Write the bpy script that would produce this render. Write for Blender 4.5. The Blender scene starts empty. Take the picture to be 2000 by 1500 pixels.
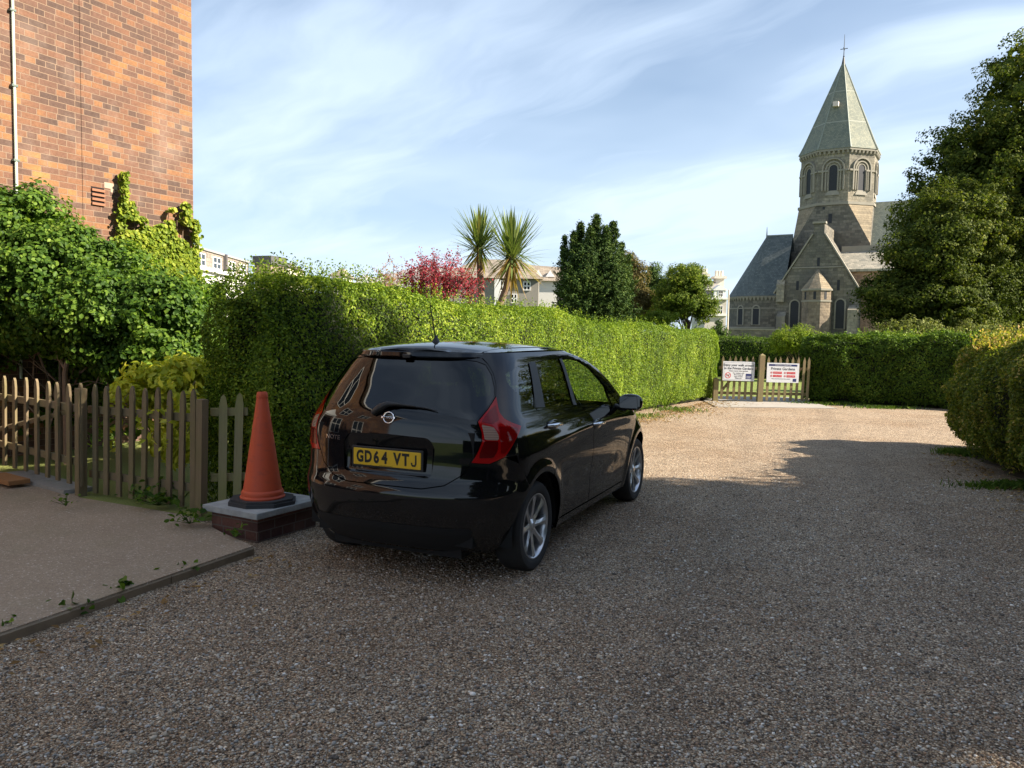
import bpy, bmesh, math, random
import numpy as np
from mathutils import Vector, Matrix, Euler
from mathutils.geometry import delaunay_2d_cdt

scene = bpy.context.scene
# ------------------------------------------------------------------ camera
FPX, CAMH, HORIZ, ROLL = 1540.0, 1.632, 652.0, math.radians(0.9)
PITCH = math.atan((750 - HORIZ) / FPX)
cam_data = bpy.data.cameras.new('camera')
cam_data.sensor_width = 36.0
cam_data.lens = FPX / 2000 * 36.0
cam_data.clip_start = 0.05
cam_data.clip_end = 3000
cam = bpy.data.objects.new('camera', cam_data)
scene.collection.objects.link(cam)
cam.matrix_world = (Matrix.Translation((0, 0, CAMH)) @ Matrix.Rotation(math.pi / 2 - PITCH, 4, 'X')
                    @ Matrix.Rotation(ROLL, 4, 'Z'))
scene.camera = cam
# ------------------------------------------------------------------ light
SUN_AZ, SUN_EL = math.radians(103), math.radians(32)      # azimuth clockwise from +Y
world = bpy.data.worlds.new('World')
scene.world = world
world.use_nodes = True
sun_data = bpy.data.lights.new('sun', 'SUN')
sun_data.energy = 5.0
sun_data.angle = math.radians(0.55)
sun_data.color = (1.0, 0.90, 0.75)
sun = bpy.data.objects.new('sun', sun_data)
scene.collection.objects.link(sun)
SDIR = Vector((math.sin(SUN_AZ) * math.cos(SUN_EL), math.cos(SUN_AZ) * math.cos(SUN_EL), math.sin(SUN_EL)))
sun.rotation_euler = SDIR.to_track_quat('Z', 'Y').to_euler()
sun.location = SDIR * 60
vs = scene.view_settings
vs.view_transform = 'Standard'
vs.look = 'None'
vs.gamma = 1.0
vs.use_curve_mapping = False
vs.exposure = 1.57
SKY_STRENGTH = 0.055
scene.cycles.max_bounces = 10
scene.cycles.transparent_max_bounces = 16
scene.cycles.use_denoising = True

class NT:
    """small helper round a node tree"""
    def __init__(s, tree):
        s.t = tree; s.n = tree.nodes; s.l = tree.links
    def new(s, kind, **kw):
        nd = s.n.new(kind)
        for k, v in kw.items():
            if k.startswith('i_'):
                key = k[2:]
                key = int(key) if key.isdigit() else key.replace('_', ' ')
                sock = nd.inputs[key]
                if isinstance(v, bpy.types.NodeSocket): s.l.new(v, sock)
                else: sock.default_value = v
            else: setattr(nd, k, v)
        return nd
    def link(s, a, b): s.l.new(a, b)
    def math(s, op, a, b=0.5, clamp=False):
        nd = s.n.new('ShaderNodeMath'); nd.operation = op; nd.use_clamp = clamp
        for i, v in enumerate((a, b)):
            if isinstance(v, bpy.types.NodeSocket): s.l.new(v, nd.inputs[i])
            else: nd.inputs[i].default_value = v
        return nd.outputs[0]
    def mix(s, fac, a, b, mode='MIX'):
        nd = s.n.new('ShaderNodeMix'); nd.data_type = 'RGBA'; nd.blend_type = mode
        for key, v in ((0, fac), (6, a), (7, b)):
            if isinstance(v, bpy.types.NodeSocket): s.l.new(v, nd.inputs[key])
            elif key == 0: nd.inputs[0].default_value = v
            else: nd.inputs[key].default_value = (*v, 1) if len(v) == 3 else v
        return nd.outputs[2]
    def ramp(s, fac, stops, interp='LINEAR'):
        nd = s.n.new('ShaderNodeValToRGB'); cr = nd.color_ramp; cr.interpolation = interp
        while len(cr.elements) < len(stops): cr.elements.new(0.5)
        for e, (p, c) in zip(cr.elements, stops):
            e.position = p; e.color = (*c, 1) if len(c) == 3 else c
        s.l.new(fac, nd.inputs[0])
        return nd.outputs[0]
    def noise(s, vec, scale, detail=3, rough=0.55, out=0):
        nd = s.n.new('ShaderNodeTexNoise'); nd.inputs['Scale'].default_value = scale
        nd.inputs['Detail'].default_value = detail; nd.inputs['Roughness'].default_value = rough
        if vec is not None: s.l.new(vec, nd.inputs['Vector'])
        return nd.outputs[out]
    def coord(s, which='Object'):
        return s.n.new('ShaderNodeTexCoord').outputs[which]
    def schlick(s, f0=0.04):
        lw = s.n.new('ShaderNodeLayerWeight'); lw.inputs[0].default_value = 0.5
        p5 = s.math('POWER', lw.outputs['Facing'], 5.0)
        return s.math('ADD', s.math('MULTIPLY', p5, 1 - f0), f0)
    def geo(s): return s.n.new('ShaderNodeNewGeometry').outputs['Position']
    def bump(s, h, strength=0.5, dist=0.01, normal=None):
        nd = s.n.new('ShaderNodeBump'); nd.inputs['Strength'].default_value = strength
        nd.inputs['Distance'].default_value = dist; s.l.new(h, nd.inputs['Height'])
        if normal is not None: s.l.new(normal, nd.inputs['Normal'])
        return nd.outputs[0]
    def mapping(s, vec, scale=(1, 1, 1), loc=(0, 0, 0), rot=(0, 0, 0)):
        nd = s.n.new('ShaderNodeMapping'); nd.inputs['Scale'].default_value = scale
        nd.inputs['Location'].default_value = loc; nd.inputs['Rotation'].default_value = rot
        s.l.new(vec, nd.inputs['Vector'])
        return nd.outputs[0]

# ------------------------------------------------------------------ sky: Nishita air with thin cirrus
w = NT(world.node_tree)
w.n.clear()
sky = w.new('ShaderNodeTexSky', sky_type='NISHITA', sun_disc=False, sun_elevation=SUN_EL, sun_rotation=SUN_AZ,
            air_density=1.0, dust_density=0.6, ozone_density=2.2, altitude=20)
tc = w.coord('Generated')
sep = w.new('ShaderNodeSeparateXYZ', i_0=tc)
up = w.math('MAXIMUM', sep.outputs[2], 0.02)
den = w.math('ADD', up, 0.12)
px = w.math('DIVIDE', sep.outputs[0], den)
py = w.math('DIVIDE', sep.outputs[1], den)
cv = w.new('ShaderNodeCombineXYZ', i_0=px, i_1=py).outputs[0]
rot = w.mapping(cv, (1, 1, 1), (0, 0, 0), (0, 0, math.radians(52)))
warp = w.noise(rot, 1.1, 3, 0.5, out=1)
wv = w.new('ShaderNodeVectorMath', operation='SCALE', i_0=warp); wv.inputs['Scale'].default_value = 0.55
wadd = w.new('ShaderNodeVectorMath', operation='ADD', i_0=rot, i_1=wv.outputs[0]).outputs[0]
streak = w.noise(w.mapping(wadd, (0.42, 1.7, 1)), 1.25, 7, 0.52)
veil = w.noise(w.mapping(wadd, (0.7, 0.8, 1), (3.1, 1.7, 0)), 0.75, 4, 0.5)
c1 = w.ramp(streak, [(0.46, (0, 0, 0)), (0.72, (1, 1, 1))])
c2 = w.ramp(veil, [(0.40, (0, 0, 0)), (0.70, (1, 1, 1))])
cl = w.math('ADD', w.math('MULTIPLY', c1, 0.52), w.math('MULTIPLY', c2, 0.45))
hz = w.ramp(sep.outputs[2], [(0.0, (0.66, 0.66, 0.66)), (0.08, (0.46, 0.46, 0.46)), (0.22, (0.20, 0.20, 0.20)), (0.5, (0.12, 0.12, 0.12))])
fac = w.math('ADD', cl, hz, clamp=True)
fac = w.math('MINIMUM', fac, 0.93)
skycol = w.mix(fac, sky.outputs[0], (5.5, 6.6, 8.0))
bg = w.new('ShaderNodeBackground', i_Color=skycol, i_Strength=SKY_STRENGTH)
w.new('ShaderNodeOutputWorld', i_Surface=bg.outputs[0])

# ------------------------------------------------------------------ pixel rays (photo 2000x1500) turned into real points
def ray(px, py):
    a, b = px - 1000, py - 750
    c, s = math.cos(ROLL), math.sin(ROLL)
    x, y = c * a + s * b, -s * a + c * b
    v = -y / FPX
    return Vector((x / FPX, math.cos(PITCH) + v * math.sin(PITCH), -math.sin(PITCH) + v * math.cos(PITCH)))
def at(px, py, Y):
    """the point that far ahead (Y metres)"""
    r = ray(px, py); return Vector((0, 0, CAMH)) + r * (Y / r.y)
def gp(px, py, z=0.0):
    """the point on the ground"""
    r = ray(px, py); return Vector((0, 0, CAMH)) + r * ((z - CAMH) / r.z)

# ------------------------------------------------------------------ materials
def material(name):
    m = bpy.data.materials.new(name); m.use_nodes = True
    t = NT(m.node_tree); t.n.clear()
    t.out = t.new('ShaderNodeOutputMaterial')
    t.b = t.new('ShaderNodeBsdfPrincipled')
    t.link(t.b.outputs[0], t.out.inputs[0])
    return m, t
def setb(t, **kw):
    names = dict(color='Base Color', rough='Roughness', metal='Metallic', normal='Normal', spec='Specular IOR Level',
                 coat='Coat Weight', coatr='Coat Roughness', trans='Transmission Weight', ior='IOR', alpha='Alpha')
    for k, v in kw.items():
        sock = t.b.inputs[names[k]]
        if isinstance(v, bpy.types.NodeSocket): t.link(v, sock)
        elif k == 'color': sock.default_value = (*v, 1)
        else: sock.default_value = v
def simple(name, color, rough=0.6, metal=0.0, var=0.15, nscale=8.0, bump=0.0, **kw):
    m, t = material(name)
    p = t.coord('Object')
    n = t.noise(p, nscale, 4)
    col = t.mix(n, tuple(c * (1 - var) for c in color), tuple(min(1, c * (1 + var)) for c in color))
    setb(t, color=col, rough=rough, metal=metal, **kw)
    if bump: setb(t, normal=t.bump(t.noise(p, nscale * 3, 5), bump, 0.01))
    return m
def leaf_material(name, stops, transl=0.35, gloss=0.35, rough=0.42, big=1.2):
    """leaves: colour by each leaf's own random number and slow drifts through the plant"""
    m, t = material(name)
    att = t.new('ShaderNodeAttribute', attribute_name='rnd', attribute_type='GEOMETRY').outputs['Fac']
    pos = t.coord('Object')
    drift = t.noise(pos, big, 3)
    f = t.math('ADD', t.math('MULTIPLY', att, 0.72), t.math('MULTIPLY', t.math('SUBTRACT', drift, 0.5), 0.95))
    f = t.math('ADD', f, 0.14, clamp=True)
    col = t.ramp(f, stops)
    t.n.remove(t.b)
    df = t.new('ShaderNodeBsdfDiffuse', i_Color=col)
    warm = t.mix(0.5, col, (0.55, 0.75, 0.08), 'MULTIPLY')
    trc = t.mix(1.0, col, (1.5, 1.6, 0.7), 'MULTIPLY')
    tr = t.new('ShaderNodeBsdfTranslucent', i_Color=trc)
    mx = t.new('ShaderNodeMixShader', i_0=transl)
    t.link(df.outputs[0], mx.inputs[1]); t.link(tr.outputs[0], mx.inputs[2])
    gl = t.new('ShaderNodeBsdfGlossy', i_Color=t.mix(0.55, (0.75, 0.8, 0.65), col), i_Roughness=rough + .08)
    m2 = t.new('ShaderNodeMixShader', i_0=t.math('MULTIPLY', t.schlick(.05), gloss * 1.3))
    t.link(mx.outputs[0], m2.inputs[1]); t.link(gl.outputs[0], m2.inputs[2])
    t.link(m2.outputs[0], t.out.inputs[0])
    return m

# ------------------------------------------------------------------ mesh helpers
COL = scene.collection
def link_mesh(name, me, mat, parent=None):
    o = bpy.data.objects.new(name, me)
    COL.objects.link(o)
    if mat is not None:
        for mm in (mat if isinstance(mat, (list, tuple)) else [mat]): me.materials.append(mm)
    if parent is not None: o.parent = parent
    return o
def mesh(name, V, F, mat, parent=None, smooth=False, rnd=None):
    """F: array (n,4) or (n,3), or a list of polygons"""
    me = bpy.data.meshes.new(name)
    V = np.asarray(V, dtype=np.float32)
    if isinstance(F, np.ndarray):
        k = F.shape[1]; n = len(F)
        me.vertices.add(len(V)); me.vertices.foreach_set('co', V.ravel())
        me.loops.add(n * k); me.loops.foreach_set('vertex_index', F.astype(np.int32).ravel())
        me.polygons.add(n)
        me.polygons.foreach_set('loop_start', np.arange(n, dtype=np.int32) * k)
        me.polygons.foreach_set('loop_total', np.full(n, k, dtype=np.int32))
        me.update(calc_edges=True)
    else:
        me.from_pydata([tuple(map(float, v)) for v in V], [], [tuple(map(int, f)) for f in F]); me.update()
    if smooth: me.polygons.foreach_set('use_smooth', np.ones(len(me.polygons), dtype=bool))
    if rnd is not None:
        a = me.attributes.new('rnd', 'FLOAT', 'FACE'); a.data.foreach_set('value', np.asarray(rnd, dtype=np.float32))
    return link_mesh(name, me, mat, parent)
def empty(name, loc=(0, 0, 0), rz=0.0):
    o = bpy.data.objects.new(name, None); COL.objects.link(o)
    o.location = loc; o.rotation_euler = (0, 0, rz); o.empty_display_size = 0.2
    return o
def tag(o, label=None, cat=None, group=None, kind=None):
    if label: o['label'] = label
    if cat: o['category'] = cat
    if group: o['group'] = group
    if kind: o['kind'] = kind
    return o
def copy_tree(o, parent=None):
    c = o.copy(); COL.objects.link(c)
    if parent is not None: c.parent = parent
    for ch in [x for x in KIDS(o)]: copy_tree(ch, c)
    return c
def KIDS(o): return [x for x in COL.objects if x.parent == o]

class MB:
    """mesh builder: several shapes collected into ONE mesh object (one part)"""
    def __init__(s): s.v = []; s.f = []
    def add(s, V, F):
        b = len(s.v); s.v += [tuple(map(float, v)) for v in V]; s.f += [tuple(i + b for i in f) for f in F]; return s
    def box(s, lo, hi, rot=None, bev=0.0):
        x0, y0, z0 = lo; x1, y1, z1 = hi
        if bev > 0:
            bm = bmesh.new()
            bmesh.ops.create_cube(bm, size=1)
            for v in bm.verts:
                v.co = Vector(((x0 + x1) / 2 + v.co.x * (x1 - x0), (y0 + y1) / 2 + v.co.y * (y1 - y0), (z0 + z1) / 2 + v.co.z * (z1 - z0)))
            bmesh.ops.bevel(bm, geom=list(bm.edges), offset=bev, segments=2, affect='EDGES', profile=0.6)
            bm.verts.ensure_lookup_table()
            V = [v.co.copy() for v in bm.verts]; F = [[v.index for v in f.verts] for f in bm.faces]; bm.free()
        else:
            V = [Vector(c) for c in [(x0, y0, z0), (x1, y0, z0), (x1, y1, z0), (x0, y1, z0), (x0, y0, z1), (x1, y0, z1), (x1, y1, z1), (x0, y1, z1)]]
            F = [(0, 3, 2, 1), (4, 5, 6, 7), (0, 1, 5, 4), (1, 2, 6, 5), (2, 3, 7, 6), (3, 0, 4, 7)]
        if rot is not None: V = [rot @ v for v in V]
        return s.add(V, F)
    def prism(s, poly, z0, z1, M=None):
        """polygon (x,y) counter-clockwise extruded from z0 to z1; M maps to the wanted frame"""
        n = len(poly)
        V = [Vector((p[0], p[1], z0)) for p in poly] + [Vector((p[0], p[1], z1)) for p in poly]
        F = [tuple(range(n - 1, -1, -1)), tuple(range(n, 2 * n))] + [(i, (i + 1) % n, n + (i + 1) % n, n + i) for i in range(n)]
        if M is not None: V = [M @ v for v in V]
        return s.add(V, F)
    def tube(s, pts, radii, n=8, cap=True):
        pts = [Vector(p) for p in pts]; V = []; F = []
        if not hasattr(radii, '__len__'): radii = [radii] * len(pts)
        ref = Vector((0.13, 0.31, 0.94))
        for i, p in enumerate(pts):
            t = (pts[min(i + 1, len(pts) - 1)] - pts[max(i - 1, 0)]).normalized()
            if abs(t.dot(ref)) > 0.98: ref = Vector((1, 0.1, 0))
            a = t.cross(ref).normalized(); b = t.cross(a)
            for k in range(n):
                an = 2 * math.pi * k / n
                V.append(p + (a * math.cos(an) + b * math.sin(an)) * radii[i])
        for i in range(len(pts) - 1):
            for k in range(n):
                F.append((i * n + k, (i + 1) * n + k, (i + 1) * n + (k + 1) % n, i * n + (k + 1) % n))
        if cap: F.append(tuple(range(n))); F.append(tuple(reversed(range((len(pts) - 1) * n, len(pts) * n))))
        return s.add(V, F)
    def lathe(s, prof, n=32, M=None):
        """profile [(r,z)...] turned round z"""
        V = []; F = []
        for r, z in prof:
            for k in range(n):
                an = 2 * math.pi * k / n; V.append(Vector((r * math.cos(an), r * math.sin(an), z)))
        for i in range(len(prof) - 1):
            for k in range(n):
                F.append((i * n + k, i * n + (k + 1) % n, (i + 1) * n + (k + 1) % n, (i + 1) * n + k))
        if M is not None: V = [M @ v for v in V]
        return s.add(V, F)
    def build(s, name, mat, parent=None, smooth=False, M=None):
        V = s.v if M is None else [tuple(M @ Vector(v)) for v in s.v]
        o = mesh(name, V, s.f, mat, parent, smooth)
        bm = bmesh.new(); bm.from_mesh(o.data)
        bmesh.ops.recalc_face_normals(bm, faces=bm.faces); bm.to_mesh(o.data); bm.free()
        if smooth:
            try: o.data.set_sharp_from_angle(angle=math.radians(40))
            except Exception: pass
        return o

# value noise for shaping plants
def vnoise(P, scale, seed=0):
    P = np.asarray(P) * scale + seed * 17.13
    i = np.floor(P).astype(np.int64); f = P - i; f = f * f * (3 - 2 * f)
    def h(a, b, c):
        n = (a * 73856093) ^ (b * 19349663) ^ (c * 83492791) ^ (seed * 2654435)
        n = (n ^ (n >> 13)) * 1274126177; n = n ^ (n >> 16)
        return (n & 0xffff) / 65535.0
    r = 0
    for dx in (0, 1):
        for dy in (0, 1):
            for dz in (0, 1):
                wgt = (f[:, 0] if dx else 1 - f[:, 0]) * (f[:, 1] if dy else 1 - f[:, 1]) * (f[:, 2] if dz else 1 - f[:, 2])
                r = r + wgt * h(i[:, 0] + dx, i[:, 1] + dy, i[:, 2] + dz)
    return r
def unit(a): return a / np.maximum(np.linalg.norm(a, axis=-1, keepdims=True), 1e-9)
def leaves(name, C, N, size, mat, parent=None, aspect=0.5, spread=0.8, droop=0.0, cup=0.12, seed=1, axis=None, axis_w=0.0, hexa=False):
    """N leaves: each a small pointed blade of its own"""
    g = np.random.default_rng(seed); n = len(C)
    nn = unit(np.asarray(N) + g.normal(0, spread, (n, 3)))
    t = g.normal(0, 1, (n, 3)); t[:, 2] -= droop
    if axis is not None: t = t * (1 - axis_w) + axis * axis_w * 2
    a = unit(t - (t * nn).sum(1, keepdims=True) * nn)
    b = np.cross(nn, a)
    L = (np.asarray(size) * np.ones(n) * g.uniform(0.65, 1.25, n))[:, None]; Wd = L * aspect
    C = np.asarray(C)
    if not hexa:
        V = np.stack([C - a * L * .5, C + b * Wd * .5 + nn * L * cup - a * L * .08, C + a * L * .5, C - b * Wd * .5 + nn * L * cup - a * L * .08], 1).reshape(-1, 3)
        Fc = np.arange(4 * n).reshape(n, 4); r = g.uniform(0, 1, n)
    else:
        V = np.stack([C - a * L * .5, C - a * L * .22 + b * Wd * .42 + nn * L * cup, C + a * L * .15 + b * Wd * .46 + nn * L * cup, C + a * L * .5 - nn * L * .05,
                      C + a * L * .15 - b * Wd * .46 + nn * L * cup, C - a * L * .22 - b * Wd * .42 + nn * L * cup], 1).reshape(-1, 3)
        base = np.arange(n)[:, None] * 6
        Fc = np.concatenate([base + np.array([[0, 1, 2, 3]]), base + np.array([[0, 3, 4, 5]])], 1).reshape(-1, 4)
        r = np.repeat(g.uniform(0, 1, n), 2)
    return mesh(name, V, Fc, mat, parent, rnd=r)
# ================================================================== THE SETTING
def gravel_material():
    m, t = material('gravel')
    p = t.geo()
    wob = t.noise(p, 9.0, 2, 0.5, out=1)
    wv = t.new('ShaderNodeVectorMath', operation='SCALE', i_0=wob); wv.inputs['Scale'].default_value = 0.02
    pp = t.new('ShaderNodeVectorMath', operation='ADD', i_0=p, i_1=wv.outputs[0]).outputs[0]
    v1 = t.new('ShaderNodeTexVoronoi', i_Vector=pp, i_Scale=78.0, i_Randomness=1.0)
    v2 = t.new('ShaderNodeTexVoronoi', i_Vector=pp, i_Scale=128.0, i_Randomness=1.0)
    pick = t.noise(p, 23.0, 3)
    sel = t.ramp(pick, [(0.46, (0, 0, 0)), (0.54, (1, 1, 1))])
    s1 = t.new('ShaderNodeSeparateColor', i_0=v1.outputs['Color']).outputs[0]
    s2 = t.new('ShaderNodeSeparateColor', i_0=v2.outputs['Color']).outputs[1]
    r = t.new('ShaderNodeMix', data_type='FLOAT'); t.link(sel, r.inputs[0]); t.link(s1, r.inputs[2]); t.link(s2, r.inputs[3])
    d = t.new('ShaderNodeMix', data_type='FLOAT'); t.link(sel, d.inputs[0]); t.link(v1.outputs['Distance'], d.inputs[2]); t.link(v2.outputs['Distance'], d.inputs[3])
    stones = t.ramp(r.outputs[0], [(0.0, (0.09, 0.07, 0.055)), (0.12, (0.24, 0.185, 0.14)), (0.26, (0.48, 0.385, 0.285)), (0.40, (0.36, 0.33, 0.295)), (0.50, (0.60, 0.49, 0.37)),
                                    (0.63, (0.44, 0.32, 0.225)), (0.74, (0.53, 0.50, 0.45)), (0.84, (0.76, 0.67, 0.55)), (0.94, (0.94, 0.89, 0.80))], 'CONSTANT')
    big = t.noise(p, 0.55, 4, 0.6)
    mid = t.noise(p, 3.5, 4, 0.6)
    tint = t.ramp(big, [(0.34, (0.86, 0.79, 0.72)), (0.55, (1.0, 0.98, 0.96)), (0.7, (1.04, 1.03, 1.02))])
    c = t.mix(1.0, stones, tint, 'MULTIPLY')
    c = t.mix(1.0, c, (1.10, 1.055, 0.985), 'MULTIPLY')
    c = t.mix(1.0, c, t.ramp(mid, [(0.3, (0.84, 0.82, 0.80)), (0.65, (1.07, 1.06, 1.05))]), 'MULTIPLY')
    sp = t.new('ShaderNodeSeparateXYZ', i_0=p); wv2 = t.noise(p, 0.25, 2)
    lat = t.math('SUBTRACT', t.math('MULTIPLY', sp.outputs[0], 0.92), t.math('MULTIPLY', sp.outputs[1], 0.30)); lat = t.math('ADD', lat, t.math('MULTIPLY', wv2, 1.4))
    trk = None
    for off_ in (0.35, 1.95):
        dd = t.math('ABSOLUTE', t.math('SUBTRACT', lat, off_)); q = t.ramp(dd, [(0.0, (1, 1, 1)), (0.26, (0, 0, 0))]); trk = q if trk is None else t.math('ADD', trk, q)
    c = t.mix(t.math('MULTIPLY', trk, t.math('MULTIPLY', mid, 0.42)), c, (0.20, 0.165, 0.13))
    leafm = t.ramp(t.noise(p, 0.8, 5, .7), [(0.55, (0, 0, 0)), (0.78, (0.42, 0.42, 0.42))])
    c = t.mix(leafm, c, t.mix(t.noise(p, 40, 2), (0.13, 0.09, 0.055), (0.33, 0.23, 0.14)))
    gap = t.ramp(d.outputs[0], [(0.34, (1.06, 1.05, 1.03)), (0.62, (0.36, 0.32, 0.28))])
    c = t.mix(1.0, c, gap, 'MULTIPLY')
    hgt = t.math('SUBTRACT', 0.8, d.outputs[0])
    hgt = t.math('ADD', hgt, t.math('MULTIPLY', r.outputs[0], 0.35))
    b1 = t.bump(hgt, 0.95, 0.014)
    b2 = t.bump(t.noise(p, 6.0, 3), 0.4, 0.05, b1)
    setb(t, color=c, rough=0.8, normal=b2, spec=0.3)
    return m
def lawn_material(name, a, b):
    m, t = material(name)
    p = t.geo()
    n1 = t.noise(p, 1.1, 4); n2 = t.noise(t.mapping(p, (1, 1, 1)), 55, 3)
    c = t.mix(n2, a, b)
    c = t.mix(t.ramp(n1, [(0.35, (0, 0, 0)), (0.75, (1, 1, 1))]), c, t.mix(n2, b, (0.20, 0.19, 0.05)))
    setb(t, color=c, rough=0.9, normal=t.bump(n2, 0.9, 0.03))
    return m
M_GRAVEL = gravel_material()
M_LAWN = lawn_material('lawn', (0.045, 0.085, 0.014), (0.11, 0.17, 0.03))
M_EARTH = simple('earth', (0.10, 0.07, 0.045), 0.95, var=0.4, nscale=14, bump=0.8)

def sheet(name, x0, x1, y0, y1, z, mat, nx=1, ny=1, amp=0.0, kind='structure', seed=3):
    xs = np.linspace(x0, x1, nx + 1); ys = np.linspace(y0, y1, ny + 1)
    X, Y = np.meshgrid(xs, ys)
    P = np.stack([X.ravel(), Y.ravel(), np.full(X.size, z)], 1)
    if amp:
        Q = P.copy(); Q[:, 2] = 0
        P[:, 2] += (vnoise(Q, 0.7, seed) - .5) * amp + (vnoise(Q, 2.6, seed + 1) - .5) * amp * .4
    i = np.arange(ny)[:, None] * (nx + 1) + np.arange(nx)[None, :]
    F = np.stack([i, i + 1, i + nx + 2, i + nx + 1], -1).reshape(-1, 4)
    o = mesh(name, P, F, mat, smooth=True)
    return tag(o, kind=kind)
sheet('ground', -700, 700, -300, 1400, -0.06, M_LAWN)
tag(COL.objects['ground'], 'green ground reaching beyond the hedges to the horizon')
sheet('gravel_drive', -4.2, 12.5, -6.0, 21.4, 0.0, M_GRAVEL, 170, 270, 0.022)
tag(COL.objects['gravel_drive'], 'pale brown gravel drive filling the foreground')
# lawn behind the gate
sheet('back_lawn', -2, 30, 21.4, 33, -0.03, lawn_material('lawn_sunny', (0.10, 0.15, 0.02), (0.22, 0.28, 0.05)), 20, 20, 0.02)
tag(COL.objects['back_lawn'], 'sunny mown lawn seen through the pickets of the gate')

# forecourt: exposed-aggregate slab with its kerb edge
def slab_material():
    m, t = material('exposed_aggregate')
    p = t.geo()
    v = t.new('ShaderNodeTexVoronoi', i_Vector=p, i_Scale=95.0)
    r = t.new('ShaderNodeSeparateColor', i_0=v.outputs['Color']).outputs[0]
    chips = t.ramp(r, [(0, (0.18, 0.13, 0.09)), (0.45, (0.28, 0.21, 0.15)), (0.72, (0.38, 0.30, 0.22)), (0.88, (0.50, 0.44, 0.37)), (0.965, (0.72, 0.66, 0.6))], 'CONSTANT')
    base = t.mix(t.noise(p, 2.2, 5), (0.235, 0.175, 0.12), (0.34, 0.265, 0.19))
    c = t.mix(t.ramp(v.outputs['Distance'], [(0.25, (0.75, 0.75, 0.75)), (0.55, (0.1, 0.1, 0.1))]), base, chips)
    moss = t.ramp(t.noise(p, 0.9, 5, 0.65), [(0.5, (0, 0, 0)), (0.72, (0.5, 0.5, 0.5))])
    c = t.mix(moss, c, (0.17, 0.15, 0.08))
    cr = t.new('ShaderNodeTexVoronoi', feature='DISTANCE_TO_EDGE', i_Vector=t.mapping(p, (0.35, 0.9, 1)), i_Scale=0.6)
    setb(t, color=c, rough=0.75, normal=t.bump(v.outputs['Distance'], 0.5, 0.006))
    return m
SL = [(-1.87, 5.66), (-2.25, 6.05), (-2.68, 6.55), (-3.25, 6.84), (-3.98, 7.20), (-4.30, 7.60), (-5.6, 8.50), (-9.0, 6.0), (-9.0, -3.0), (-5.70, -3.0), (-2.60, 3.98)]
mb = MB(); mb.prism(SL, -0.05, 0.06)
fc = mb.build('forecourt', slab_material())
tag(fc, 'brown exposed aggregate paving slab with a raised edge', kind='structure')
mb = MB()
e0, e1 = Vector((-1.87, 5.66, 0)), Vector((-5.70, -3.0, 0))
d = (e1 - e0); ln = d.length; d.normalize(); nrm = Vector((d.y, -d.x, 0))
if nrm.x < 0: nrm = -nrm
k = 0.0; rr = random.Random(4)
while k < ln:
    seg = min(0.915 + rr.uniform(-.3, .3), ln - k)
    a = e0 + d * (k + .004); b = e0 + d * (k + seg - .004); off = nrm * (0.016 + rr.uniform(-.003, .012))
    hh = 0.057 + rr.uniform(-.006, .002)
    V = [a, b, b + off, a + off]
    mb.add([(v.x, v.y, -0.05) for v in V] + [(v.x, v.y, hh if i < 2 else hh - .012) for i, v in enumerate(V)],
           [(0, 3, 2, 1), (4, 5, 6, 7), (0, 1, 5, 4), (1, 2, 6, 5), (2, 3, 7, 6), (3, 0, 4, 7)])
    k += seg
kb = mb.build('kerb', simple('kerb_concrete', (0.21, 0.155, 0.10), 0.9, var=0.45, nscale=9, bump=0.5))
tag(kb, 'worn dark concrete kerb between paving and gravel', kind='structure')
# garden ground behind the fence
GP = [(-5.6, 8.5), (-4.30, 7.60), (-3.98, 7.20), (-3.25, 6.84), (-2.68, 6.6), (-2.1, 6.9), (-2.0, 9.5), (-4.3, 13.0), (-9.5, 7.5)]
mb = MB(); mb.prism(GP[::-1], -0.04, 0.055)
tag(mb.build('garden_lawn', lawn_material('lawn_garden', (0.07, 0.12, 0.02), (0.24, 0.27, 0.06))), 'bright patch of lawn between the pickets', kind='structure')
# concrete threshold by the wooden gate on the left
mb = MB(); mb.prism([(-5.35, 8.18), (-4.20, 7.33), (-4.02, 7.52), (-5.15, 8.38)], 0.02, 0.096)
tag(mb.build('gate_threshold', simple('grey_concrete', (0.25, 0.24, 0.22), 0.85, var=0.3, nscale=12, bump=0.3)), 'grey concrete threshold strip under the left gate', kind='structure')
# pale concrete pad before the far gate
mb = MB(); mb.prism([(4.75, 18.3), (7.6, 18.35), (7.6, 21.6), (5.0, 21.6)], -0.03, 0.018)
tag(mb.build('gate_path', simple('pale_concrete', (0.30, 0.27, 0.235), 0.9, var=0.25, nscale=3, bump=0.3)), 'pale worn concrete pad in front of the far gate', kind='structure')
# bare soil strip under the right-hand hedge
mb = MB(); mb.prism([(6.75, 11.75), (6.5, 11.3), (6.52, 10.9), (6.3, 10.4), (6.33, 10.0), (6.05, 9.6), (6.08, 9.2), (5.8, 8.8), (5.78, 8.3), (5.6, 7.9), (5.62, 7.2), (5.45, 6.4), (6.4, 5.6), (12.4, 5.6), (12.4, 12.2), (9, 12.6)][::-1], -0.04, 0.014)
tag(mb.build('soil_bed', M_EARTH), 'dark bare soil under the hedge on the right', kind='structure')

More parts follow.
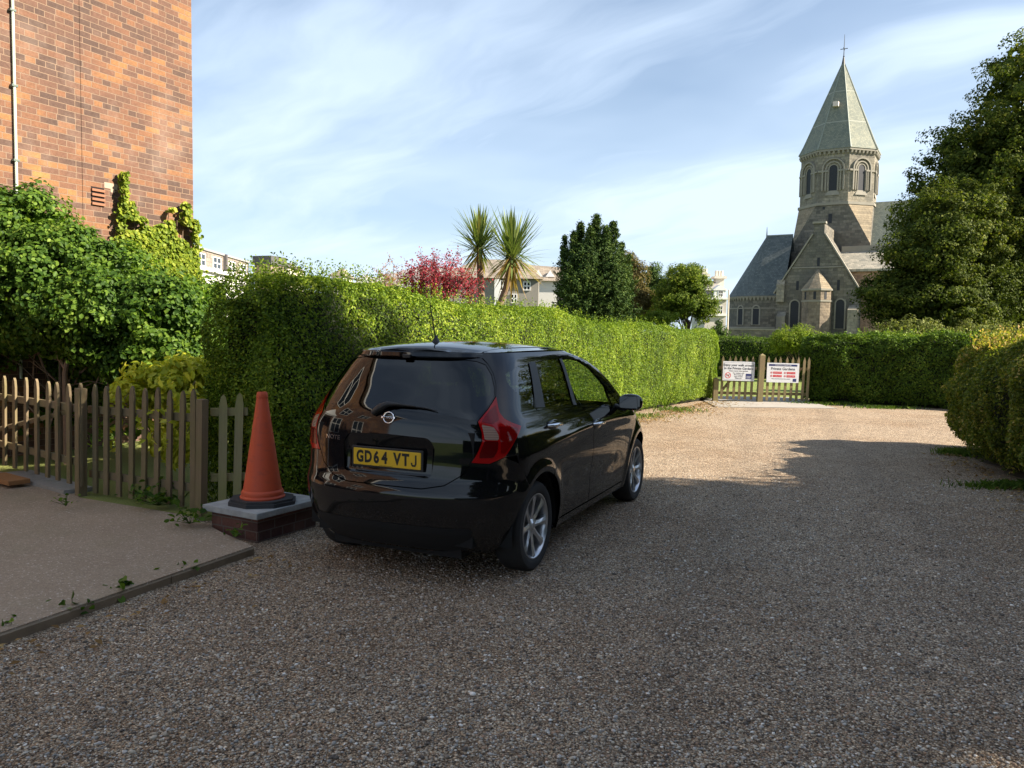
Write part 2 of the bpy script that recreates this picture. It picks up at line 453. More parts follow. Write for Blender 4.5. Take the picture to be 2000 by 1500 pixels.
# loose stones over the near gravel, nobody could count them
def stones():
    g = np.random.default_rng(5)
    n = 110000
    Y = 1.7 + (g.uniform(0, 1, n) ** 1.5) * 7.5
    X = g.uniform(-1.0, 1.0, n) * (Y * 0.70 + 0.4)
    # stay right of the slab edge
    ex = -1.78 + (Y - 5.66) * 0.432
    ok = (X > np.where(Y < 5.66, ex, -1.78)) & (X < np.where(Y > 7.0, 5.4, 9.0))
    X, Y = X[ok], Y[ok]; n = len(X)
    P0 = np.stack([X, Y, np.zeros(n)], 1)
    base = bpy.data.meshes.new('t'); bm = bmesh.new(); bmesh.ops.create_icosphere(bm, subdivisions=1, radius=1.0)
    iv = np.array([v.co[:] for v in bm.verts]); itf = np.array([[v.index for v in f.verts] for f in bm.faces]); bm.free()
    bpy.data.meshes.remove(base)
    s = g.lognormal(math.log(0.0047), 0.32, n)
    sc = np.stack([s * g.uniform(.9, 1.6, n), s * g.uniform(.7, 1.2, n), s * g.uniform(.45, .8, n)], 1)
    a = g.uniform(0, 6.28, n); ca, sa = np.cos(a)[:, None], np.sin(a)[:, None]
    L = iv[None] * sc[:, None, :] * (1 + g.normal(0, .10, (n, len(iv), 1)))
    V = np.stack([L[..., 0] * ca - L[..., 1] * sa, L[..., 0] * sa + L[..., 1] * ca, L[..., 2]], -1)
    Q = P0.copy()
    z = (vnoise(Q, 0.7, 3) - .5) * .022 + (vnoise(Q, 2.6, 4) - .5) * .0088
    V += P0[:, None, :]; V[..., 2] += (z + s * .25)[:, None]
    F = (np.arange(n)[:, None, None] * len(iv) + itf[None]).reshape(-1, 3)
    m, t = material('loose_stone')
    att = t.new('ShaderNodeAttribute', attribute_name='rnd', attribute_type='GEOMETRY').outputs['Fac']
    c = t.ramp(att, [(0.0, (0.11, 0.09, 0.075)), (0.15, (0.23, 0.185, 0.145)), (0.32, (0.40, 0.325, 0.245)), (0.46, (0.30, 0.285, 0.26)), (0.58, (0.52, 0.44, 0.34)),
                     (0.7, (0.38, 0.25, 0.17)), (0.8, (0.50, 0.46, 0.42)), (0.9, (0.62, 0.55, 0.46)), (0.97, (0.85, 0.80, 0.73))], 'CONSTANT')
    setb(t, color=c, rough=0.75, spec=0.3)
    o = mesh('loose_gravel', V.reshape(-1, 3), F, m, rnd=np.repeat(g.uniform(0, 1, n), len(itf)))
    tag(o, 'loose brown and grey stones lying over the near gravel', 'gravel', kind='stuff')
stones()
# fallen leaves: litter along the hedge foot and the kerb
def litter():
    g = np.random.default_rng(8); C = []
    for (a, b, n, wd) in [((2.2, 15.2), (5.3, 20.4), 1500, .45), ((1.2, 13.0), (2.4, 15.4), 350, .3), ((-1.75, 5.6), (-3.4, 2.2), 130, .22), ((5.3, 7.0), (6.4, 11.2), 420, .28)]:
        t = g.uniform(0, 1, n)[:, None]; a = np.array(a); b = np.array(b)
        dd = unit((b - a)[None])[0]; nn = np.array([dd[1], -dd[0]])
        if b[0] < 5 and b[1] < 5: nn = np.array([.9, -.4])
        if a[0] > 5: nn = -nn
        P = a + (b - a) * t + nn * np.abs(g.normal(0, wd, n))[:, None]
        C.append(np.column_stack([P, np.full(n, .018)]))
    C = np.concatenate(C)
    m = leaf_material('dry_leaf', [(0, (0.11, 0.06, 0.025)), (0.5, (0.26, 0.15, 0.06)), (0.85, (0.42, 0.29, 0.13)), (1, (0.55, 0.44, 0.25))], 0.15, 0.2)
    o = leaves('leaf_litter', C, np.tile([0, 0, 1.0], (len(C), 1)), 0.05, m, aspect=0.55, spread=0.25, seed=3)
    tag(o, 'dry brown fallen leaves along the hedge foot and kerb', 'leaf litter', kind='stuff')
litter()
# grass tufts growing at the edges
def blades(name, C, h, mat, seed=2, lean=.35):
    g = np.random.default_rng(seed); n = len(C); C = np.asarray(C)
    hh = h * g.uniform(.5, 1.3, n)[:, None]; a = g.uniform(0, 6.28, n)
    side = np.stack([np.cos(a), np.sin(a), 0 * a], 1) * (.006 + .004 * g.uniform(0, 1, n))[:, None]
    ln = np.stack([g.normal(0, lean, n), g.normal(0, lean, n), np.ones(n)], 1)
    V = np.stack([C - side, C + side, C + ln * hh * .6 + side * .7, C + ln * hh * np.array([1.5, 1.5, .95])], 1).reshape(-1, 3)
    return mesh(name, V, np.arange(4 * n).reshape(n, 4), mat, rnd=g.uniform(0, 1, n))
M_GRASS = leaf_material('grass_blade', [(0, (0.03, 0.06, 0.01)), (0.5, (0.075, 0.13, 0.02)), (1, (0.18, 0.22, 0.05))], 0.3, 0.2)
g = np.random.default_rng(12)
C = []
for (cx, cy, sx, sy, n) in [(5.85, 8.75, .33, .07, 2200), (6.45, 11.3, .13, .12, 900), (5.9, 7.4, .25, .3, 500), (8.0, 19.6, .5, .15, 700), (8.9, 18.7, .4, .12, 500), (2.6, 15.9, .3, .25, 260), (3.6, 17.4, .3, .3, 350)]:
    C.append(np.column_stack([g.normal(cx, sx, n), g.normal(cy, sy, n), np.zeros(n)]))
tag(blades('grass_tufts', np.concatenate(C), 0.075, M_GRASS), 'short green grass tufts at the edges of the gravel', 'grass', kind='stuff')
# ================================================================== THE BRICK BUILDING ON THE LEFT
def brick_material(name, mortar=(0.26, 0.175, 0.12), stops=None, bump=True, bw=0.225, rh=0.075, mort=0.010):
    m, t = material(name)
    uv = t.coord('UV')
    b = t.new('ShaderNodeTexBrick', i_Vector=uv, i_Color1=(0, 0, 0, 1), i_Color2=(1, 1, 1, 1), i_Mortar=(0.5, 0.5, 0.5, 1), i_Scale=1.0)
    b.inputs['Mortar Size'].default_value = mort * .5; b.inputs['Mortar Smooth'].default_value = 0.15
    b.inputs['Brick Width'].default_value = bw; b.inputs['Row Height'].default_value = rh; b.inputs['Bias'].default_value = 0.0
    b.offset = 0.5; b.squash = 0.55; b.squash_frequency = 4
    r = t.new('ShaderNodeSeparateColor', i_0=b.outputs['Color']).outputs[0]
    pos = t.geo()
    big = t.noise(pos, 0.55, 3)
    f = t.math('ADD', t.math('MULTIPLY', r, 0.75), t.math('MULTIPLY', t.math('SUBTRACT', big, 0.5), 1.9), clamp=True)
    f = t.math('ADD', f, 0.04)
    stops = stops or [(0.0, (0.08, 0.052, 0.042)), (0.25, (0.115, 0.067, 0.05)), (0.48, (0.155, 0.08, 0.053)), (0.68, (0.195, 0.095, 0.053)), (0.86, (0.26, 0.128, 0.055)), (1.0, (0.32, 0.165, 0.062))]
    col = t.ramp(f, stops)
    fine = t.noise(pos, 38, 4)
    col = t.mix(1.0, col, t.ramp(fine, [(0.25, (0.78, 0.78, 0.78)), (0.75, (1.15, 1.15, 1.15))]), 'MULTIPLY')
    mo = t.mix(t.noise(pos, 5, 3), mortar, tuple(c * .72 for c in mortar))
    col = t.mix(b.outputs['Fac'], col, mo)
    col = t.mix(t.ramp(t.noise(pos, 0.9, 5, 0.7), [(0.5, (0, 0, 0)), (0.8, (0.35, 0.35, 0.35))]), col, (0.42, 0.33, 0.27))
    hgt = t.math('ADD', t.math('MULTIPLY', b.outputs['Fac'], -1.0), t.math('MULTIPLY', fine, 0.35))
    setb(t, color=col, rough=0.88, spec=0.25)
    if bump: setb(t, normal=t.bump(hgt, 0.7, 0.008))
    return m
def uv_box(o):
    """texture coordinates in metres taken from each face's own direction (object space)"""
    me = o.data
    uvl = me.uv_layers.new(name='UVMap')
    for p in me.polygons:
        n = p.normal
        if abs(n.z) > 0.8: ax = (Vector((1, 0, 0)), Vector((0, 1, 0)))
        else:
            h = Vector((-n.y, n.x, 0)).normalized()
            if abs(h.x) >= abs(h.y): h = h if h.x > 0 else -h
            else: h = h if h.y > 0 else -h
            up = Vector((0, 0, 1)) if abs(n.z) < 0.15 else n.cross(h).normalized()
            if up.z < 0: up = -up
            ax = (h, up)
        for li in p.loop_indices:
            c = me.vertices[me.loops[li].vertex_index].co
            uvl.data[li].uv = (c.dot(ax[0]), c.dot(ax[1]))
M_BRICK = brick_material('red_brick', mort=0.011)
M_WHITE = simple('white_paint', (0.78, 0.77, 0.74), 0.45, var=0.06, nscale=5)
M_GLASS = bpy.data.materials.new('window_glass'); M_GLASS.use_nodes = True
_t = NT(M_GLASS.node_tree); _b = _t.n['Principled BSDF']; _b.inputs['Base Color'].default_value = (0.02, 0.025, 0.03, 1); _b.inputs['Roughness'].default_value = 0.06
WAZ = math.radians(28.0)
BX, BY = -4.76, 11.80                      # the corner nearest the hedge
brk = empty('brick_building', (BX, BY, 0), -WAZ)    # local +y runs along the wall away from camera, +x out of the wall face
tag(brk, 'tall red brick building wall with ivy at its foot', 'building')
def bpart(name, mb, mat, parent=None, uv=False, smooth=False):
    o = mb.build(name, mat, parent if parent is not None else brk, smooth)
    if uv: uv_box(o)
    return o
# local frame: x = out of the visible face, y = along it (0 at corner, negative towards camera)
mb = MB(); mb.box((-8.0, -16.0, -0.1), (0, 0, 7.3)); wall_o = bpart('wall', mb, M_BRICK, uv=True)
mb = MB(); mb.box((0, -1.72, -0.1), (0.007, 0.0, 7.3)); bpart('pilaster', mb, M_BRICK, uv=True)
mb = MB(); mb.box((-8.25, -16.25, 7.3), (0.35, 0.25, 7.48)); bpart('eave', mb, M_WHITE)
mb = MB(); mb.add([(-8.25, -16.25, 7.48), (0.35, -16.25, 7.48), (0.35, 0.25, 7.48), (-8.25, 0.25, 7.48), (-3.95, -16.25, 10.6), (-3.95, 0.25, 10.6)],
                  [(0, 1, 4), (1, 2, 5, 4), (2, 3, 5), (3, 0, 4, 5), (3, 2, 1, 0)])
bpart('roof', mb, simple('roof_tile', (0.16, 0.08, 0.06), 0.8, var=0.3, nscale=6))
# air vent: terracotta bars over a near-black plate, the slots' shade painted, just left of the pilaster
def wall_local(px, py, xo=0.0):
    """where the photo ray meets the wall face (local y,z)"""
    r = ray(px, py); nx, ny = math.cos(WAZ), -math.sin(WAZ)
    o = Vector((-BX, -BY, CAMH)); tt = (xo - (o.x * nx + o.y * ny)) / (r.x * nx + r.y * ny)
    p = o + r * tt
    return (p.x * math.sin(WAZ) + p.y * math.cos(WAZ), p.z)
y0, z0 = wall_local(177, 365); y1, z1 = wall_local(203, 402)
mb = MB(); mb.box((0.001, y0, z1 - .01), (0.012, y1, z0 + .01)); av = bpart('air_vent', mb, simple('slot_shade', (0.008, 0.003, 0.003), 0.9))
zz = np.linspace(z1 - .01, z0 + .01, 5)
mb = MB()
for k in range(4):
    mb.box((0.012, y0, zz[k] + .0), (0.034, y1, zz[k + 1] - .027), bev=.002)
bpart('vent_bars', mb, simple('terracotta', (0.25, 0.105, 0.055), 0.8, var=0.2), av)
yc, zc_ = wall_local(25, 180)
mb = MB(); mb.tube([(0.03, yc, 1.0), (0.032, yc, 3), (0.03, yc + .005, 6), (0.03, yc - .003, 7.25)], 0.016, 8); cb = bpart('downlead', mb, simple('copper_green', (0.50, 0.58, 0.48), 0.5, var=0.1), smooth=True)
for zq in (wall_local(25, 22)[1], wall_local(25, 168)[1], wall_local(25, 313)[1]):
    mb = MB(); mb.box((0.0, yc - .035, zq - .014), (0.052, yc + .035, zq + .014), bev=.004); bpart('clip', mb, simple('clip_metal', (0.10, 0.13, 0.11), 0.6), cb)
yl, zl = wall_local(217, 362, .022)
mb = MB(); mb.box((0.007, yl - .09, zl - .045), (0.011, yl + .10, zl + .03)); mb.box((0.007, yl, zl - .09), (0.0105, yl + .06, zl - .045)); bpart('mortar_patch', mb, simple('cream_mortar', (0.36, 0.27, 0.20), 0.9, var=.3))
# windows of the near part of the wall, outside the frame but mirrored in the car
def sash(parent, y, z, wd, ht, x=0.0):
    mb = MB(); mb.box((x, y, z), (x + .02, y + wd, z + ht)); f = bpart('window', mb, M_GLASS, parent)
    mb = MB()
    for a, b in (((x + .02, y - .06, z - .06), (x + .07, y + wd + .06, z)), ((x + .02, y - .06, z + ht), (x + .07, y + wd + .06, z + ht + .06)), ((x + .02, y - .06, z), (x + .07, y, z + ht)),
                 ((x + .02, y + wd, z), (x + .07, y + wd + .06, z + ht)), ((x + .02, y + wd / 2 - .03, z), (x + .06, y + wd / 2 + .03, z + ht)), ((x + .02, y, z + ht * .5 - .03), (x + .055, y + wd, z + ht * .5 + .03))):
        mb.box(a, b)
    bpart('frame', mb, M_WHITE, f)
sash(brk, -6.2, 4.6, 1.4, 1.5); sash(brk, -8.9, 1.0, 1.5, 1.5); sash(brk, -8.9, 3.9, 1.5, 1.4); sash(brk, -12.6, 1.0, 1.5, 1.5); sash(brk, -12.6, 3.9, 1.5, 1.4)
# the porch on it
mb = MB()
mb.box((0.0, -6.6, 2.35), (1.5, -4.3, 2.5)); po = bpart('porch', mb, M_WHITE)
mb = MB(); mb.add([(0, -6.7, 2.5), (1.6, -6.7, 2.5), (1.6, -4.2, 2.5), (0, -4.2, 2.5), (0, -5.45, 3.3), (1.6, -5.45, 3.3)], [(0, 1, 5, 4), (1, 2, 5), (2, 3, 4, 5), (0, 4, 3), (3, 2, 1, 0)])
bpart('porch_roof', mb, M_WHITE, po)
for yy in (-6.5, -4.5):
    mb = MB(); mb.tube([(1.4, yy, 0.05), (1.4, yy, 2.36)], .06, 10); bpart('porch_post', mb, M_WHITE, po)

# ================================================================== THE CHURCH
def stone_material(name, base, dark, course=0.30, width=0.55, mortar=0.55, patch=None):
    m, t = material(name)
    uv = t.coord('UV')
    wv = t.noise(t.geo(), 1.7, 2, .5, out=1)
    b = t.new('ShaderNodeTexBrick', i_Vector=uv, i_Color1=(0, 0, 0, 1), i_Color2=(1, 1, 1, 1), i_Mortar=(0.5, 0.5, 0.5, 1), i_Scale=1.0)
    b.inputs['Mortar Size'].default_value = 0.012; b.inputs['Brick Width'].default_value = width; b.inputs['Row Height'].default_value = course
    b.offset = 0.43; b.squash = 0.7; b.squash_frequency = 3
    r = t.new('ShaderNodeSeparateColor', i_0=b.outputs['Color']).outputs[0]
    pos = t.geo()
    c = t.mix(r, base, dark)
    c = t.mix(1.0, c, t.ramp(t.noise(pos, 0.35, 5, .65), [(0.3, (0.62, 0.62, 0.64)), (0.5, (1, 0.97, 0.93)), (0.75, (1.2, 1.1, 1.0))]), 'MULTIPLY')
    c = t.mix(1.0, c, t.ramp(t.noise(pos, 4.0, 4), [(0.3, (0.8, 0.8, 0.8)), (0.7, (1.15, 1.15, 1.15))]), 'MULTIPLY')
    c = t.mix(t.math('MULTIPLY', b.outputs['Fac'], mortar), c, tuple(x * .55 for x in base))
    if patch: c = t.mix(t.ramp(t.noise(t.mapping(pos, (1, 1, .5)), 0.5, 4, .6), [(0.48, (0, 0, 0)), (0.66, (0.7, 0.7, 0.7))]), c, patch)
    setb(t, color=c, rough=0.92, spec=0.2, normal=t.bump(t.math('ADD', t.noise(pos, 6, 4), t.math('MULTIPLY', b.outputs['Fac'], -.6)), 0.8, 0.04))
    return m
def slate_material(name, cols, row=0.24, band=None):
    m, t = material(name)
    uv = t.coord('UV')
    b = t.new('ShaderNodeTexBrick', i_Vector=uv, i_Color1=(0, 0, 0, 1), i_Color2=(1, 1, 1, 1), i_Mortar=(0.2, 0.2, 0.2, 1), i_Scale=1.0)
    b.inputs['Mortar Size'].default_value = 0.012; b.inputs['Brick Width'].default_value = row * 1.2; b.inputs['Row Height'].default_value = row
    r = t.new('ShaderNodeSeparateColor', i_0=b.outputs['Color']).outputs[0]
    pos = t.geo()
    f = t.math('ADD', t.math('MULTIPLY', r, .5), t.math('MULTIPLY', t.noise(pos, 0.45, 5, .6), .6))
    c = t.ramp(f, cols)
    c = t.mix(t.math('MULTIPLY', b.outputs['Fac'], .55), c, tuple(x * .5 for x in cols[0][1]))
    if band:
        for zb, th, bc in band:
            z = t.new('ShaderNodeSeparateXYZ', i_0=t.coord('Object')).outputs[2]
            dd = t.math('ABSOLUTE', t.math('SUBTRACT', z, zb))
            c = t.mix(t.math('LESS_THAN', dd, th), c, bc)
    setb(t, color=c, rough=0.7, spec=0.4, normal=t.bump(t.math('MULTIPLY', b.outputs['Fac'], -1), 0.5, 0.03))
    return m
M_ST_WARM = stone_material('limestone_weathered', (0.31, 0.285, 0.23), (0.20, 0.185, 0.15), patch=(0.17, 0.16, 0.135))
M_ST_GREY = stone_material('rubble_stone', (0.20, 0.187, 0.158), (0.105, 0.10, 0.088), 0.28, 0.6, patch=(0.12, 0.115, 0.10))
M_DRESS = simple('dressed_stone', (0.25, 0.228, 0.185), 0.9, var=0.22, nscale=1.4, bump=0.3)
M_BRSLOPE = stone_material('broach_stone', (0.30, 0.25, 0.18), (0.20, 0.17, 0.125), 0.26, 3.0)
M_GROOF = slate_material('green_slate', [(0.2, (0.12, 0.135, 0.11)), (0.5, (0.16, 0.175, 0.14)), (0.8, (0.21, 0.22, 0.17))], 0.2)
M_DSLATE = slate_material('dark_slate', [(0.2, (0.060, 0.074, 0.074)), (0.5, (0.085, 0.10, 0.10)), (0.8, (0.125, 0.14, 0.135))], 0.2)
M_SPIRE = slate_material('spire_slate', [(0.2, (0.125, 0.14, 0.112)), (0.5, (0.165, 0.178, 0.138)), (0.8, (0.225, 0.225, 0.165))], 0.17,
                         band=[(21.35, .045, (0.30, 0.30, 0.25)), (25.0, .045, (0.30, 0.30, 0.25)), (28.6, .04, (0.30, 0.30, 0.25))])
M_DARKGL = simple('leaded_glass', (0.014, 0.016, 0.022), 0.7, var=.3, nscale=5)
M_ORST = stone_material('pinkish_stone', (0.44, 0.29, 0.20), (0.28, 0.18, 0.13), 0.25, 0.45)
CTH = math.radians(30.6); CY = 80.0
O = at(1600, 640, CY); CH0 = Vector((O.x, O.y, 0))
E1 = Vector((math.cos(CTH), -math.sin(CTH), 0)); E2 = Vector((math.sin(CTH), math.cos(CTH), 0))
church = empty('church', CH0, -CTH)
tag(church, 'old stone church with slate roofs and octagonal spired tower', 'church')
def cl(px, py, dd=0.0):
    """photo point -> church frame (right, up) on the plane dd metres behind the gable wall"""
    r = ray(px, py); o = Vector((0, 0, CAMH)) - CH0
    tt = (dd - o.dot(E2)) / r.dot(E2); p = o + r * tt
    return (p.dot(E1), p.z)
def cpart(name, mb, mat, parent=None, uv=True, smooth=False):
    o = mb.build(name, mat, parent if parent is not None else church, smooth)
    if uv: uv_box(o)
    return o
FR = Matrix(((1, 0, 0, 0), (0, 0, -1, 0), (0, 1, 0, 0), (0, 0, 0, 1)))   # polygon (x,z) -> extrude along -y(front)
def arch_poly(cx, z0, z1, hw, n=8, pointed=False):
    zs = z1 - hw * (1.25 if pointed else 1.0)
    P = [(cx - hw, z0), (cx + hw, z0), (cx + hw, zs)]
    for k in range(1, n * 2):
        a = math.pi * k / (2 * n)
        P.append((cx + hw * math.cos(a), zs + (z1 - zs) * math.sin(a)))
    P.append((cx - hw, zs))
    return P
def lancet(parent, M, cx, z0, z1, hw, proud=0.08, surround=0.14, mat=None):
    """dressed surround standing proud of the wall, dark glass set in it; M: face frame (x along, z up, y into wall)"""
    outer = arch_poly(cx, z0 - surround * .4, z1 + surround, hw + surround); inner = arch_poly(cx, z0, z1, hw)
    n = len(outer); V = []; 
    for (x, z) in outer: V.append(M @ Vector((x, -proud, z)))
    for (x, z) in inner: V.append(M @ Vector((x, -proud, z)))
    for (x, z) in inner: V.append(M @ Vector((x, 0.02, z)))
    for (x, z) in outer: V.append(M @ Vector((x, 0.02, z)))
    F = []
    for i in range(n):
        j = (i + 1) % n
        F += [(i, j, n + j, n + i), (n + i, n + j, 2 * n + j, 2 * n + i), (3 * n + i, 3 * n + j, j, i)]
    mb = MB(); mb.add(V, F); wnd = cpart('window', mb, mat or M_DRESS, parent, uv=False)
    mb = MB(); mb.add([M @ Vector((x, -0.02, z)) for x, z in inner], [tuple(range(n))]); cpart('glass', mb, M_DARKGL, wnd, uv=False)
I4 = Matrix.Identity(4)
# --- transept gable (front plane y=0)
gx, gz = cl(1600, 446); lx, lz = cl(1519, 571); hw = gx - lx
hw = max(hw, 4.0); ez = lz
tx0, tz_top = cl(1590, 437); tx1, _ = cl(1611, 437); _, tz_b = cl(1600, 458)
poly = [(gx - hw, -1), (gx + hw, -1), (gx + hw, ez), (tx1, tz_b), (tx1, tz_top), (tx0, tz_top), (tx0, tz_b), (gx - hw, ez)]
mb = MB(); V = [(x, 0, z) for x, z in poly] + [(x, 7.5, z) for x, z in poly]; n = len(poly)
mb.add(V, [tuple(range(n)), tuple(range(2 * n - 1, n - 1, -1))] + [(i, n + i, n + (i + 1) % n, (i + 1) % n) for i in range(n)])
cpart('transept', mb, M_ST_GREY)
mb = MB()                                                        # coping along both rakes
for sgn, xt in ((-1, tx0), (1, tx1)):
    a = Vector((gx + sgn * (hw + .15), 0, ez - .15)); b = Vector((xt, 0, tz_b + .05)); dv = (b - a).normalized(); nv = Vector((-dv.z, 0, dv.x)) * (1 if sgn > 0 else -1)
    if nv.z < 0: nv = -nv
    V = [a, b, b + nv * .13, a + nv * .13]
    mb.add([v + Vector((0, -.18, 0)) for v in V] + [v + Vector((0, .45, 0)) for v in V], [(0, 1, 2, 3), (7, 6, 5, 4), (0, 4, 5, 1), (1, 5, 6, 2), (2, 6, 7, 3), (3, 7, 4, 0)])
mb.box((tx0 - .12, -.15, tz_top), (tx1 + .12, .6, tz_top + .2))
cpart('coping', mb, M_DRESS, uv=False)
zs_ = cl(1600, 522)[1]
mb = MB(); mb.box((gx - hw * .62, -.07, zs_ - .05), (gx + hw * .62, 0.02, zs_ + .05)); cpart('string_course', mb, M_DRESS, uv=False); mb = MB(); mb.box((gx - hw - .02, -.09, 1.0), (gx + hw + .02, 0.02, 1.2)); cpart('plinth_course', mb, M_DRESS, uv=False)
for (px, yt, yb, w_) in ((1552, 587, 640, .40), (1641, 585, 642, .40)): lancet(church, I4, cl(px, 600)[0], cl(px, yb)[1], cl(px, yt)[1], w_)
for (px, yt, yb) in ((1558, 549, 567), (1638, 547, 567), (1599, 503, 520)):
    mb = MB(); c0, zt = cl(px, yt); _, zb = cl(px, yb); mb.box((c0 - .13, -.015, zb), (c0 + .13, .05, zt)); cpart('slit_window', mb, M_DARKGL, uv=False)
# kneelers and stepped buttress blocks
for (px0, px1, pt, pb, dpt) in ((1518, 1532, 556, 590, .35), (1519, 1533, 618, 700, .7), (1658, 1674, 606, 700, 1.0)):
    xa, zt = cl(px0, pt); xb, zb = cl(px1, pb); mb = MB(); mb.box((xa, -dpt, max(zb, -1)), (xb, .02, zt)); mb.add([(xa, -dpt, zt), (xb, -dpt, zt), (xb, .02, zt + .5), (xa, .02, zt + .5), (xa, .02, zt), (xb, .02, zt)], [(0, 1, 2, 3), (0, 3, 4), (1, 5, 2)])
    cpart('buttress', mb, M_ST_WARM)
# --- stair turret: an octagon standing out from the gable
tcx = cl(1597, 600)[0]; tr = (cl(1622, 600)[0] - cl(1569, 600)[0]) / 2 * 1.03; tze = cl(1597, 566)[1]; tza = cl(1598, 526)[1]; tzm = cl(1597, 589)[1]
def octa(cx, cy, r, rot=22.5, n=8): return [(cx + r * math.cos(math.radians(rot + 45 * k)), cy + r * math.sin(math.radians(rot + 45 * k))) for k in range(n)]
TCY = -0.55
RT8 = tr / math.cos(math.radians(22.5))
mb = MB(); mb.prism(octa(tcx, TCY, RT8), -1, tze); tur = cpart('stair_turret', mb, stone_material('turret_stone', (0.30, 0.245, 0.185), (0.19, 0.155, 0.12), .26, .5))
mb = MB(); base = octa(tcx, TCY, RT8 * 1.07); mb.add([(x, y, tze) for x, y in base] + [(tcx, TCY, tza)], [(i, (i + 1) % 8, 8) for i in range(8)] + [tuple(range(7, -1, -1))]); cpart('roof', mb, M_BRSLOPE, tur)
mb = MB(); mb.prism(octa(tcx, TCY, RT8 * 1.05), tzm - .08, tzm + .08); mb.prism(octa(tcx, TCY, RT8 * 1.09), tze - .16, tze + .02); cpart('band', mb, M_DRESS, tur, uv=False)
for k in (-1, 0, 1):
    a = math.radians(-90 + 45 * k); M = Matrix.Translation((tcx, TCY, 0)) @ Matrix.Rotation(a + math.pi / 2, 4, 'Z') @ Matrix.Translation((0, -tr, 0))
    zt = cl(1597, 571)[1]; zb = cl(1597, 586)[1]
    mb = MB(); mb.add([M @ Vector(c) for c in ((-.13, -.015, zb), (.13, -.015, zb), (.13, -.015, zt), (-.13, -.015, zt))], [(0, 1, 2, 3)]); cpart('slit', mb, M_DARKGL, tur, uv=False)
# --- crossing tower: square base with broaches, octagonal belfry, spire
DT = 6.5                                                          # front of the tower behind the gable
bxL, bz = cl(1549, 500, DT); bxR, _ = cl(1697, 476, DT); tw = (bxR - bxL) / 2; tcX = (bxR + bxL) / 2; tcY = DT + tw
zo = cl(1637, 397, DT)[1]; zsq = cl(1697, 476, DT)[1]
R8 = tw / math.cos(math.radians(22.5)) * 1.0
R8b = tw * 1.0 / math.cos(math.radians(22.5))
mb = MB()
sq = [(tcX - tw * 1.04, tcY - tw * 1.04), (tcX + tw * 1.04, tcY - tw * 1.04), (tcX + tw * 1.04, tcY + tw * 1.04), (tcX - tw * 1.04, tcY + tw * 1.04)]
mb.prism(sq, -1, zsq)
tower = cpart('tower', mb, M_ST_GREY)
oc = octa(tcX, tcY, R8b)                                          # vertices at 22.5+45k: faces on the axes
mb = MB()
V = [(x, y, zsq) for x, y in sq] + [(x, y, zo) for x, y in oc]
# front face (y-): square edge 0-1 to octagon verts 5,6 ; right: 7,0 ; back 1,2 ; left 3,4
F = [(0, 1, 4 + 6, 4 + 5), (1, 2, 4 + 0, 4 + 7), (2, 3, 4 + 2, 4 + 1), (3, 0, 4 + 4, 4 + 3)]
mb.add(V, F); o = cpart('tower_shaft', mb, M_ST_GREY, tower)
for f_ in ((1, 4 + 7, 4 + 6), (2, 4 + 1, 4 + 0), (3, 4 + 3, 4 + 2), (0, 4 + 5, 4 + 4)): mb = MB(); mb.add([V[i] for i in f_], [(0, 1, 2)]); cpart('broach', mb, M_BRSLOPE, tower)
mb = MB(); xs_, zt = cl(1622, 418, DT); _, zb = cl(1622, 436, DT); mb.box((xs_ - .18, DT - .10, zb), (xs_ + .18, DT + 1.0, zt)); cpart('slit', mb, M_DARKGL, tower, uv=False)
mb = MB(); xs_, zt = cl(1609, 404, DT); _, zb = cl(1609, 414, DT); mb.box((xs_ - .12, DT - .02, zb), (xs_ + .12, DT + 1.0, zt)); cpart('slit', mb, M_DARKGL, tower, uv=False)
zE = cl(1637, 290, DT)[1]                                          # eave of the spire
zA = cl(1643, 119, DT + tw)[1]
mb = MB(); mb.prism(octa(tcX, tcY, R8b * .985), zo, zE); belf = cpart('belfry', mb, M_ST_WARM)
mb = MB(); mb.prism(octa(tcX, tcY, R8b * 1.035), zo - .14, zo + .14); cpart('sill_course', mb, M_DRESS, belf, uv=False); mb = MB()
mb.prism(octa(tcX, tcY, R8b * 1.04), zE - .22, zE + .02)
cpart('cornice', mb, M_DRESS, belf, uv=False)
zi = cl(1637, 333, DT)[1]
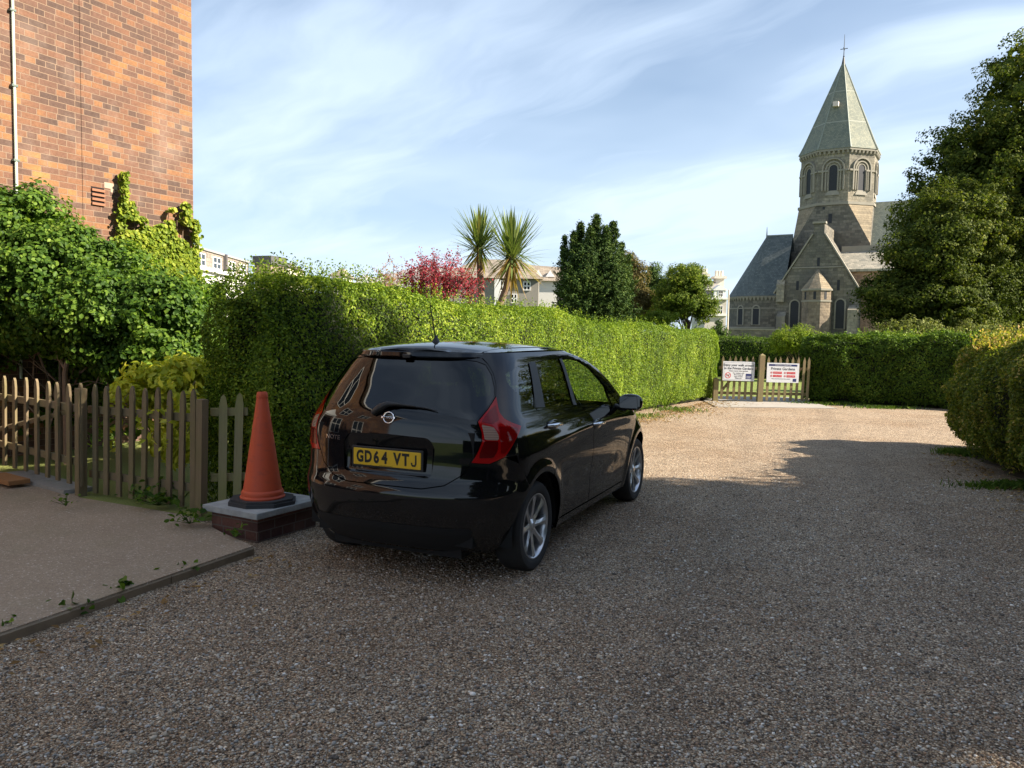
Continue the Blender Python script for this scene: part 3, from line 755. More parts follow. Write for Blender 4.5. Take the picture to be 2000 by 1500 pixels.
for k in range(8):
    a = math.radians(45 * k); M = Matrix.Translation((tcX, tcY, 0)) @ Matrix.Rotation(a, 4, 'Z') @ Matrix.Translation((0, -tw * .985, 0))
    fw = tw * .985 * math.tan(math.radians(22.5))
    zt = cl(1627, 322, DT)[1]; zb = cl(1627, 372, DT)[1]; w0 = fw * .30
    # stepped arches: outer order, inner order, dark opening
    def ring(ow, iw, zt_o, zt_i, p0, p1):
        outer = arch_poly(0, zb, zt_o, ow); inner = arch_poly(0, zb, zt_i, iw); n = len(outer)
        V = [M @ Vector((x, -p0, z)) for x, z in outer] + [M @ Vector((x, -p0, z)) for x, z in inner] + [M @ Vector((x, .0, z)) for x, z in inner] + [M @ Vector((x, .0, z)) for x, z in outer]
        F = []
        for i in range(n):
            j = (i + 1) % n
            if i == 0: continue
            F += [(i, j, n + j, n + i), (n + i, n + j, 2 * n + j, 2 * n + i), (3 * n + i, 3 * n + j, j, i)]
        return V, F
    mb = MB(); mb.add(*ring(fw * .74, fw * .64, zt + fw * .46, zt + fw * .38, .20, 0)); mb.add(*ring(fw * .52, fw * .43, zt + fw * .24, zt + fw * .16, .12, 0)); mb.add(*ring(fw * .34, fw * .26, zt + fw * .05, zt, .05, 0))
    opening = cpart('arched_opening', mb, M_DRESS, belf, uv=False)
    inner = arch_poly(0, zb, zt, fw * .26)
    mb = MB(); mb.add([M @ Vector((x, -.012, z)) for x, z in inner], [tuple(range(len(inner)))]); cpart('opening_shade', mb, M_DARKGL, opening, uv=False)  # near-black sheet painted as the shade inside the opening
    mb = MB()
    for sx in (-1, 1):
        for q in (.335, .50): mb.tube([M @ Vector((sx * fw * q, -.10, zb)), M @ Vector((sx * fw * q, -.10, zi))], fw * .035, 8)
        mb.box((0, 0, 0), (0, 0, 0)) if False else None
        b0 = [M @ Vector((sx * fw * x, -.18 if y else .0, z)) for x, y, z in ((.30, 1, zi - .08), (.98, 1, zi - .08), (.98, 1, zi + .10), (.30, 1, zi + .10), (.30, 0, zi - .08), (.98, 0, zi - .08), (.98, 0, zi + .10), (.30, 0, zi + .10))]
        mb.add(b0, [(0, 1, 2, 3), (4, 7, 6, 5), (0, 4, 5, 1), (1, 5, 6, 2), (2, 6, 7, 3), (3, 7, 4, 0)])
    # sloping sill
    mb.add([M @ Vector(c) for c in ((-fw * .3, -.02, zb), (fw * .3, -.02, zb), (fw * .5, -.12, zb - .5), (-fw * .5, -.12, zb - .5))], [(0, 1, 2, 3)])
    cpart('shafts', mb, M_DRESS, opening, uv=False)
    # corbels below the eave
    mb = MB()
    for c in np.linspace(-fw * .9, fw * .9, 7):
        V = [M @ Vector((c + sx * .10, -py, z)) for sx, py, z in ((-1, 0, zE - .62), (1, 0, zE - .62), (1, .28, zE - .22), (-1, .28, zE - .22), (-1, 0, zE - .22), (1, 0, zE - .22), (-1, .18, zE - .5), (1, .18, zE - .5))]
        mb.add(V, [(6, 7, 2, 3), (0, 1, 7, 6), (0, 6, 3, 4), (1, 5, 2, 7)])
    cpart('corbels', mb, M_DRESS, belf, uv=False)
mb = MB(); base = octa(tcX, tcY, R8b * 1.055)
zmid = zE + (zA - zE) * .10
mid_ = octa(tcX, tcY, R8b * 1.055 * .885)
mb.add([(x, y, zE) for x, y in base] + [(x, y, zmid) for x, y in mid_] + [(tcX, tcY, zA)],
       [(i, (i + 1) % 8, 8 + (i + 1) % 8, 8 + i) for i in range(8)] + [(8 + i, 8 + (i + 1) % 8, 16) for i in range(8)] + [tuple(range(7, -1, -1))])
spire = cpart('spire', mb, M_SPIRE)
mb = MB()
for i in range(8):
    mb.tube([Vector((*base[i], zE)), Vector((*mid_[i], zmid)), Vector((tcX, tcY, zA))], [.09, .08, .05], 5)
cpart('hips', mb, simple('lead_hip', (0.21, 0.23, 0.19), .6), spire, uv=False)
# small lucarne and finial cross
xs_, z_ = cl(1634, 205, DT + tw * .5)
fr = (zA - z_) / (zA - zE); yq = tcY - tw * 1.085 * fr
mb = MB(); mb.box((xs_ - .28, yq - .5, z_ - .28), (xs_ + .28, yq + .4, z_ + .22)); cpart('lucarne', mb, simple('pinkish_hatch', (0.62, 0.52, 0.47), .7), spire, uv=False)
mb = MB(); zF = cl(1646, 68, DT + tw)[1]
mb.tube([(tcX, tcY, zA - .6), (tcX, tcY, zA + .35)], [.24, .09], 8); mb.tube([(tcX, tcY, zA + .3), (tcX, tcY, zF)], [.06, .02], 6)
zc2 = zA + (zF - zA) * .45
mb.tube([(tcX - .38, tcY, zc2), (tcX + .38, tcY, zc2)], .04, 6); mb.tube([(tcX, tcY - .38, zc2), (tcX, tcY + .38, zc2)], .04, 6); mb.lathe([(0, -.12), (.11, 0), (0, .12)], 8, Matrix.Translation((tcX, tcY, zA + .45)))
cpart('cross_finial', mb, simple('iron', (0.05, 0.05, 0.05), .5), spire, uv=False)
# --- nave roof running to the right behind the tower, lean-to aisle in front
nzr = cl(1740, 393, DT + tw)[1]
nz0 = cl(1690, 500, DT)[1]; nx0 = tcX + tw * .7
mb = MB(); yr = tcY; hwn = tw * 1.15
V = [(nx0, yr - hwn, nz0), (nx0 + 26, yr - hwn, nz0), (nx0 + 26, yr, nzr), (nx0, yr, nzr), (nx0 + 26, yr + hwn, nz0), (nx0, yr + hwn, nz0)]
mb.add(V, [(0, 1, 2, 3), (3, 2, 4, 5), (1, 4, 2), (0, 3, 5), (0, 5, 4, 1)]); cpart('nave_roof', mb, M_GROOF)
mb = MB(); mb.box((nx0, yr - hwn + .3, -1), (nx0 + 25.8, yr + hwn - .3, nz0 - .01)); cpart('nave', mb, M_ST_WARM)
az_, azb = cl(1690, 488, 4.6)[1], cl(1690, 525, 1.2)[1]
ax0 = gx + 1.2; 
mb = MB(); V = [(ax0, 1.2, azb), (ax0 + 22, 1.2, azb), (ax0 + 22, 5.6, az_), (ax0, 5.6, az_), (ax0, 1.2, azb - .25), (ax0 + 22, 1.2, azb - .25), (ax0 + 22, 5.6, azb - .25), (ax0, 5.6, azb - .25)]
mb.add(V, [(0, 1, 2, 3), (4, 5, 1, 0), (7, 6, 5, 4), (5, 6, 2, 1), (4, 0, 3, 7)]); cpart('aisle_roof', mb, slate_material('pale_slate', [(0.25, (0.20, 0.19, 0.16)), (0.5, (0.28, 0.26, 0.21)), (0.75, (0.38, 0.34, 0.27))], .3))
mb = MB(); mb.box((ax0 + .2, 5.5, az_ - .1), (ax0 + 22, 5.9, az_ + .55)); cpart('parapet', mb, M_DRESS, uv=False)
mb = MB(); mb.box((ax0, 1.5, -1), (ax0 + 21.8, 5.5, azb - .24)); cpart('aisle', mb, M_ORST)
# --- apse on the left: straight bay and round end, tall hipped slate roof
DA = 1.6
x_l = cl(1423, 600, DA + 3)[0]; x_f = cl(1498, 480, DA + 4)[0]; zr = cl(1520, 461, DA + 4)[1]; ze = cl(1470, 578, DA)[1]
rad = (x_f - x_l) * 1.0; cyA = DA + rad
rad = max(rad, 3.6); cyA = DA + rad
APR = tcX - tw * 1.04 + .3
def aps(r, n=24):
    
    P = [(APR, cyA + r)]
    for k in range(n + 1):
        a = math.pi / 2 + math.pi * k / n
        P.append((x_f + r * math.cos(a), cyA + r * math.sin(a)))
    P.append((APR, cyA - r))
    return P
P = aps(rad); mb = MB(); mb.prism(P, -1, ze); apse = cpart('apse', mb, M_ST_GREY)
P2 = aps(rad * 1.045); n = len(P2)
mb = MB(); rx = x_f
ring0 = [(x, y, ze) for x, y in P2]
cur = aps(rad * .88); ring1 = [(x, y, ze + (zr - ze) * .155) for x, y in cur]
V = ring0 + ring1 + [(rx, cyA, zr), (APR, cyA, zr)]; F = []
for i in range(n - 1):
    F.append((i, i + 1, n + i + 1, n + i))
    if i == 0: F.append((n, n + 1, 2 * n, 2 * n + 1))
    elif i == n - 2: F.append((n + i, n + i + 1, 2 * n + 1, 2 * n))
    else: F.append((n + i, n + i + 1, 2 * n))
mb.add(V, F); cpart('roof', mb, M_DSLATE, apse)
mb = MB(); mb.tube([(rx, cyA, zr - .2), (rx, cyA, zr + .35), (rx, cyA, cl(1498, 444, DA + 4)[1])], [.1, .06, .02], 6); mb.tube([(rx, cyA, zr + .04), (APR, cyA, zr + .04)], .08, 6); cpart('ridge_finial', mb, simple('lead_grey', (0.20, 0.22, 0.22), .6), apse, uv=False)
mb = MB()
for zz0, zz1, gr in ((ze - .12, ze, 1.03), (cl(1470, 602, DA)[1] - .05, cl(1470, 602, DA)[1] + .07, 1.012), (cl(1470, 640, DA)[1] - .08, cl(1470, 640, DA)[1] + .1, 1.03)):
    mb.prism(aps(rad * gr), zz0, zz1)
cpart('band', mb, M_DRESS, apse, uv=False)
mb = MB()                                                          # zigzag corbels under the eave
for k in range(46):
    a = math.pi / 2 + math.pi * (k + .5) / 30
    if a <= math.pi * 1.5:
        c = Vector((x_f + rad * math.cos(a), cyA + rad * math.sin(a), 0)); nr = Vector((math.cos(a), math.sin(a), 0))
    else:
        c = Vector((x_f + (k - 30 + .5) * .41, cyA - rad, 0)); nr = Vector((0, -1, 0))
        if c.x > gx - hw: break
    tn = Vector((-nr.y, nr.x, 0))
    mb.add([c + tn * -.2 + Vector((0, 0, ze - .10)) + nr * .16, c + tn * .2 + Vector((0, 0, ze - .10)) + nr * .16, c + nr * .05 + Vector((0, 0, ze - .55)), c + tn * -.2 + Vector((0, 0, ze - .1)), c + tn * .2 + Vector((0, 0, ze - .1))], [(0, 1, 2), (0, 2, 3), (1, 4, 2), (0, 3, 4, 1)])
cpart('corbels', mb, M_DRESS, apse, uv=False)
for px, ang in ((1441, None), (1477, None)):
    # find the angle on the round wall that shows at this column
    best = None
    for k in range(200):
        a = math.pi + (math.pi / 2) * k / 199
        p = CH0 + E1 * (x_f + rad * math.cos(a)) + E2 * (cyA + rad * math.sin(a))
        u = 1000 + FPX * p.x / p.y - 1.5
        if best is None or abs(u - px) < best[0]: best = (abs(u - px), a)
    a = best[1]
    if best[0] > 4: 
        M = Matrix.Translation((cl(px, 600, cyA - rad)[0], cyA - rad, 0))
    else: M = Matrix.Translation((x_f + rad * math.cos(a), cyA + rad * math.sin(a), 0)) @ Matrix.Rotation(a + math.pi / 2, 4, 'Z')
    lancet(apse, M, 0, cl(px, 634, DA)[1], cl(px, 598, DA)[1], .32, .07, .15)
    
# low churchyard wall
a = CH0 + E1 * (cl(1415, 650, -5)[0]) + E2 * -5; b = CH0 + E1 * (cl(1560, 650, -5)[0]) + E2 * -5
mb = MB(); dv = (b - a); zt = cl(1480, 642, -5)[1]
M = Matrix.Translation(a) @ Matrix.Rotation(math.atan2(dv.y, dv.x), 4, 'Z')
mb.box((0, 0, -.5), (dv.length, .45, zt - .12)); cw = mb.build('churchyard_wall', M_ST_GREY, None, M=M); uv_box(cw)
tag(cw, 'low grey rubble wall in front of the church apse', 'wall')
mb = MB(); mb.box((-.05, -.06, zt - .12), (dv.length + .05, .51, zt)); mb.build('wall_coping', M_DRESS, cw, M=M)

# ================================================================== HOUSES FAR BEHIND
def house_frame(name, p0, p1, label, cat='house'):
    """Empty at p0 with local x along the front p0->p1 (right), y going back, z up"""
    p0 = Vector(p0); p1 = Vector(p1); dv = p1 - p0
    e = empty(name, (p0.x, p0.y, 0), math.atan2(dv.y, dv.x)); tag(e, label, cat); return e, Vector((dv.x, dv.y, 0)).length
def hp(name, mb, mat, parent, uv=False): 
    o = mb.build(name, mat, parent)
    if uv: uv_box(o)
    return o
def gwin(parent, x, z, wd, ht, y=0.0, frame=M_WHITE, bars=1):
    mb = MB()
    mb.box((x - .05, y - .06, z - .05), (x + wd + .05, y + .02, z)); mb.box((x - .05, y - .06, z + ht), (x + wd + .05, y + .02, z + ht + .05))
    mb.box((x - .05, y - .06, z), (x, y + .02, z + ht)); mb.box((x + wd, y - .06, z), (x + wd + .05, y + .02, z + ht))
    mb.box((x + wd / 2 - .035, y - .055, z), (x + wd / 2 + .035, y + .02, z + ht))
    if bars: mb.box((x, y - .05, z + ht * .5 - .035), (x + wd, y + .02, z + ht * .5 + .035))
    f = hp('window', mb, frame, parent); mb = MB(); mb.box((x, y - .02, z), (x + wd, y + .01, z + ht)); hp('pane', mb, M_GLASS, f)
M_MANS = slate_material('mansard_tile', [(0.25, (0.17, 0.15, 0.13)), (0.5, (0.24, 0.20, 0.165)), (0.75, (0.30, 0.25, 0.2))], .25)
M_CREAM = simple('cream_render', (0.60, 0.58, 0.54), .8, var=.08, nscale=1)
# mansard terrace beyond the brick corner
P0 = at(360, 484, 47); P1 = at(492, 512, 60)
ztop = P0.z
hs, L = house_frame('mansard_terrace', (P0.x, P0.y, 0), (P1.x, P1.y, 0), 'white terrace with grey mansard roof behind the brick corner')
# its face looks right (towards +x), so build back = left
zt2 = at(492, 512, 60).z; zt0 = at(380, 488, 50).z; zt = (zt0 + zt2) / 2; zb = at(450, 533, 55).z
def LB(mb): return mb
mb = MB(); mb.box((-6, .25, zb), (L, 7, zt)); hp('mansard', mb, M_MANS, hs, True)
mb = MB(); mb.box((-6, .1, -.1), (L, 7.2, zb - .22)); hp('wall', mb, M_CREAM, hs)
mb = MB(); mb.box((-6, -.15, zb - .22), (L + .1, 7.3, zb)); hp('cornice', mb, M_WHITE, hs)
mb = MB(); mb.box((-6, .15, zt), (L + .05, 7.1, zt + .12)); hp('roof', mb, simple('lead_cap', (0.30, 0.29, 0.28), .7, var=.3, nscale=3), hs)
def xs_on(px, hs=hs):
    r = ray(px, 600); p = hs.location; ang = hs.rotation_euler.z; dx, dy = math.cos(ang), math.sin(ang)
    # intersect ray (x=r.x t, y=r.y t) with line p + s d
    det = r.x * (-dy) - r.y * (-dx); s_ = (r.x * p.y - r.y * p.x) / (-(r.x * dy - r.y * dx)); return s_
for pa, pb in ((371, 381), (393, 408), (424, 438), (454, 465), (475, 487)):
    xa, xb = xs_on(pa), xs_on(pb); gwin(hs, xa, zb + .14, xb - xa, zt - zb - .42, y=.25)
mb = MB(); xa = xs_on(445); mb.box((xa - .12, .02, zb), (xa + .12, .3, zt + .1)); hp('party_wall', mb, simple('dark_lead', (0.10, 0.09, 0.09), .8), hs)
# chimney block beyond it
a = at(497, 500, 60); b = at(529, 500, 59.5)
cb_, L = house_frame('chimney_block', (a.x, a.y, 0), (b.x, b.y, 0), 'square dark topped brick tower rising beside the mansard terrace', 'building')
zt = a.z; zm = at(510, 517, 60).z
mb = MB(); mb.box((0, 0, 0), (L, 1.6, zm)); hp('shaft', mb, brick_material('brown_brick', stops=[(0, (0.20, 0.16, 0.12)), (1, (0.33, 0.27, 0.20))]), cb_, True)
mb = MB(); mb.box((-.1, -.1, zm), (L + .1, 1.8, zt)); hp('cap', mb, simple('dark_cladding', (0.075, 0.075, 0.07), .8, var=.3, nscale=2), cb_)
# cream tower top further right
a = at(538, 515, 66); b = at(562, 515, 66)
hs2, L = house_frame('cream_house', (a.x, a.y, 0), (b.x, b.y, 0), 'pale cream house end peeping over the near hedge top')
mb = MB(); mb.box((0, 0, 0), (L, 5, a.z - .25)); hp('wall', mb, simple('sunny_cream', (0.70, 0.62, 0.48), .8), hs2)
mb = MB(); mb.add([(-.2, -.2, a.z - .25), (L + .2, -.2, a.z - .25), (L + .2, 5.2, a.z - .25), (-.2, 5.2, a.z - .25), (.3, 2, a.z + .25), (L - .3, 2, a.z + .25)], [(0, 1, 5, 4), (1, 2, 5), (2, 3, 4, 5), (3, 0, 4), (3, 2, 1, 0)]); hp('roof', mb, M_MANS, hs2)
def hip_house(name, pl, pr, pe, pridge, rl, rr_, Y, depth, label, wall, roof, wins=(), extra=None):
    """front eave from column pl to pr at row pe, ridge row pridge between columns rl, rr_"""
    a = at(pl, pe, Y); b = at(pr, pe, Y); hs, L = house_frame(name, (a.x, a.y, 0), (b.x, b.y, 0), label)
    zE_ = (a.z + b.z) / 2; zR = at(rl, pridge, Y + depth / 2).z; k = L / (pr - pl)
    x1, x2 = (rl - pl) * k * (1 + depth / 2 / Y), (rr_ - pl) * k * (1 + depth / 2 / Y)
    mb = MB(); mb.box((.25, .25, -.1), (L - .25, depth - .25, zE_)); hp('wall', mb, wall, hs)
    mb = MB(); mb.add([(0, 0, zE_), (L, 0, zE_), (L, depth, zE_), (0, depth, zE_), (x1, depth / 2, zR), (x2, depth / 2, zR)], [(0, 1, 5, 4), (1, 2, 5), (2, 3, 4, 5), (3, 0, 4), (3, 2, 1, 0)]); hp('roof', mb, roof, hs, True)
    for (wp, wt, wb, ww) in wins:
        x = (wp - pl) * k; zt_, zb_ = at(wp, wt, Y).z, at(wp, wb, Y).z; gwin(hs, x, zb_, ww * k, zt_ - zb_, y=.25)
    return hs, L, zE_, zR, k
M_BROOF = slate_material('brown_tile', [(0.25, (0.16, 0.13, 0.095)), (0.5, (0.23, 0.185, 0.14)), (0.75, (0.29, 0.24, 0.18))], .3)
M_GRROOF = slate_material('grey_tile', [(0.25, (0.20, 0.19, 0.18)), (0.5, (0.28, 0.26, 0.24)), (0.75, (0.35, 0.33, 0.30))], .3)
M_GREYW = simple('grey_render', (0.27, 0.25, 0.215), .85, var=.15, nscale=1.5)
hip_house('small_hip_house', 640, 674, 538, 524, 656, 659, 70, 5, 'small white house with tan hipped roof beyond the hedge', M_CREAM, M_BROOF)
hip_house('grey_gable_house', 688, 712, 546, 536, 699, 701, 62, 6, 'small grey gabled roof left of the pink tree', M_GREYW, M_GRROOF)
hip_house('long_low_house', 655, 905, 562, 521, 775, 870, 52, 14, 'long low house with grey roof behind the pink blossom', M_GREYW, M_GRROOF, wins=((850, 573, 585, 9),))
hs3, L3, zE3, zR3, k3 = hip_house('hipped_house', 858, 1061, 543, 506, 915, 1000, 44, 11, 'grey walled house with brown hipped roof behind the palms', M_GREYW, M_BROOF,
          wins=((978, 549, 566, 9), (1024, 551, 565, 11), (1000, 575, 590, 9)))
mb = MB(); mb.box((L3 - .24, .5, -.1), (L3 - .2, 8, zE3 - .05)); hp('side_wall', mb, M_CREAM, hs3)
mb = MB(); x = (976 - 868) * k3; mb.box((x, -.1, 0), (x + .35, .3, zE3 - .05)); hp('downpipe_strip', mb, M_WHITE, hs3)
for q, (pxx, pyy) in enumerate(((1036, 523), (1062, 528))):
    pass
a = at(1000, 512, 58); b = at(1095, 530, 58)
hs4, L = house_frame('tan_roof_house', (a.x, a.y, 0), (b.x, b.y, 0), 'house with tan tiled roof and small white skylights left of the conifer')
zE_ = at(1050, 548, 58).z; zR = at(1040, 514, 62).z
mb = MB(); mb.box((0, .3, -.1), (L + 1.5, 8, zE_)); hp('wall', mb, M_CREAM, hs4)
mb = MB(); mb.add([(-2, 0, zE_), (L + 2, 0, zE_), (L + 2, 8.3, zE_), (-2, 8.3, zE_), (-1, 4, zR), (L + .5, 4, zR - .3)], [(0, 1, 5, 4), (1, 2, 5), (2, 3, 4, 5), (3, 0, 4), (3, 2, 1, 0)]); hp('roof', mb, M_BROOF, hs4, True)
for xx in (L * .55, L * .8):
    mb = MB(); mb.add([(xx - .35, .9, zE_ + .35), (xx + .35, .9, zE_ + .35), (xx, .9, zE_ + .85), (xx - .35, 2.2, zE_ + .35), (xx + .35, 2.2, zE_ + .35), (xx, 2.2, zE_ + .85)], [(0, 1, 2), (0, 2, 5, 3), (1, 4, 5, 2), (3, 5, 4)]); hp('skylight', mb, M_WHITE, hs4)
# white villa left of the church
a = at(1378, 560, 110); b = at(1420, 560, 110)
vl, L = house_frame('white_villa', (a.x, a.y, 0), (b.x, b.y, 0), 'tall white villa with chimneys between the round tree and the church', 'house')
z = lambda py, px=1400: at(px, py, 110).z
M_LST = simple('pale_stucco', (0.50, 0.46, 0.41), .85, var=.1, nscale=.6)
mb = MB(); mb.box((0, 0, -1), (L, 8, z(583))); hp('wall', mb, M_LST, vl)
mb = MB(); mb.box((-.3, -.5, z(585)), (L + .3, 8.2, z(581))); mb.box((-.1, -.3, z(617)), (L + .1, .1, z(614))); hp('cornice', mb, M_WHITE, vl)
mb = MB(); mb.box((.3, .6, z(583)), (L - .3, 8, z(566))); mb.add([(0, .2, z(567)), (L, .2, z(567)), (L, 8, z(567)), (0, 8, z(567)), (1.4, 4, z(545)), (L - .9, 4, z(545))], [(0, 1, 5, 4), (1, 2, 5), (2, 3, 4, 5), (3, 0, 4), (3, 2, 1, 0)]); hp('roof', mb, simple('grey_slate', (0.26, 0.24, 0.22), .7, var=.2, nscale=1), vl)
kx = L / 42
mb = MB(); x = 17 * kx; mb.box((x, -.2, z(583)), (x + 22 * kx, 2, z(567))); mb.add([(x - .3, -.3, z(567)), (x + 22 * kx + .3, -.3, z(567)), (x + 11 * kx, -.3, z(556)), (x - .3, 3, z(567)), (x + 22 * kx + .3, 3, z(567)), (x + 11 * kx, 3, z(556))], [(0, 1, 2), (0, 2, 5, 3), (1, 4, 5, 2)]); dm = hp('dormer', mb, M_WHITE, vl)
gwin(vl, 26 * kx, z(579), 7 * kx, z(568) - z(579), y=-.2); gwin(vl, 28 * kx, z(612), 6 * kx, z(598) - z(612)); gwin(vl, 28 * kx, z(646), 6 * kx, z(628) - z(646))
for (c0, c1, zt_, zb_) in ((5, 14, 532, 560), (31, 47, 536, 566)):
    mb = MB(); mb.box((c0 * kx, 3, z(zb_)), (c1 * kx, 4.5, z(zt_ + 4))); mb.box((c0 * kx - .3, 2.7, z(zt_ + 5)), (c1 * kx + .3, 4.8, z(zt_))); 
    for q in range(3): mb.tube([((c0 + (c1 - c0) * (q + .5) / 3) * kx, 3.7, z(zt_)), ((c0 + (c1 - c0) * (q + .5) / 3) * kx, 3.7, z(zt_) + .8)], .22, 8)
    hp('chimney', mb, simple('stucco_chimney', (0.66, 0.60, 0.52), .85, var=.15, nscale=1), vl)
# beige pole before the apse
a = at(1419, 690, 60); zt = at(1420, 566, 60).z
mb = MB(); mb.tube([(a.x, a.y, -.1), (a.x + .02, a.y, zt)], [.085, .05], 8); tag(mb.build('lamp_pole', simple('beige_pole', (0.55, 0.47, 0.36), .6), None, True), 'thin beige pole standing before the church apse', 'pole')
# ================================================================== HEDGES
M_HCORE = simple('hedge_shade_core', (0.010, 0.014, 0.005), 0.95, var=0.5, nscale=18, bump=1.0)
M_TWIG = simple('twig_bark', (0.16, 0.11, 0.07), 0.9, var=0.3, nscale=30)
M_BARK = simple('bark', (0.12, 0.09, 0.065), 0.95, var=0.35, nscale=9, bump=0.9)
M_PRIVET = leaf_material('privet_leaf', [(0.0, (0.035, 0.068, 0.008)), (0.3, (0.08, 0.14, 0.012)), (0.6, (0.155, 0.23, 0.017)), (0.85, (0.27, 0.34, 0.028)), (1.0, (0.42, 0.46, 0.08))], 0.32, 0.5, .38, big=1.3)
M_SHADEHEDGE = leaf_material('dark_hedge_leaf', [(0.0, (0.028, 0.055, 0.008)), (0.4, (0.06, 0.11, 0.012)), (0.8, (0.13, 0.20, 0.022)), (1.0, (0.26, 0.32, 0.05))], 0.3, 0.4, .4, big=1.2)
def path_frames(path, n=200):
    P = np.array(path, float); 
    # smooth curve through the points (Catmull-Rom)
    Q = np.vstack([2 * P[0] - P[1], P, 2 * P[-1] - P[-2]]); out = []
    for i in range(1, len(Q) - 2):
        for t in np.linspace(0, 1, 30, endpoint=False):
            a, b, c, d = Q[i - 1], Q[i], Q[i + 1], Q[i + 2]
            out.append(.5 * ((2 * b) + (-a + c) * t + (2 * a - 5 * b + 4 * c - d) * t * t + (-a + 3 * b - 3 * c + d) * t ** 3))
    out.append(P[-1]); out = np.array(out)
    s = np.concatenate([[0], np.cumsum(np.linalg.norm(np.diff(out, axis=0), axis=1))])
    return out, s
def hedge(name, path, hfun, thick, n_leaves, leaf, mat, label, seed=1, expo=5.0, group=None, top_shoots=0, aspect=.55, endr=.5, bulge=.06, z0=0.0, shoot_h=.18, shoot_bias=1.0, side_hint=1, thinfoot=0.0, shoot_mat=None):
    """path: line under the middle of the hedge; the cross-section is a rounded box, its skin thousands of single leaves"""
    C, s = path_frames(path); L = s[-1]
    g = np.random.default_rng(seed)
    def place(u, th, rad, core=False):
        x = np.interp(u, s, C[:, 0]); y = np.interp(u, s, C[:, 1])
        e = 0.05; dx = np.interp(u + e, s, C[:, 0]) - np.interp(u - e, s, C[:, 0]); dy = np.interp(u + e, s, C[:, 1]) - np.interp(u - e, s, C[:, 1])
        q = np.hypot(dx, dy) + 1e-9; tx, ty = dx / q, dy / q
        h = hfun(u / L)
        edge = np.minimum(u, L - u); rr = np.clip(edge / endr, 0, 1); sh = np.sqrt(1 - (1 - rr) ** 2) * .22 + .78
        cs, sn = np.cos(th), np.sin(th)
        a = np.sign(cs) * np.abs(cs) ** (2 / expo) * thick / 2 * sh; b = np.sign(sn) * np.abs(sn) ** (2 / expo)
        hh = h * (1 - (1 - sh) * .25)
        zz = hh / 2 + b * hh / 2 * np.where(b > 0, 1, 1)
        P = np.stack([x + ty * a * rad, y - tx * a * rad, z0 + hh / 2 + (zz - hh / 2) * rad], -1)
        nx = np.sign(cs) * np.abs(cs) ** (2 - 2 / expo) / thick; nz = np.sign(sn) * np.abs(sn) ** (2 - 2 / expo) / h
        N = np.stack([ty * nx, -tx * nx, nz], -1)
        N0 = unit(N)
        ef = ((1 - rr) ** 2)[..., None] * np.where(u < L / 2, -1, 1)[..., None] * np.stack([tx, ty, 0 * tx], -1)
        N = unit(unit(N) + ef * 1.5)
        return (P, N, N0) if core else (P, N)
    # near-black core: shade between the leaves put into its colour
    nu, nt = max(24, int(L * 6)), 28
    U, T = np.meshgrid(np.linspace(0.16, L - .16, nu), np.linspace(0, 2 * math.pi, nt, endpoint=False), indexing='ij')
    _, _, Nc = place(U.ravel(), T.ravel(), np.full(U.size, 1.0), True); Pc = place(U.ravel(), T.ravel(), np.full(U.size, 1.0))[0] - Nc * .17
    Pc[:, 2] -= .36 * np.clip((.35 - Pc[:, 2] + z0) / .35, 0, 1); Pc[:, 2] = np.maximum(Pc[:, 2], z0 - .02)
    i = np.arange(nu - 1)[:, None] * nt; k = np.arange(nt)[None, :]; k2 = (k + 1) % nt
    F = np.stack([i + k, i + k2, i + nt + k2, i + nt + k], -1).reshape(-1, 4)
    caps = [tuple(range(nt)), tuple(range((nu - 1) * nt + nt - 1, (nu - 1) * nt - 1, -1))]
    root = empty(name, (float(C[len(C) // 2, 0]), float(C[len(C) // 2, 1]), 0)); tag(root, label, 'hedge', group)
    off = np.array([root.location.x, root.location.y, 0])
    mesh('dark_core', Pc - off, [tuple(f) for f in F] + caps, M_HCORE, root, smooth=True)
    # leaf skin
    n = n_leaves
    ncap = int(n * .07)
    u = np.concatenate([g.uniform(0, L, n - 2 * ncap), np.zeros(ncap) + .02, np.full(ncap, L - .02)])
    # equal-area choice of the position round the section
    qq = np.linspace(0, 1, 300); qq = qq ** 4 / (qq ** 4 + (1 - qq) ** 4); tt = np.concatenate([math.pi / 2 * (k + qq[:-1]) for k in range(4)] + [[2 * math.pi]]); a_ = np.sign(np.cos(tt)) * np.abs(np.cos(tt)) ** (2 / expo) * thick / 2; b_ = np.sign(np.sin(tt)) * np.abs(np.sin(tt)) ** (2 / expo) * hfun(.5) / 2
    ds = np.hypot(np.diff(a_), np.diff(b_)); cum = np.concatenate([[0], np.cumsum(ds)]); 
    th = np.interp(g.uniform(0, cum[-1], len(u)), cum, tt)
    iscap = np.arange(len(u)) >= len(u) - 2 * ncap; flip_ = ~iscap & (np.cos(th) < -.3) & (g.uniform(0, 1, len(u)) < .85); th = np.where(flip_, math.pi - th, th); low_ = ~iscap & (np.sin(th) < 0) & (np.abs(np.cos(th)) < .55); th = np.where(low_, -th, th)
    nx_ = int(n * .05 * min(1, 6 / L)); u[:nx_] = g.uniform(0, 1, nx_) ** 1.6 * endr; u[nx_:2 * nx_] = L - g.uniform(0, 1, nx_) ** 1.6 * endr; back_ = g.uniform(0, 1, len(u)) < .5; th = np.where((np.arange(len(u)) < 2 * nx_) & back_, math.pi - th, th)
    rad = np.ones(len(u)); rad[-2 * ncap:] = np.sqrt(g.uniform(0, 1, 2 * ncap))
    P, N = place(u, th, rad)
    keep = P[:, 2] > z0 + .02; P, N = P[keep], N[keep]
    nz = vnoise(P, 2.2, seed) - .5; nz2 = vnoise(P, 7.0, seed + 3) - .5
    depth = g.exponential(.025, len(P))
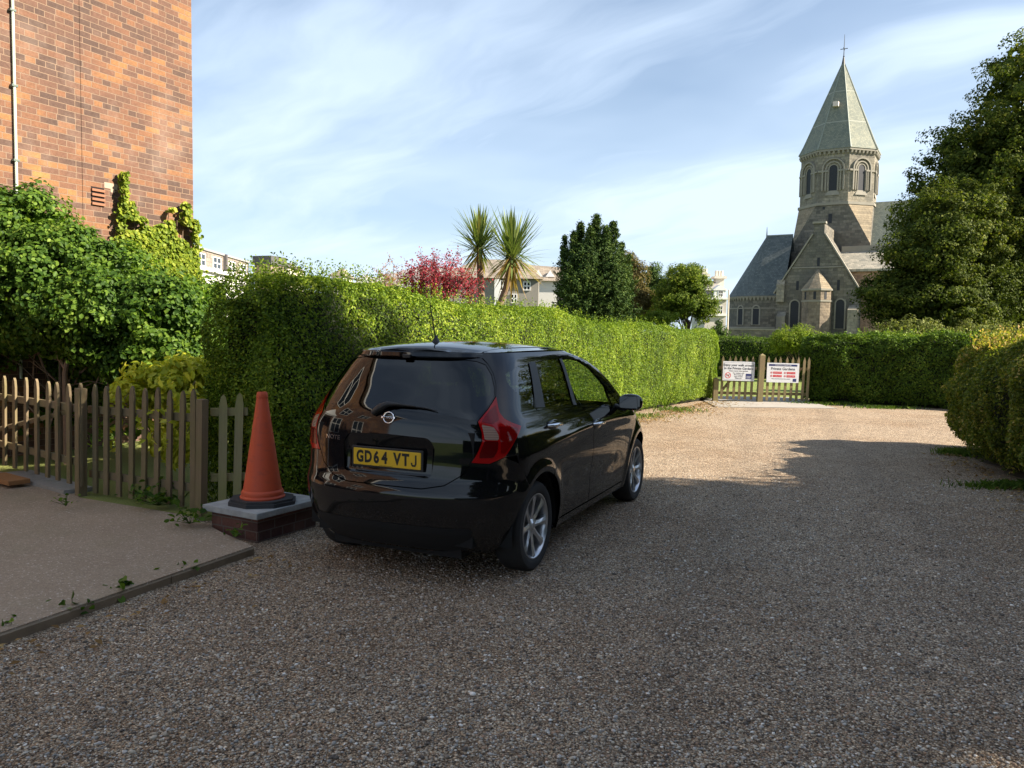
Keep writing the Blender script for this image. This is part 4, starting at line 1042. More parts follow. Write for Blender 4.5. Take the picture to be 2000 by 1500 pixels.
    deep = g.uniform(0, 1, len(P)) < .28; depth = np.where(deep, g.uniform(.05, .14, len(P)), depth)
    P = P + N * (nz * bulge * 2 + nz2 * bulge * 1.1 - depth)[:, None]
    if thinfoot: 
        keep = g.uniform(0, 1, len(P)) < np.clip((P[:, 2] - z0) / thinfoot, .25, 1); P, N = P[keep], N[keep]
    N2 = unit(N + np.array([0, 0, .45]))
    leaves('leaves', P - off, N2, leaf, mat, root, aspect=aspect, spread=.62, seed=seed + 5)
    if top_shoots:
        u = .1 + (L - .2) * g.uniform(0, 1, top_shoots) ** shoot_bias; th = g.uniform(math.pi * .28, math.pi * .72, top_shoots)
        P, N = place(u, th, np.ones(top_shoots)); SP = []; SN = []; mb = MB()
        for p in P:
            hh = shoot_h * g.uniform(.35, 1.25); ln = np.array([g.normal(0, .18), g.normal(0, .18), 1.0])
            if hh > shoot_h * .8: mb.tube([tuple(p - off), tuple(p - off + ln * hh)], [.004, .002], 3, cap=False)
            k = max(3, int(hh / .022))
            for q in range(k):
                SP.append(p + ln * hh * (q + .3) / k + g.normal(0, .012, 3)); SN.append(np.array([g.normal(0, 1), g.normal(0, 1), .6]))
        leaves('top_shoots', np.array(SP) - off, np.array(SN), leaf * .9, shoot_mat or mat, root, aspect=aspect, spread=.3, seed=seed + 9)
    return root
# the long sunny hedge behind the car
def h_near(u): return 2.16 - .30 * np.clip(u * 1.35, 0, 1) ** .9 + .05 * np.sin(u * 19) - .18 * np.clip(1 - u / .02, 0, 1)
hedge('garden_hedge', [(-2.42, 6.90), (-0.55, 10.75), (2.05, 16.3), (3.55, 18.75), (5.02, 20.75)], h_near, 0.92, 300000, 0.032, M_PRIVET,
      'long bright green clipped hedge running behind the black car', 11, top_shoots=1500, shoot_bias=2.2, endr=.55, shoot_h=.15, bulge=.055)
def at_h(v): return lambda u: v + .05 * np.sin(u * 11)
# dark hedge right of the far gate
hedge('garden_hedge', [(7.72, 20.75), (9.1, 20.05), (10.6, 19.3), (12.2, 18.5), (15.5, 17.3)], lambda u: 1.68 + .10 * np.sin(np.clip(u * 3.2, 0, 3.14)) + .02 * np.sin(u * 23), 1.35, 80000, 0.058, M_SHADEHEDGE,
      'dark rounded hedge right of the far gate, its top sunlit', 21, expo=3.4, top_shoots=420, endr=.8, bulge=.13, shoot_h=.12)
hedge('garden_hedge', [(10.5, 24.5), (15, 23.0), (22, 21)], at_h(1.80), 1.0, 16000, 0.07, M_PRIVET, 'yellow green hedge top behind the dark right hedge', 22, top_shoots=150)
# hedge on the far side of the lawn behind the gate
hedge('garden_hedge', [(6.2, 33.5), (9.5, 32.8), (13.5, 31.6), (19, 30)], at_h(1.62), 1.2, 42000, 0.065, M_SHADEHEDGE, 'dark hedge beyond the lawn behind the picket gate', 23, top_shoots=260, bulge=.08)
# loose mixed hedge at the right edge
M_MIXED = leaf_material('mixed_hedge_leaf', [(0.0, (0.045, 0.06, 0.012)), (0.35, (0.09, 0.12, 0.016)), (0.65, (0.16, 0.185, 0.023)), (0.85, (0.33, 0.28, 0.05)), (1.0, (0.55, 0.36, 0.16))], 0.35, 0.35, .45, big=1.6)
M_TIPS = leaf_material('orange_tip_leaf', [(0.0, (0.10, 0.13, 0.015)), (0.4, (0.20, 0.21, 0.03)), (0.75, (0.36, 0.25, 0.08)), (1.0, (0.45, 0.25, 0.14))], 0.4, 0.3, .45, big=2.0)
hedge('loose_hedge', [(7.75, 11.9), (7.3, 11.0), (6.85, 9.7), (6.5, 8.4), (6.35, 6.8), (6.45, 5.2)], lambda u: 1.56 + .20 * np.clip((u - .15) * 3, 0, 1) + .06 * np.sin(u * 15), 1.95, 115000, 0.052, M_MIXED,
      'loose untrimmed hedge with orange tipped shoots at the right edge', 31, expo=3.2, top_shoots=800, shoot_mat=M_TIPS, endr=.8, bulge=.16, shoot_h=.22, aspect=.5, thinfoot=.5)
M_OLIVE = leaf_material('olive_leaf', [(0.0, (0.06, 0.075, 0.02)), (0.5, (0.13, 0.15, 0.04)), (1.0, (0.26, 0.26, 0.08))], 0.3, 0.3, .45)

# ================================================================== TREES AND SHRUBS
def limbs(mb, base, top, r0, tips, seed, n=7):
    """tapered trunk with limbs reaching to some clump centres"""
    g = random.Random(seed); base = Vector(base); top = Vector(top)
    pts = [base, base.lerp(top, .35) + Vector((g.uniform(-.1, .1), g.uniform(-.1, .1), 0)) * r0 * 4, base.lerp(top, .7), top]
    mb.tube(pts, [r0 * 1.25, r0, r0 * .75, r0 * .35], 10)
    for t in tips:
        t = Vector(t); a = base.lerp(top, g.uniform(.35, .85)); m = a.lerp(t, .5) + Vector((0, 0, (t - a).length * .08))
        mb.tube([a, m, t], [r0 * .38, r0 * .22, r0 * .06], 6)
def crown_tree(name, label, cat, base, lobes, clump_r, n_clumps, per, leaf, mat, trunk_r, trunk_top, seed=1, group=None, hint=(0, 0, .5), aspect=.6, flat=.75, solid=True, shell=.72, spread=.75, bark=None, hexa=False):
    """lobes: ellipsoids (cx,cy,cz,rx,ry,rz) relative to base. Clumps of leaves sit through them, thickest towards the skin"""
    g = np.random.default_rng(seed)
    lobes = np.array(lobes, float); vol = lobes[:, 3] * lobes[:, 4] * lobes[:, 5]; pick = g.choice(len(lobes), n_clumps, p=vol ** .8 / (vol ** .8).sum())
    d = unit(g.normal(0, 1, (n_clumps, 3))); r = shell + (1 - shell) * g.uniform(0, 1, n_clumps)[:, None] ** .5
    r = np.where(g.uniform(0, 1, (n_clumps, 1)) < .22, g.uniform(.25, 1, (n_clumps, 1)), r)
    Lb = lobes[pick]; cen = Lb[:, :3] + d * r * Lb[:, 3:]
    cen += g.normal(0, clump_r * .25, cen.shape)
    keep = cen[:, 2] > .3; cen = cen[keep]; d = d[keep]; n_clumps = len(cen)
    cr = clump_r * g.uniform(.55, 1.3, n_clumps)
    q = unit(g.normal(0, 1, (n_clumps, per, 3))); rr = g.uniform(.35, 1.0, (n_clumps, per, 1)) ** .6
    off = q * rr * cr[:, None, None] * np.array([1, 1, flat])
    P = (cen[:, None, :] + off).reshape(-1, 3); N = (q * .9 + d[:, None, :] * .8 + np.array([0, 0, .5])).reshape(-1, 3)
    root = empty(name, base); tag(root, label, cat, group)
    leaves('crown', P, N, leaf, mat, root, aspect=aspect, spread=spread, seed=seed + 2, droop=.3, hexa=hexa)
    mb = MB(); idx = g.choice(n_clumps, min(14, n_clumps), replace=False)
    limbs(mb, (0, 0, -.1), trunk_top, trunk_r, cen[idx] * .82, seed)
    mb.build('trunk', bark or M_BARK, root, True)
    if solid:
        # a darker inner mass of older leaves so that the crown is as dense as the real one
        m = int(n_clumps * per * .25); pk = g.choice(len(lobes), m, p=vol / vol.sum()); Lb = lobes[pk]
        C2 = Lb[:, :3] + unit(g.normal(0, 1, (m, 3))) * (g.uniform(0, 1, (m, 1)) ** .4) * .74 * Lb[:, 3:]
        C2 = C2[C2[:, 2] > .3]
        leaves('inner_foliage', C2, g.normal(0, 1, C2.shape), leaf * 1.9, mat, root, aspect=.8, spread=.8, seed=seed + 4)
    return root
M_DKTREE = leaf_material('dark_tree_leaf', [(0.0, (0.022, 0.036, 0.007)), (0.4, (0.05, 0.072, 0.011)), (0.75, (0.098, 0.118, 0.018)), (1.0, (0.22, 0.20, 0.035))], 0.3, 0.25, .5, big=.25)
M_MIDTREE = leaf_material('mid_tree_leaf', [(0.0, (0.035, 0.06, 0.008)), (0.4, (0.075, 0.12, 0.014)), (0.75, (0.15, 0.19, 0.025)), (1.0, (0.28, 0.28, 0.05))], 0.35, 0.25, .5, big=.4)
M_MIDDARK = leaf_material('olive_tree_leaf', [(0.0, (0.022, 0.035, 0.007)), (0.4, (0.05, 0.07, 0.011)), (0.75, (0.095, 0.115, 0.018)), (1.0, (0.22, 0.21, 0.04))], 0.33, 0.25, .5, big=.4)
M_YGTREE = leaf_material('yellowgreen_leaf', [(0.0, (0.05, 0.085, 0.01)), (0.4, (0.11, 0.16, 0.018)), (0.75, (0.20, 0.25, 0.03)), (1.0, (0.36, 0.36, 0.07))], 0.35, 0.25, .5, big=.5)
M_CONIFER = leaf_material('conifer_leaf', [(0.0, (0.018, 0.038, 0.014)), (0.5, (0.045, 0.08, 0.022)), (1.0, (0.11, 0.15, 0.035))], 0.15, 0.2, .5, big=.5)
M_BROWNTREE = leaf_material('bronze_leaf', [(0.0, (0.045, 0.04, 0.018)), (0.5, (0.11, 0.09, 0.035)), (1.0, (0.20, 0.16, 0.06))], 0.25, 0.2, .5, big=.5)
def A(px, py, Y): p = at(px, py, Y); return np.array([p.x, p.y, p.z])
# the great dark tree at the right
B = A(1985, 690, 38); B[2] = 0
def lobe(px, py, rx_px, rz_px, Y, base, ry=None, dy=0):
    c = A(px, py, Y + dy) - base; k = (Y + dy) / FPX
    return (c[0], c[1], c[2], rx_px * k, (ry if ry else rx_px * k), rz_px * k)
crown_tree('tall_tree', 'very tall dark leafy tree filling the right edge of the view', 'tree', B,
           [lobe(2010, 250, 130, 165, 38, B), lobe(1945, 380, 150, 150, 38, B), lobe(2080, 420, 230, 210, 38, B), lobe(1890, 290, 65, 62, 38, B), lobe(1985, 150, 52, 66, 38, B), lobe(1960, 560, 190, 110, 38, B), lobe(2000, 110, 40, 40, 38, B), lobe(1835, 400, 60, 70, 38, B), lobe(1860, 460, 120, 90, 37, B)],
           .62, 1050, 120, .155, M_DKTREE, .38, (0, 0, 9.0), 41, flat=.6, shell=.78)
B = A(1800, 690, 34); B[2] = 0
crown_tree('broad_tree', 'lower broad green tree in front of the church nave', 'tree', B,
           [lobe(1815, 505, 85, 68, 34, B), lobe(1738, 575, 58, 55, 34, B), lobe(1860, 465, 80, 75, 34, B), lobe(1820, 600, 110, 60, 34, B), lobe(1752, 508, 30, 26, 34, B), lobe(1835, 425, 75, 60, 35, B), lobe(1900, 430, 80, 80, 35, B), lobe(1900, 560, 100, 90, 35, B)],
           .5, 700, 110, .13, M_MIDDARK, .22, (0, 0, 3.0), 42, flat=.6)
# trees over the long hedge
B = A(1345, 640, 46); B[2] = 0
crown_tree('round_tree', 'round yellow green tree beside the white villa', 'tree', B,
           [lobe(1340, 555, 42, 36, 46, B), lobe(1320, 590, 45, 34, 46, B), lobe(1372, 600, 26, 26, 46, B), lobe(1352, 532, 22, 14, 46, B)], .40, 300, 90, .12, M_MIDTREE, .16, (0, 0, 2.6), 43)
B = A(1290, 640, 52); B[2] = 0
crown_tree('dark_shrub_tree', 'dark blue green tree between the bronze tree and round tree', 'tree', B,
           [lobe(1288, 580, 24, 46, 52, B), lobe(1272, 540, 16, 26, 52, B), lobe(1300, 600, 24, 40, 52, B)], .45, 150, 90, .13, M_CONIFER, .12, (0, 0, 2.6), 44)
B = A(1238, 640, 48); B[2] = 0
crown_tree('bronze_tree', 'bronze brown leafed tree right of the tall conifer', 'tree', B,
           [lobe(1236, 560, 28, 52, 48, B), lobe(1252, 600, 28, 36, 48, B), lobe(1228, 515, 18, 20, 48, B)], .42, 220, 90, .12, M_BROWNTREE, .13, (0, 0, 3.6), 45)
B = A(1285, 640, 40); B[2] = 0
crown_tree('pale_bush', 'low pale green bush at the foot of the bronze tree', 'bush', B, [lobe(1290, 622, 34, 14, 40, B), lobe(1255, 625, 20, 10, 40, B)], .22, 90, 60, .09, M_YGTREE, .05, (0, 0, 1.0), 46, solid=False)
B = A(1560, 680, 30); B[2] = 0
crown_tree('pale_bush', 'rounded pale bush behind the far hedge, before the stair turret', 'bush', B, [lobe(1558, 662, 48, 22, 30, B), lobe(1525, 672, 26, 18, 30, B), lobe(1598, 672, 34, 18, 30, B)], .25, 150, 90, .065, M_YGTREE, .05, (0, 0, .8), 47)
B = A(1415, 670, 34); B[2] = 0
crown_tree('dark_bush', 'small dark bush at the end of the long hedge', 'bush', B, [lobe(1405, 650, 16, 22, 34, B)], .2, 40, 60, .08, M_CONIFER, .04, (0, 0, .8), 48, solid=False)
for (px, py, Y, rx, rz, sd, lab) in ((1770, 652, 30, 60, 12, 49, 'low bush topped with pale shoots behind the right hedge'), (1905, 648, 32, 90, 9, 50, 'dark undergrowth below the great tree')):
    B = A(px, 690, Y); B[2] = 0
    crown_tree('undergrowth_bush', lab, 'bush', B, [lobe(px, py, rx, rz * 2, Y, B)], .25, 90, 60, .08, M_OLIVE, .04, (0, 0, .8), sd)
# the tall conifer: several spires of upswept sprays
def conifer():
    g = np.random.default_rng(51); B = A(1160, 640, 40); B[2] = 0
    root = empty('conifer', B); tag(root, 'tall dark many-spired conifer behind the middle of the hedge', 'tree')
    k = 40 / FPX; P = []; N = []; AX = []
    spires = [(1165, 422, 38, 0), (1136, 434, 33, .6), (1196, 438, 33, -.4), (1104, 462, 20, .2), (1215, 476, 22, .3), (1158, 470, 74, -.6), (1122, 505, 40, -1.0), (1203, 500, 38, -.8), (1180, 450, 30, -.9), (1150, 452, 30, -.9), (1120, 455, 24, -.2), (1230, 500, 11, .4), (1140, 520, 56, -1.4), (1190, 515, 50, -1.5)]
    mb = MB()
    for (px, pt, wpx, dy) in spires:
        top = A(px, pt, 40) - B; top[1] += dy; h = top[2]; w_ = wpx * k
        mb.tube([(top[0] * .3, top[1] * .4, -.1), (top[0] * .8, top[1], h * .45), (top[0], top[1], h * .97)], [.16, .09, .02], 6)
        nb = int(80 + wpx * 7)
        for i in range(nb):
            t = g.uniform(0.0, 1) ** 1.1; z = h * (1 - t * .92); rad = w_ * (.05 + .98 * min(1, t * 3.0) ** .9) * g.uniform(.5, 1.25); a = g.uniform(0, 6.28)
            dirv = np.array([math.cos(a), math.sin(a), .55 * (1 - t) + .18]); dirv /= np.linalg.norm(dirv)
            tip = np.array([top[0], top[1], z]) + dirv * rad; m = 34
            s = g.uniform(0, 1, m)[:, None] ** .7; sp = np.array([top[0], top[1], z]) * (1 - s) + tip * s
            sp = sp + g.normal(0, .06 + .035 * w_, (m, 3)) * (1.15 - s * .75)
            P.append(sp); N.append(np.tile(dirv * .4 + np.array([0, 0, .6]), (m, 1))); AX.append(np.tile(dirv + np.array([0, 0, .5]), (m, 1)))
    P = np.concatenate(P); N = np.concatenate(N); AX = np.concatenate(AX)
    leaves('crown', P, N, .15, M_CONIFER, root, aspect=.38, spread=.55, seed=3, axis=AX, axis_w=.6)
    mb.build('trunk', M_BARK, root)
conifer()
# pink blossom tree
M_PINK = leaf_material('pink_blossom', [(0.0, (0.12, 0.012, 0.025)), (0.35, (0.24, 0.025, 0.05)), (0.7, (0.36, 0.05, 0.085)), (1.0, (0.48, 0.14, 0.17))], 0.35, 0.2, .5, big=.8)
M_PALEPINK = leaf_material('faded_blossom', [(0.0, (0.16, 0.08, 0.05)), (0.5, (0.36, 0.18, 0.14)), (1.0, (0.48, 0.30, 0.2))], 0.35, 0.2, .5, big=.8)
def blossom(name, label, base, arms, n_tw, mat, seed, bl=.045):
    g = np.random.default_rng(seed); root = empty(name, base); tag(root, label, 'tree'); mb = MB(); P = []
    for (tip, w_) in arms:
        tip = np.array(tip) - base; a = np.array([0, 0, .6]); m = a * .4 + tip * .6 + np.array([0, 0, .15]); mb.tube([tuple(a * 0), tuple(a), tuple(m), tuple(tip)], [.05, .035, .018, .006], 5)
        for _ in range(int(n_tw * w_)):
            t = g.uniform(.3, 1); p0 = m * (1 - t) + tip * t; dirv = unit(np.array([[g.normal(0, .7), g.normal(0, .7), g.uniform(.1, 1.2)]]))[0]; ln = g.uniform(.15, .5)
            p1 = p0 + dirv * ln; mb.tube([tuple(p0), tuple(p1)], [.006, .003], 3, cap=False); k = int(ln * 42)
            P.append(p0 + (p1 - p0) * g.uniform(.0, 1.05, (k, 1)) + g.normal(0, .035, (k, 3)))
    P = np.concatenate(P); mb.build('branches', M_BARK, root)
    leaves('blossom', P, g.normal(0, 1, P.shape) + [0, 0, .5], bl, mat, root, aspect=.8, spread=.6, seed=seed)
    return root
B = A(845, 640, 18); B[2] = 0
blossom('blossom_tree', 'small tree covered in deep pink blossom above the hedge', B, [(A(px, py, Y), w_) for px, py, Y, w_ in ((800, 528, 18, 1), (825, 515, 17.6, 1.2), (845, 512, 18.4, 1.2), (872, 518, 17.8, 1.0), (885, 504, 18.3, .4), (905, 530, 17.7, 1.1), (925, 545, 18.1, 1.0), (790, 548, 18, .8), (850, 535, 17.5, 1.5), (880, 545, 17.8, 1.4), (820, 545, 17.9, 1.3), (930, 560, 18, .6))], 38, M_PINK, 61)
B = A(755, 640, 19); B[2] = 0
blossom('blossom_tree', 'thin tree with faded pink flowers left of the deep pink one', B, [(A(px, py, Y), w_) for px, py, Y, w_ in ((740, 528, 19, .7), (752, 538, 18.8, .8), (770, 515, 19, .4), (778, 532, 19.2, .7), (762, 548, 19, 1), (735, 548, 19, .7))], 16, M_PALEPINK, 62)
# cabbage palms
M_PALM = leaf_material('palm_blade', [(0.0, (0.05, 0.085, 0.03)), (0.5, (0.12, 0.17, 0.05)), (0.85, (0.24, 0.27, 0.09)), (1.0, (0.42, 0.36, 0.12))], 0.25, 0.4, .35, big=.8)
M_PALMDRY = leaf_material('dry_palm_blade', [(0.0, (0.22, 0.12, 0.04)), (0.5, (0.38, 0.26, 0.09)), (1.0, (0.55, 0.42, 0.18))], 0.3, 0.2, .5)
def palm(base_px, foot_py, crown_px, Y, label, seed, R_px=60, lean=0.0, dry=20):
    g = np.random.default_rng(seed); foot = A(base_px, foot_py, Y); foot[2] = 0
    head = A(*crown_px, Y) - foot
    root = empty('cabbage_palm', foot); tag(root, label, 'palm', 'cabbage palms behind the hedge')
    mb = MB(); mb.tube([(0, 0, -.1), (head[0] * .35 + lean, 0, head[2] * .45), (head[0] * .8, 0, head[2] * .8), tuple(head)], [.13, .10, .085, .07], 10)
    # ridged bark rings
    mb.build('trunk', simple('palm_bark', (0.20, 0.135, 0.09), .95, var=.45, nscale=9, bump=1.0), root, True)
    k = Y / FPX
    def head_leaves(nm, n, mat, el_lo, el_hi, R, sag):
        V = []; F = []; rn = []
        for i in range(n):
            el = math.radians(g.uniform(el_lo, el_hi)); az = g.uniform(0, 6.28); Lf = R * g.uniform(.75, 1.12); wd = .021 * g.uniform(.8, 1.25)
            d0 = np.array([math.cos(az) * math.cos(el), math.sin(az) * math.cos(el), math.sin(el)]); side = unit(np.cross(d0, [0, 0, 1.0])[None])[0]
            p = head + d0 * .06 + np.array([0, 0, g.uniform(-.25, .06)]); segs = 5; b = len(V)
            for s in range(segs + 1):
                t = s / segs; q = p + d0 * Lf * t + np.array([0, 0, -1]) * sag * Lf * (t ** 2.2) * (math.cos(el) + .05); ww = wd * (.55 + 1.0 * t) * (1 - t ** 2.5) + .002
                V += [q - side * ww, q + side * ww]
            for s in range(segs): F.append((b + 2 * s, b + 2 * s + 1, b + 2 * s + 3, b + 2 * s + 2)); rn.append(g.uniform(0, 1))
            rn[-segs:] = [rn[-1]] * segs
        mesh(nm, np.array(V), np.array(F), mat, root, rnd=np.array(rn))
    R = R_px * k
    head_leaves('green_blades', 120, M_PALM, 42, 90, R * 1.12, .04)
    head_leaves('green_blades', 80, M_PALM, 5, 50, R * .9, .10)
    head_leaves('lower_blades', 46, M_PALM, -40, 10, R * .72, .25)
    head_leaves('dry_blades', dry, M_PALMDRY, -80, -25, R * .9, .12)
palm(948, 640, (936, 478), 20, 'left cabbage palm with slim orange brown trunk, the upright one', 71, 66)
palm(962, 640, (1000, 496), 19.4, 'right cabbage palm leaning outward with hanging yellow blades', 72, 80, lean=-.25, dry=46)
# ---------------------------------------------------------------- left garden: shrub, ivy, golden bush
M_BIGLEAF = leaf_material('broad_leaf', [(0.0, (0.02, 0.05, 0.01)), (0.3, (0.045, 0.095, 0.014)), (0.6, (0.085, 0.155, 0.02)), (0.85, (0.155, 0.24, 0.03)), (1.0, (0.30, 0.36, 0.08))], 0.4, 0.4, .4, big=1.3)
M_IVY = leaf_material('ivy_leaf', [(0.0, (0.06, 0.10, 0.012)), (0.4, (0.14, 0.20, 0.02)), (0.75, (0.26, 0.31, 0.03)), (1.0, (0.42, 0.40, 0.07))], 0.35, 0.4, .4, big=1.5)
M_GOLD = leaf_material('golden_leaf', [(0.0, (0.20, 0.26, 0.02)), (0.35, (0.42, 0.44, 0.04)), (0.7, (0.55, 0.52, 0.05)), (1.0, (0.75, 0.70, 0.18))], 0.4, 0.4, .4, big=2.0)
B = A(120, 830, 9.2); B[2] = 0.05
crown_tree('garden_shrub', 'big bushy green shrub against the brick building', 'shrub', B,
           [lobe(25, 440, 80, 66, 9.4, B, .7), lobe(110, 520, 100, 72, 9.3, B, .75), lobe(215, 560, 100, 78, 9.4, B, .7), lobe(325, 625, 70, 80, 9.0, B, .6), lobe(60, 560, 100, 80, 9.0, B, .65), lobe(250, 690, 110, 70, 9.5, B, .35), lobe(40, 690, 90, 60, 10.0, B, .3), lobe(130, 740, 110, 60, 10.1, B, .25), lobe(290, 700, 90, 45, 8.75, B, .3), lobe(60, 630, 100, 50, 8.9, B, .35), lobe(190, 660, 80, 40, 8.8, B, .3), lobe(170, 500, 50, 40, 9.3, B, .4),
            lobe(300, 680, 80, 70, 8.9, B, .4), lobe(-60, 500, 120, 110, 9.2, B, .8), lobe(200, 610, 120, 80, 8.9, B, .6), lobe(-40, 640, 90, 80, 9.2, B, .5)],
           .16, 1750, 64, .056, M_BIGLEAF, .026, (0, 0, 1.5), 81, flat=.75, shell=.8, aspect=.75, spread=.55, hexa=True)
B = A(388, 760, 10.6); B[2] = 0.05
crown_tree('garden_shrub', 'yellow green shrub between the brick corner and the long hedge', 'shrub', B,
           [lobe(395, 620, 42, 60, 10.4, B, .5), lobe(370, 680, 60, 70, 10.2, B, .5), lobe(415, 590, 24, 24, 10.4, B, .3), lobe(408, 740, 40, 90, 9.6, B, .4), lobe(360, 760, 60, 70, 9.6, B, .3)], .2, 260, 60, .07, M_BIGLEAF, .03, (0, 0, 1.2), 82, hexa=True)
B = A(330, 800, 8.0); B[2] = 0.05
crown_tree('golden_shrub', 'golden yellow leaved bush leaning over the picket fence', 'shrub', B,
           [lobe(330, 738, 70, 20, 7.9, B, .35), lobe(372, 722, 40, 18, 8.1, B, .3), lobe(268, 762, 34, 16, 7.8, B, .25), lobe(340, 785, 55, 35, 7.9, B, .25), lobe(360, 850, 50, 60, 7.7, B, .18)],
           .13, 190, 34, .085, M_GOLD, .025, (0, 0, .8), 83, aspect=.42, flat=.6, spread=.5, hexa=True)
B = A(40, 860, 9.8); B[2] = 0.05
crown_tree('garden_shrub', 'low leafy plant seen between the left pickets', 'shrub', B, [lobe(60, 800, 90, 50, 10, B, .4), lobe(150, 760, 60, 50, 10, B, .4), lobe(240, 850, 40, 50, 9.2, B, .25), lobe(-40, 780, 80, 60, 10, B, .4)], .16, 150, 40, .08, M_BIGLEAF, .02, (0, 0, .6), 84, solid=False, hexa=True)
# crooked bare stems under the shrub
mb = MB(); rg = random.Random(6)
for k in range(26):
    px = rg.uniform(60, 330); a = at(px, rg.uniform(690, 840), rg.uniform(8.9, 9.6)); b = a + Vector((rg.uniform(-.5, .5), rg.uniform(-.2, .2), rg.uniform(.3, .8)))
    mb.tube([a, a.lerp(b, .5) + Vector((rg.uniform(-.1, .1), 0, 0)), b], [.012, .009, .004], 5)
a = at(128, 770, 9.0); mb.tube([Vector((a.x, a.y, 0)), a + Vector((.0, 0, .25)), a + Vector((.12, 0, .8)), a + Vector((.45, .1, 1.3))], [.035, .03, .025, .015], 8); mb.tube([a + Vector((0, 0, .3)), a + Vector((-.35, 0, .9))], [.022, .01], 7)
tag(mb.build('shrub_stem', simple('pinkish_bark', (0.26, 0.17, 0.12), .9, var=.3, nscale=20, bump=.5), None, True), 'crooked bare stems under the big green shrub', 'shrub')
# ivy climbing the brick wall
def ivy():
    g = np.random.default_rng(91); P = []; root = empty('ivy', (BX, BY, 0), -WAZ); tag(root, 'yellow green ivy climbing the corner of the brick wall', 'ivy')
    cols = [(235, 338, 10), (245, 395, 26), (262, 425, 36), (285, 445, 40), (310, 440, 26), (328, 408, 12), (345, 430, 26), (357, 398, 12), (372, 430, 14), (300, 480, 60), (345, 490, 44), (368, 500, 22), (250, 470, 36), (345, 560, 44), (300, 560, 60), (370, 580, 20)]
    for (px, pt, wpx) in cols:
        y_, zt = wall_local(px, pt, .05); ya, _ = wall_local(px - wpx * .7, pt, .05); yb, _ = wall_local(px + wpx * .7, pt, .05)
        zb = wall_local(px, min(pt + 130, 640), .05)[1]; n = int(90 + (zt - zb) * abs(yb - ya) * 3600)
        t = g.uniform(0, 1, n); yy = y_ + g.normal(0, 1, n) * abs(yb - ya) * .33 * (.45 + .9 * t); zz = zt - (zt - zb) * t
        kp = vnoise(np.stack([yy * 0, yy, zz], 1), 5.0, 7) > .2; yy, zz = yy[kp], zz[kp]; n = len(yy)
        P.append(np.stack([g.uniform(.05, .19, n), np.minimum(yy, .10), zz], 1))
    P = np.concatenate(P)
    leaves('ivy_leaves', P, np.tile([1.0, -.1, .35], (len(P), 1)), .058, M_IVY, root, aspect=.85, spread=.45, seed=4, droop=.9, hexa=True)
    mb = MB()
    for (px, pt, wpx) in cols[:9]:
        y_, zt = wall_local(px, pt, .05); mb.tube([(.06, y_ + .1, zt - 1.6), (.065, y_ - .03, zt - .8), (.06, y_, zt)], [.014, .01, .004], 5)
    mb.build('ivy_stem', M_TWIG, root)
ivy()
# weeds at the foot of fence and kerb
def weed(x, y, z, r, n, label, seed, size=.05):
    g = np.random.default_rng(seed); P = np.stack([g.normal(0, r, n), g.normal(0, r, n), np.abs(g.normal(0, r * .8, n)) + .01], 1)
    root = empty('weed', (x, y, z)); tag(root, label, 'weed', 'weeds at the edge of the paving')
    leaves('leaves', P, np.tile([0, 0, 1.0], (n, 1)), size, M_BIGLEAF, root, aspect=.65, spread=.55, seed=seed, hexa=True)
    mb = MB()
    for q in P[::3]: mb.tube([(0, 0, -.01), tuple(q)], [.003, .0015], 3, cap=False)
    mb.build('stem', M_GRASS, root)
for i, (px, py, zz, r, n, lab, sz) in enumerate(((240, 1163, 0, .055, 26, 'leafy green weed at the kerb nearest the camera', .07), (372, 1120, 0, .05, 20, 'leafy weed by a dead leaf halfway along the kerb', .06), (140, 1200, 0, .05, 22, 'small weed tucked under the near end of the kerb', .05), (130, 985, .1, .05, 16, 'tiny clump of leaves on the threshold by the gate', .04),
        (20, 1235, 0, .04, 16, 'weed in the bottom corner of the kerb', .05), (310, 985, .1, .10, 70, 'bramble at the foot of the pickets near the corner post', .07), (425, 920, .15, .12, 80, 'ivy weed scrambling up beside the short fence panel', .06), (268, 975, .1, .06, 30, 'pale weed under the middle pickets', .05), (462, 1045, .08, .045, 20, 'small weed on the side of the brick pier', .045), (370, 1020, .1, .07, 40, 'dark weed below the corner post', .06))):
    p = gp(px, py, zz); weed(p.x, p.y, zz, r, n, lab, 300 + i, sz)
# gold sprays hanging through the fence
def sprays():
    g = np.random.default_rng(17); root = empty('hanging_spray', at(300, 850, 7.25)); tag(root, 'golden leafy sprays hanging in front of the pickets', 'shrub'); P = []; mb = MB(); o = np.array(root.location)
    for (px, py, Y, n, r) in ((340, 800, 7.0, 60, .09), (335, 860, 6.95, 60, .09), (285, 825, 7.1, 16, .06), (220, 860, 7.35, 12, .05), (228, 800, 7.3, 16, .06), (300, 850, 7.05, 18, .06), (350, 870, 6.95, 26, .05), (360, 780, 6.95, 40, .10)):
        c = A(px, py, Y) - o; P.append(c + g.normal(0, r, (n, 3)) * [1, .5, 1.2]); mb.tube([tuple(c + [0, .25, .15]), tuple(c), tuple(c + [0, -.02, -.12])], [.004, .003, .002], 4)
    P = np.concatenate(P); leaves('leaves', P, np.tile([.5, -.6, .6], (len(P), 1)), .085, M_GOLD, root, aspect=.42, spread=.5, seed=6, droop=.8, hexa=True); mb.build('stem', M_TWIG, root)
sprays()
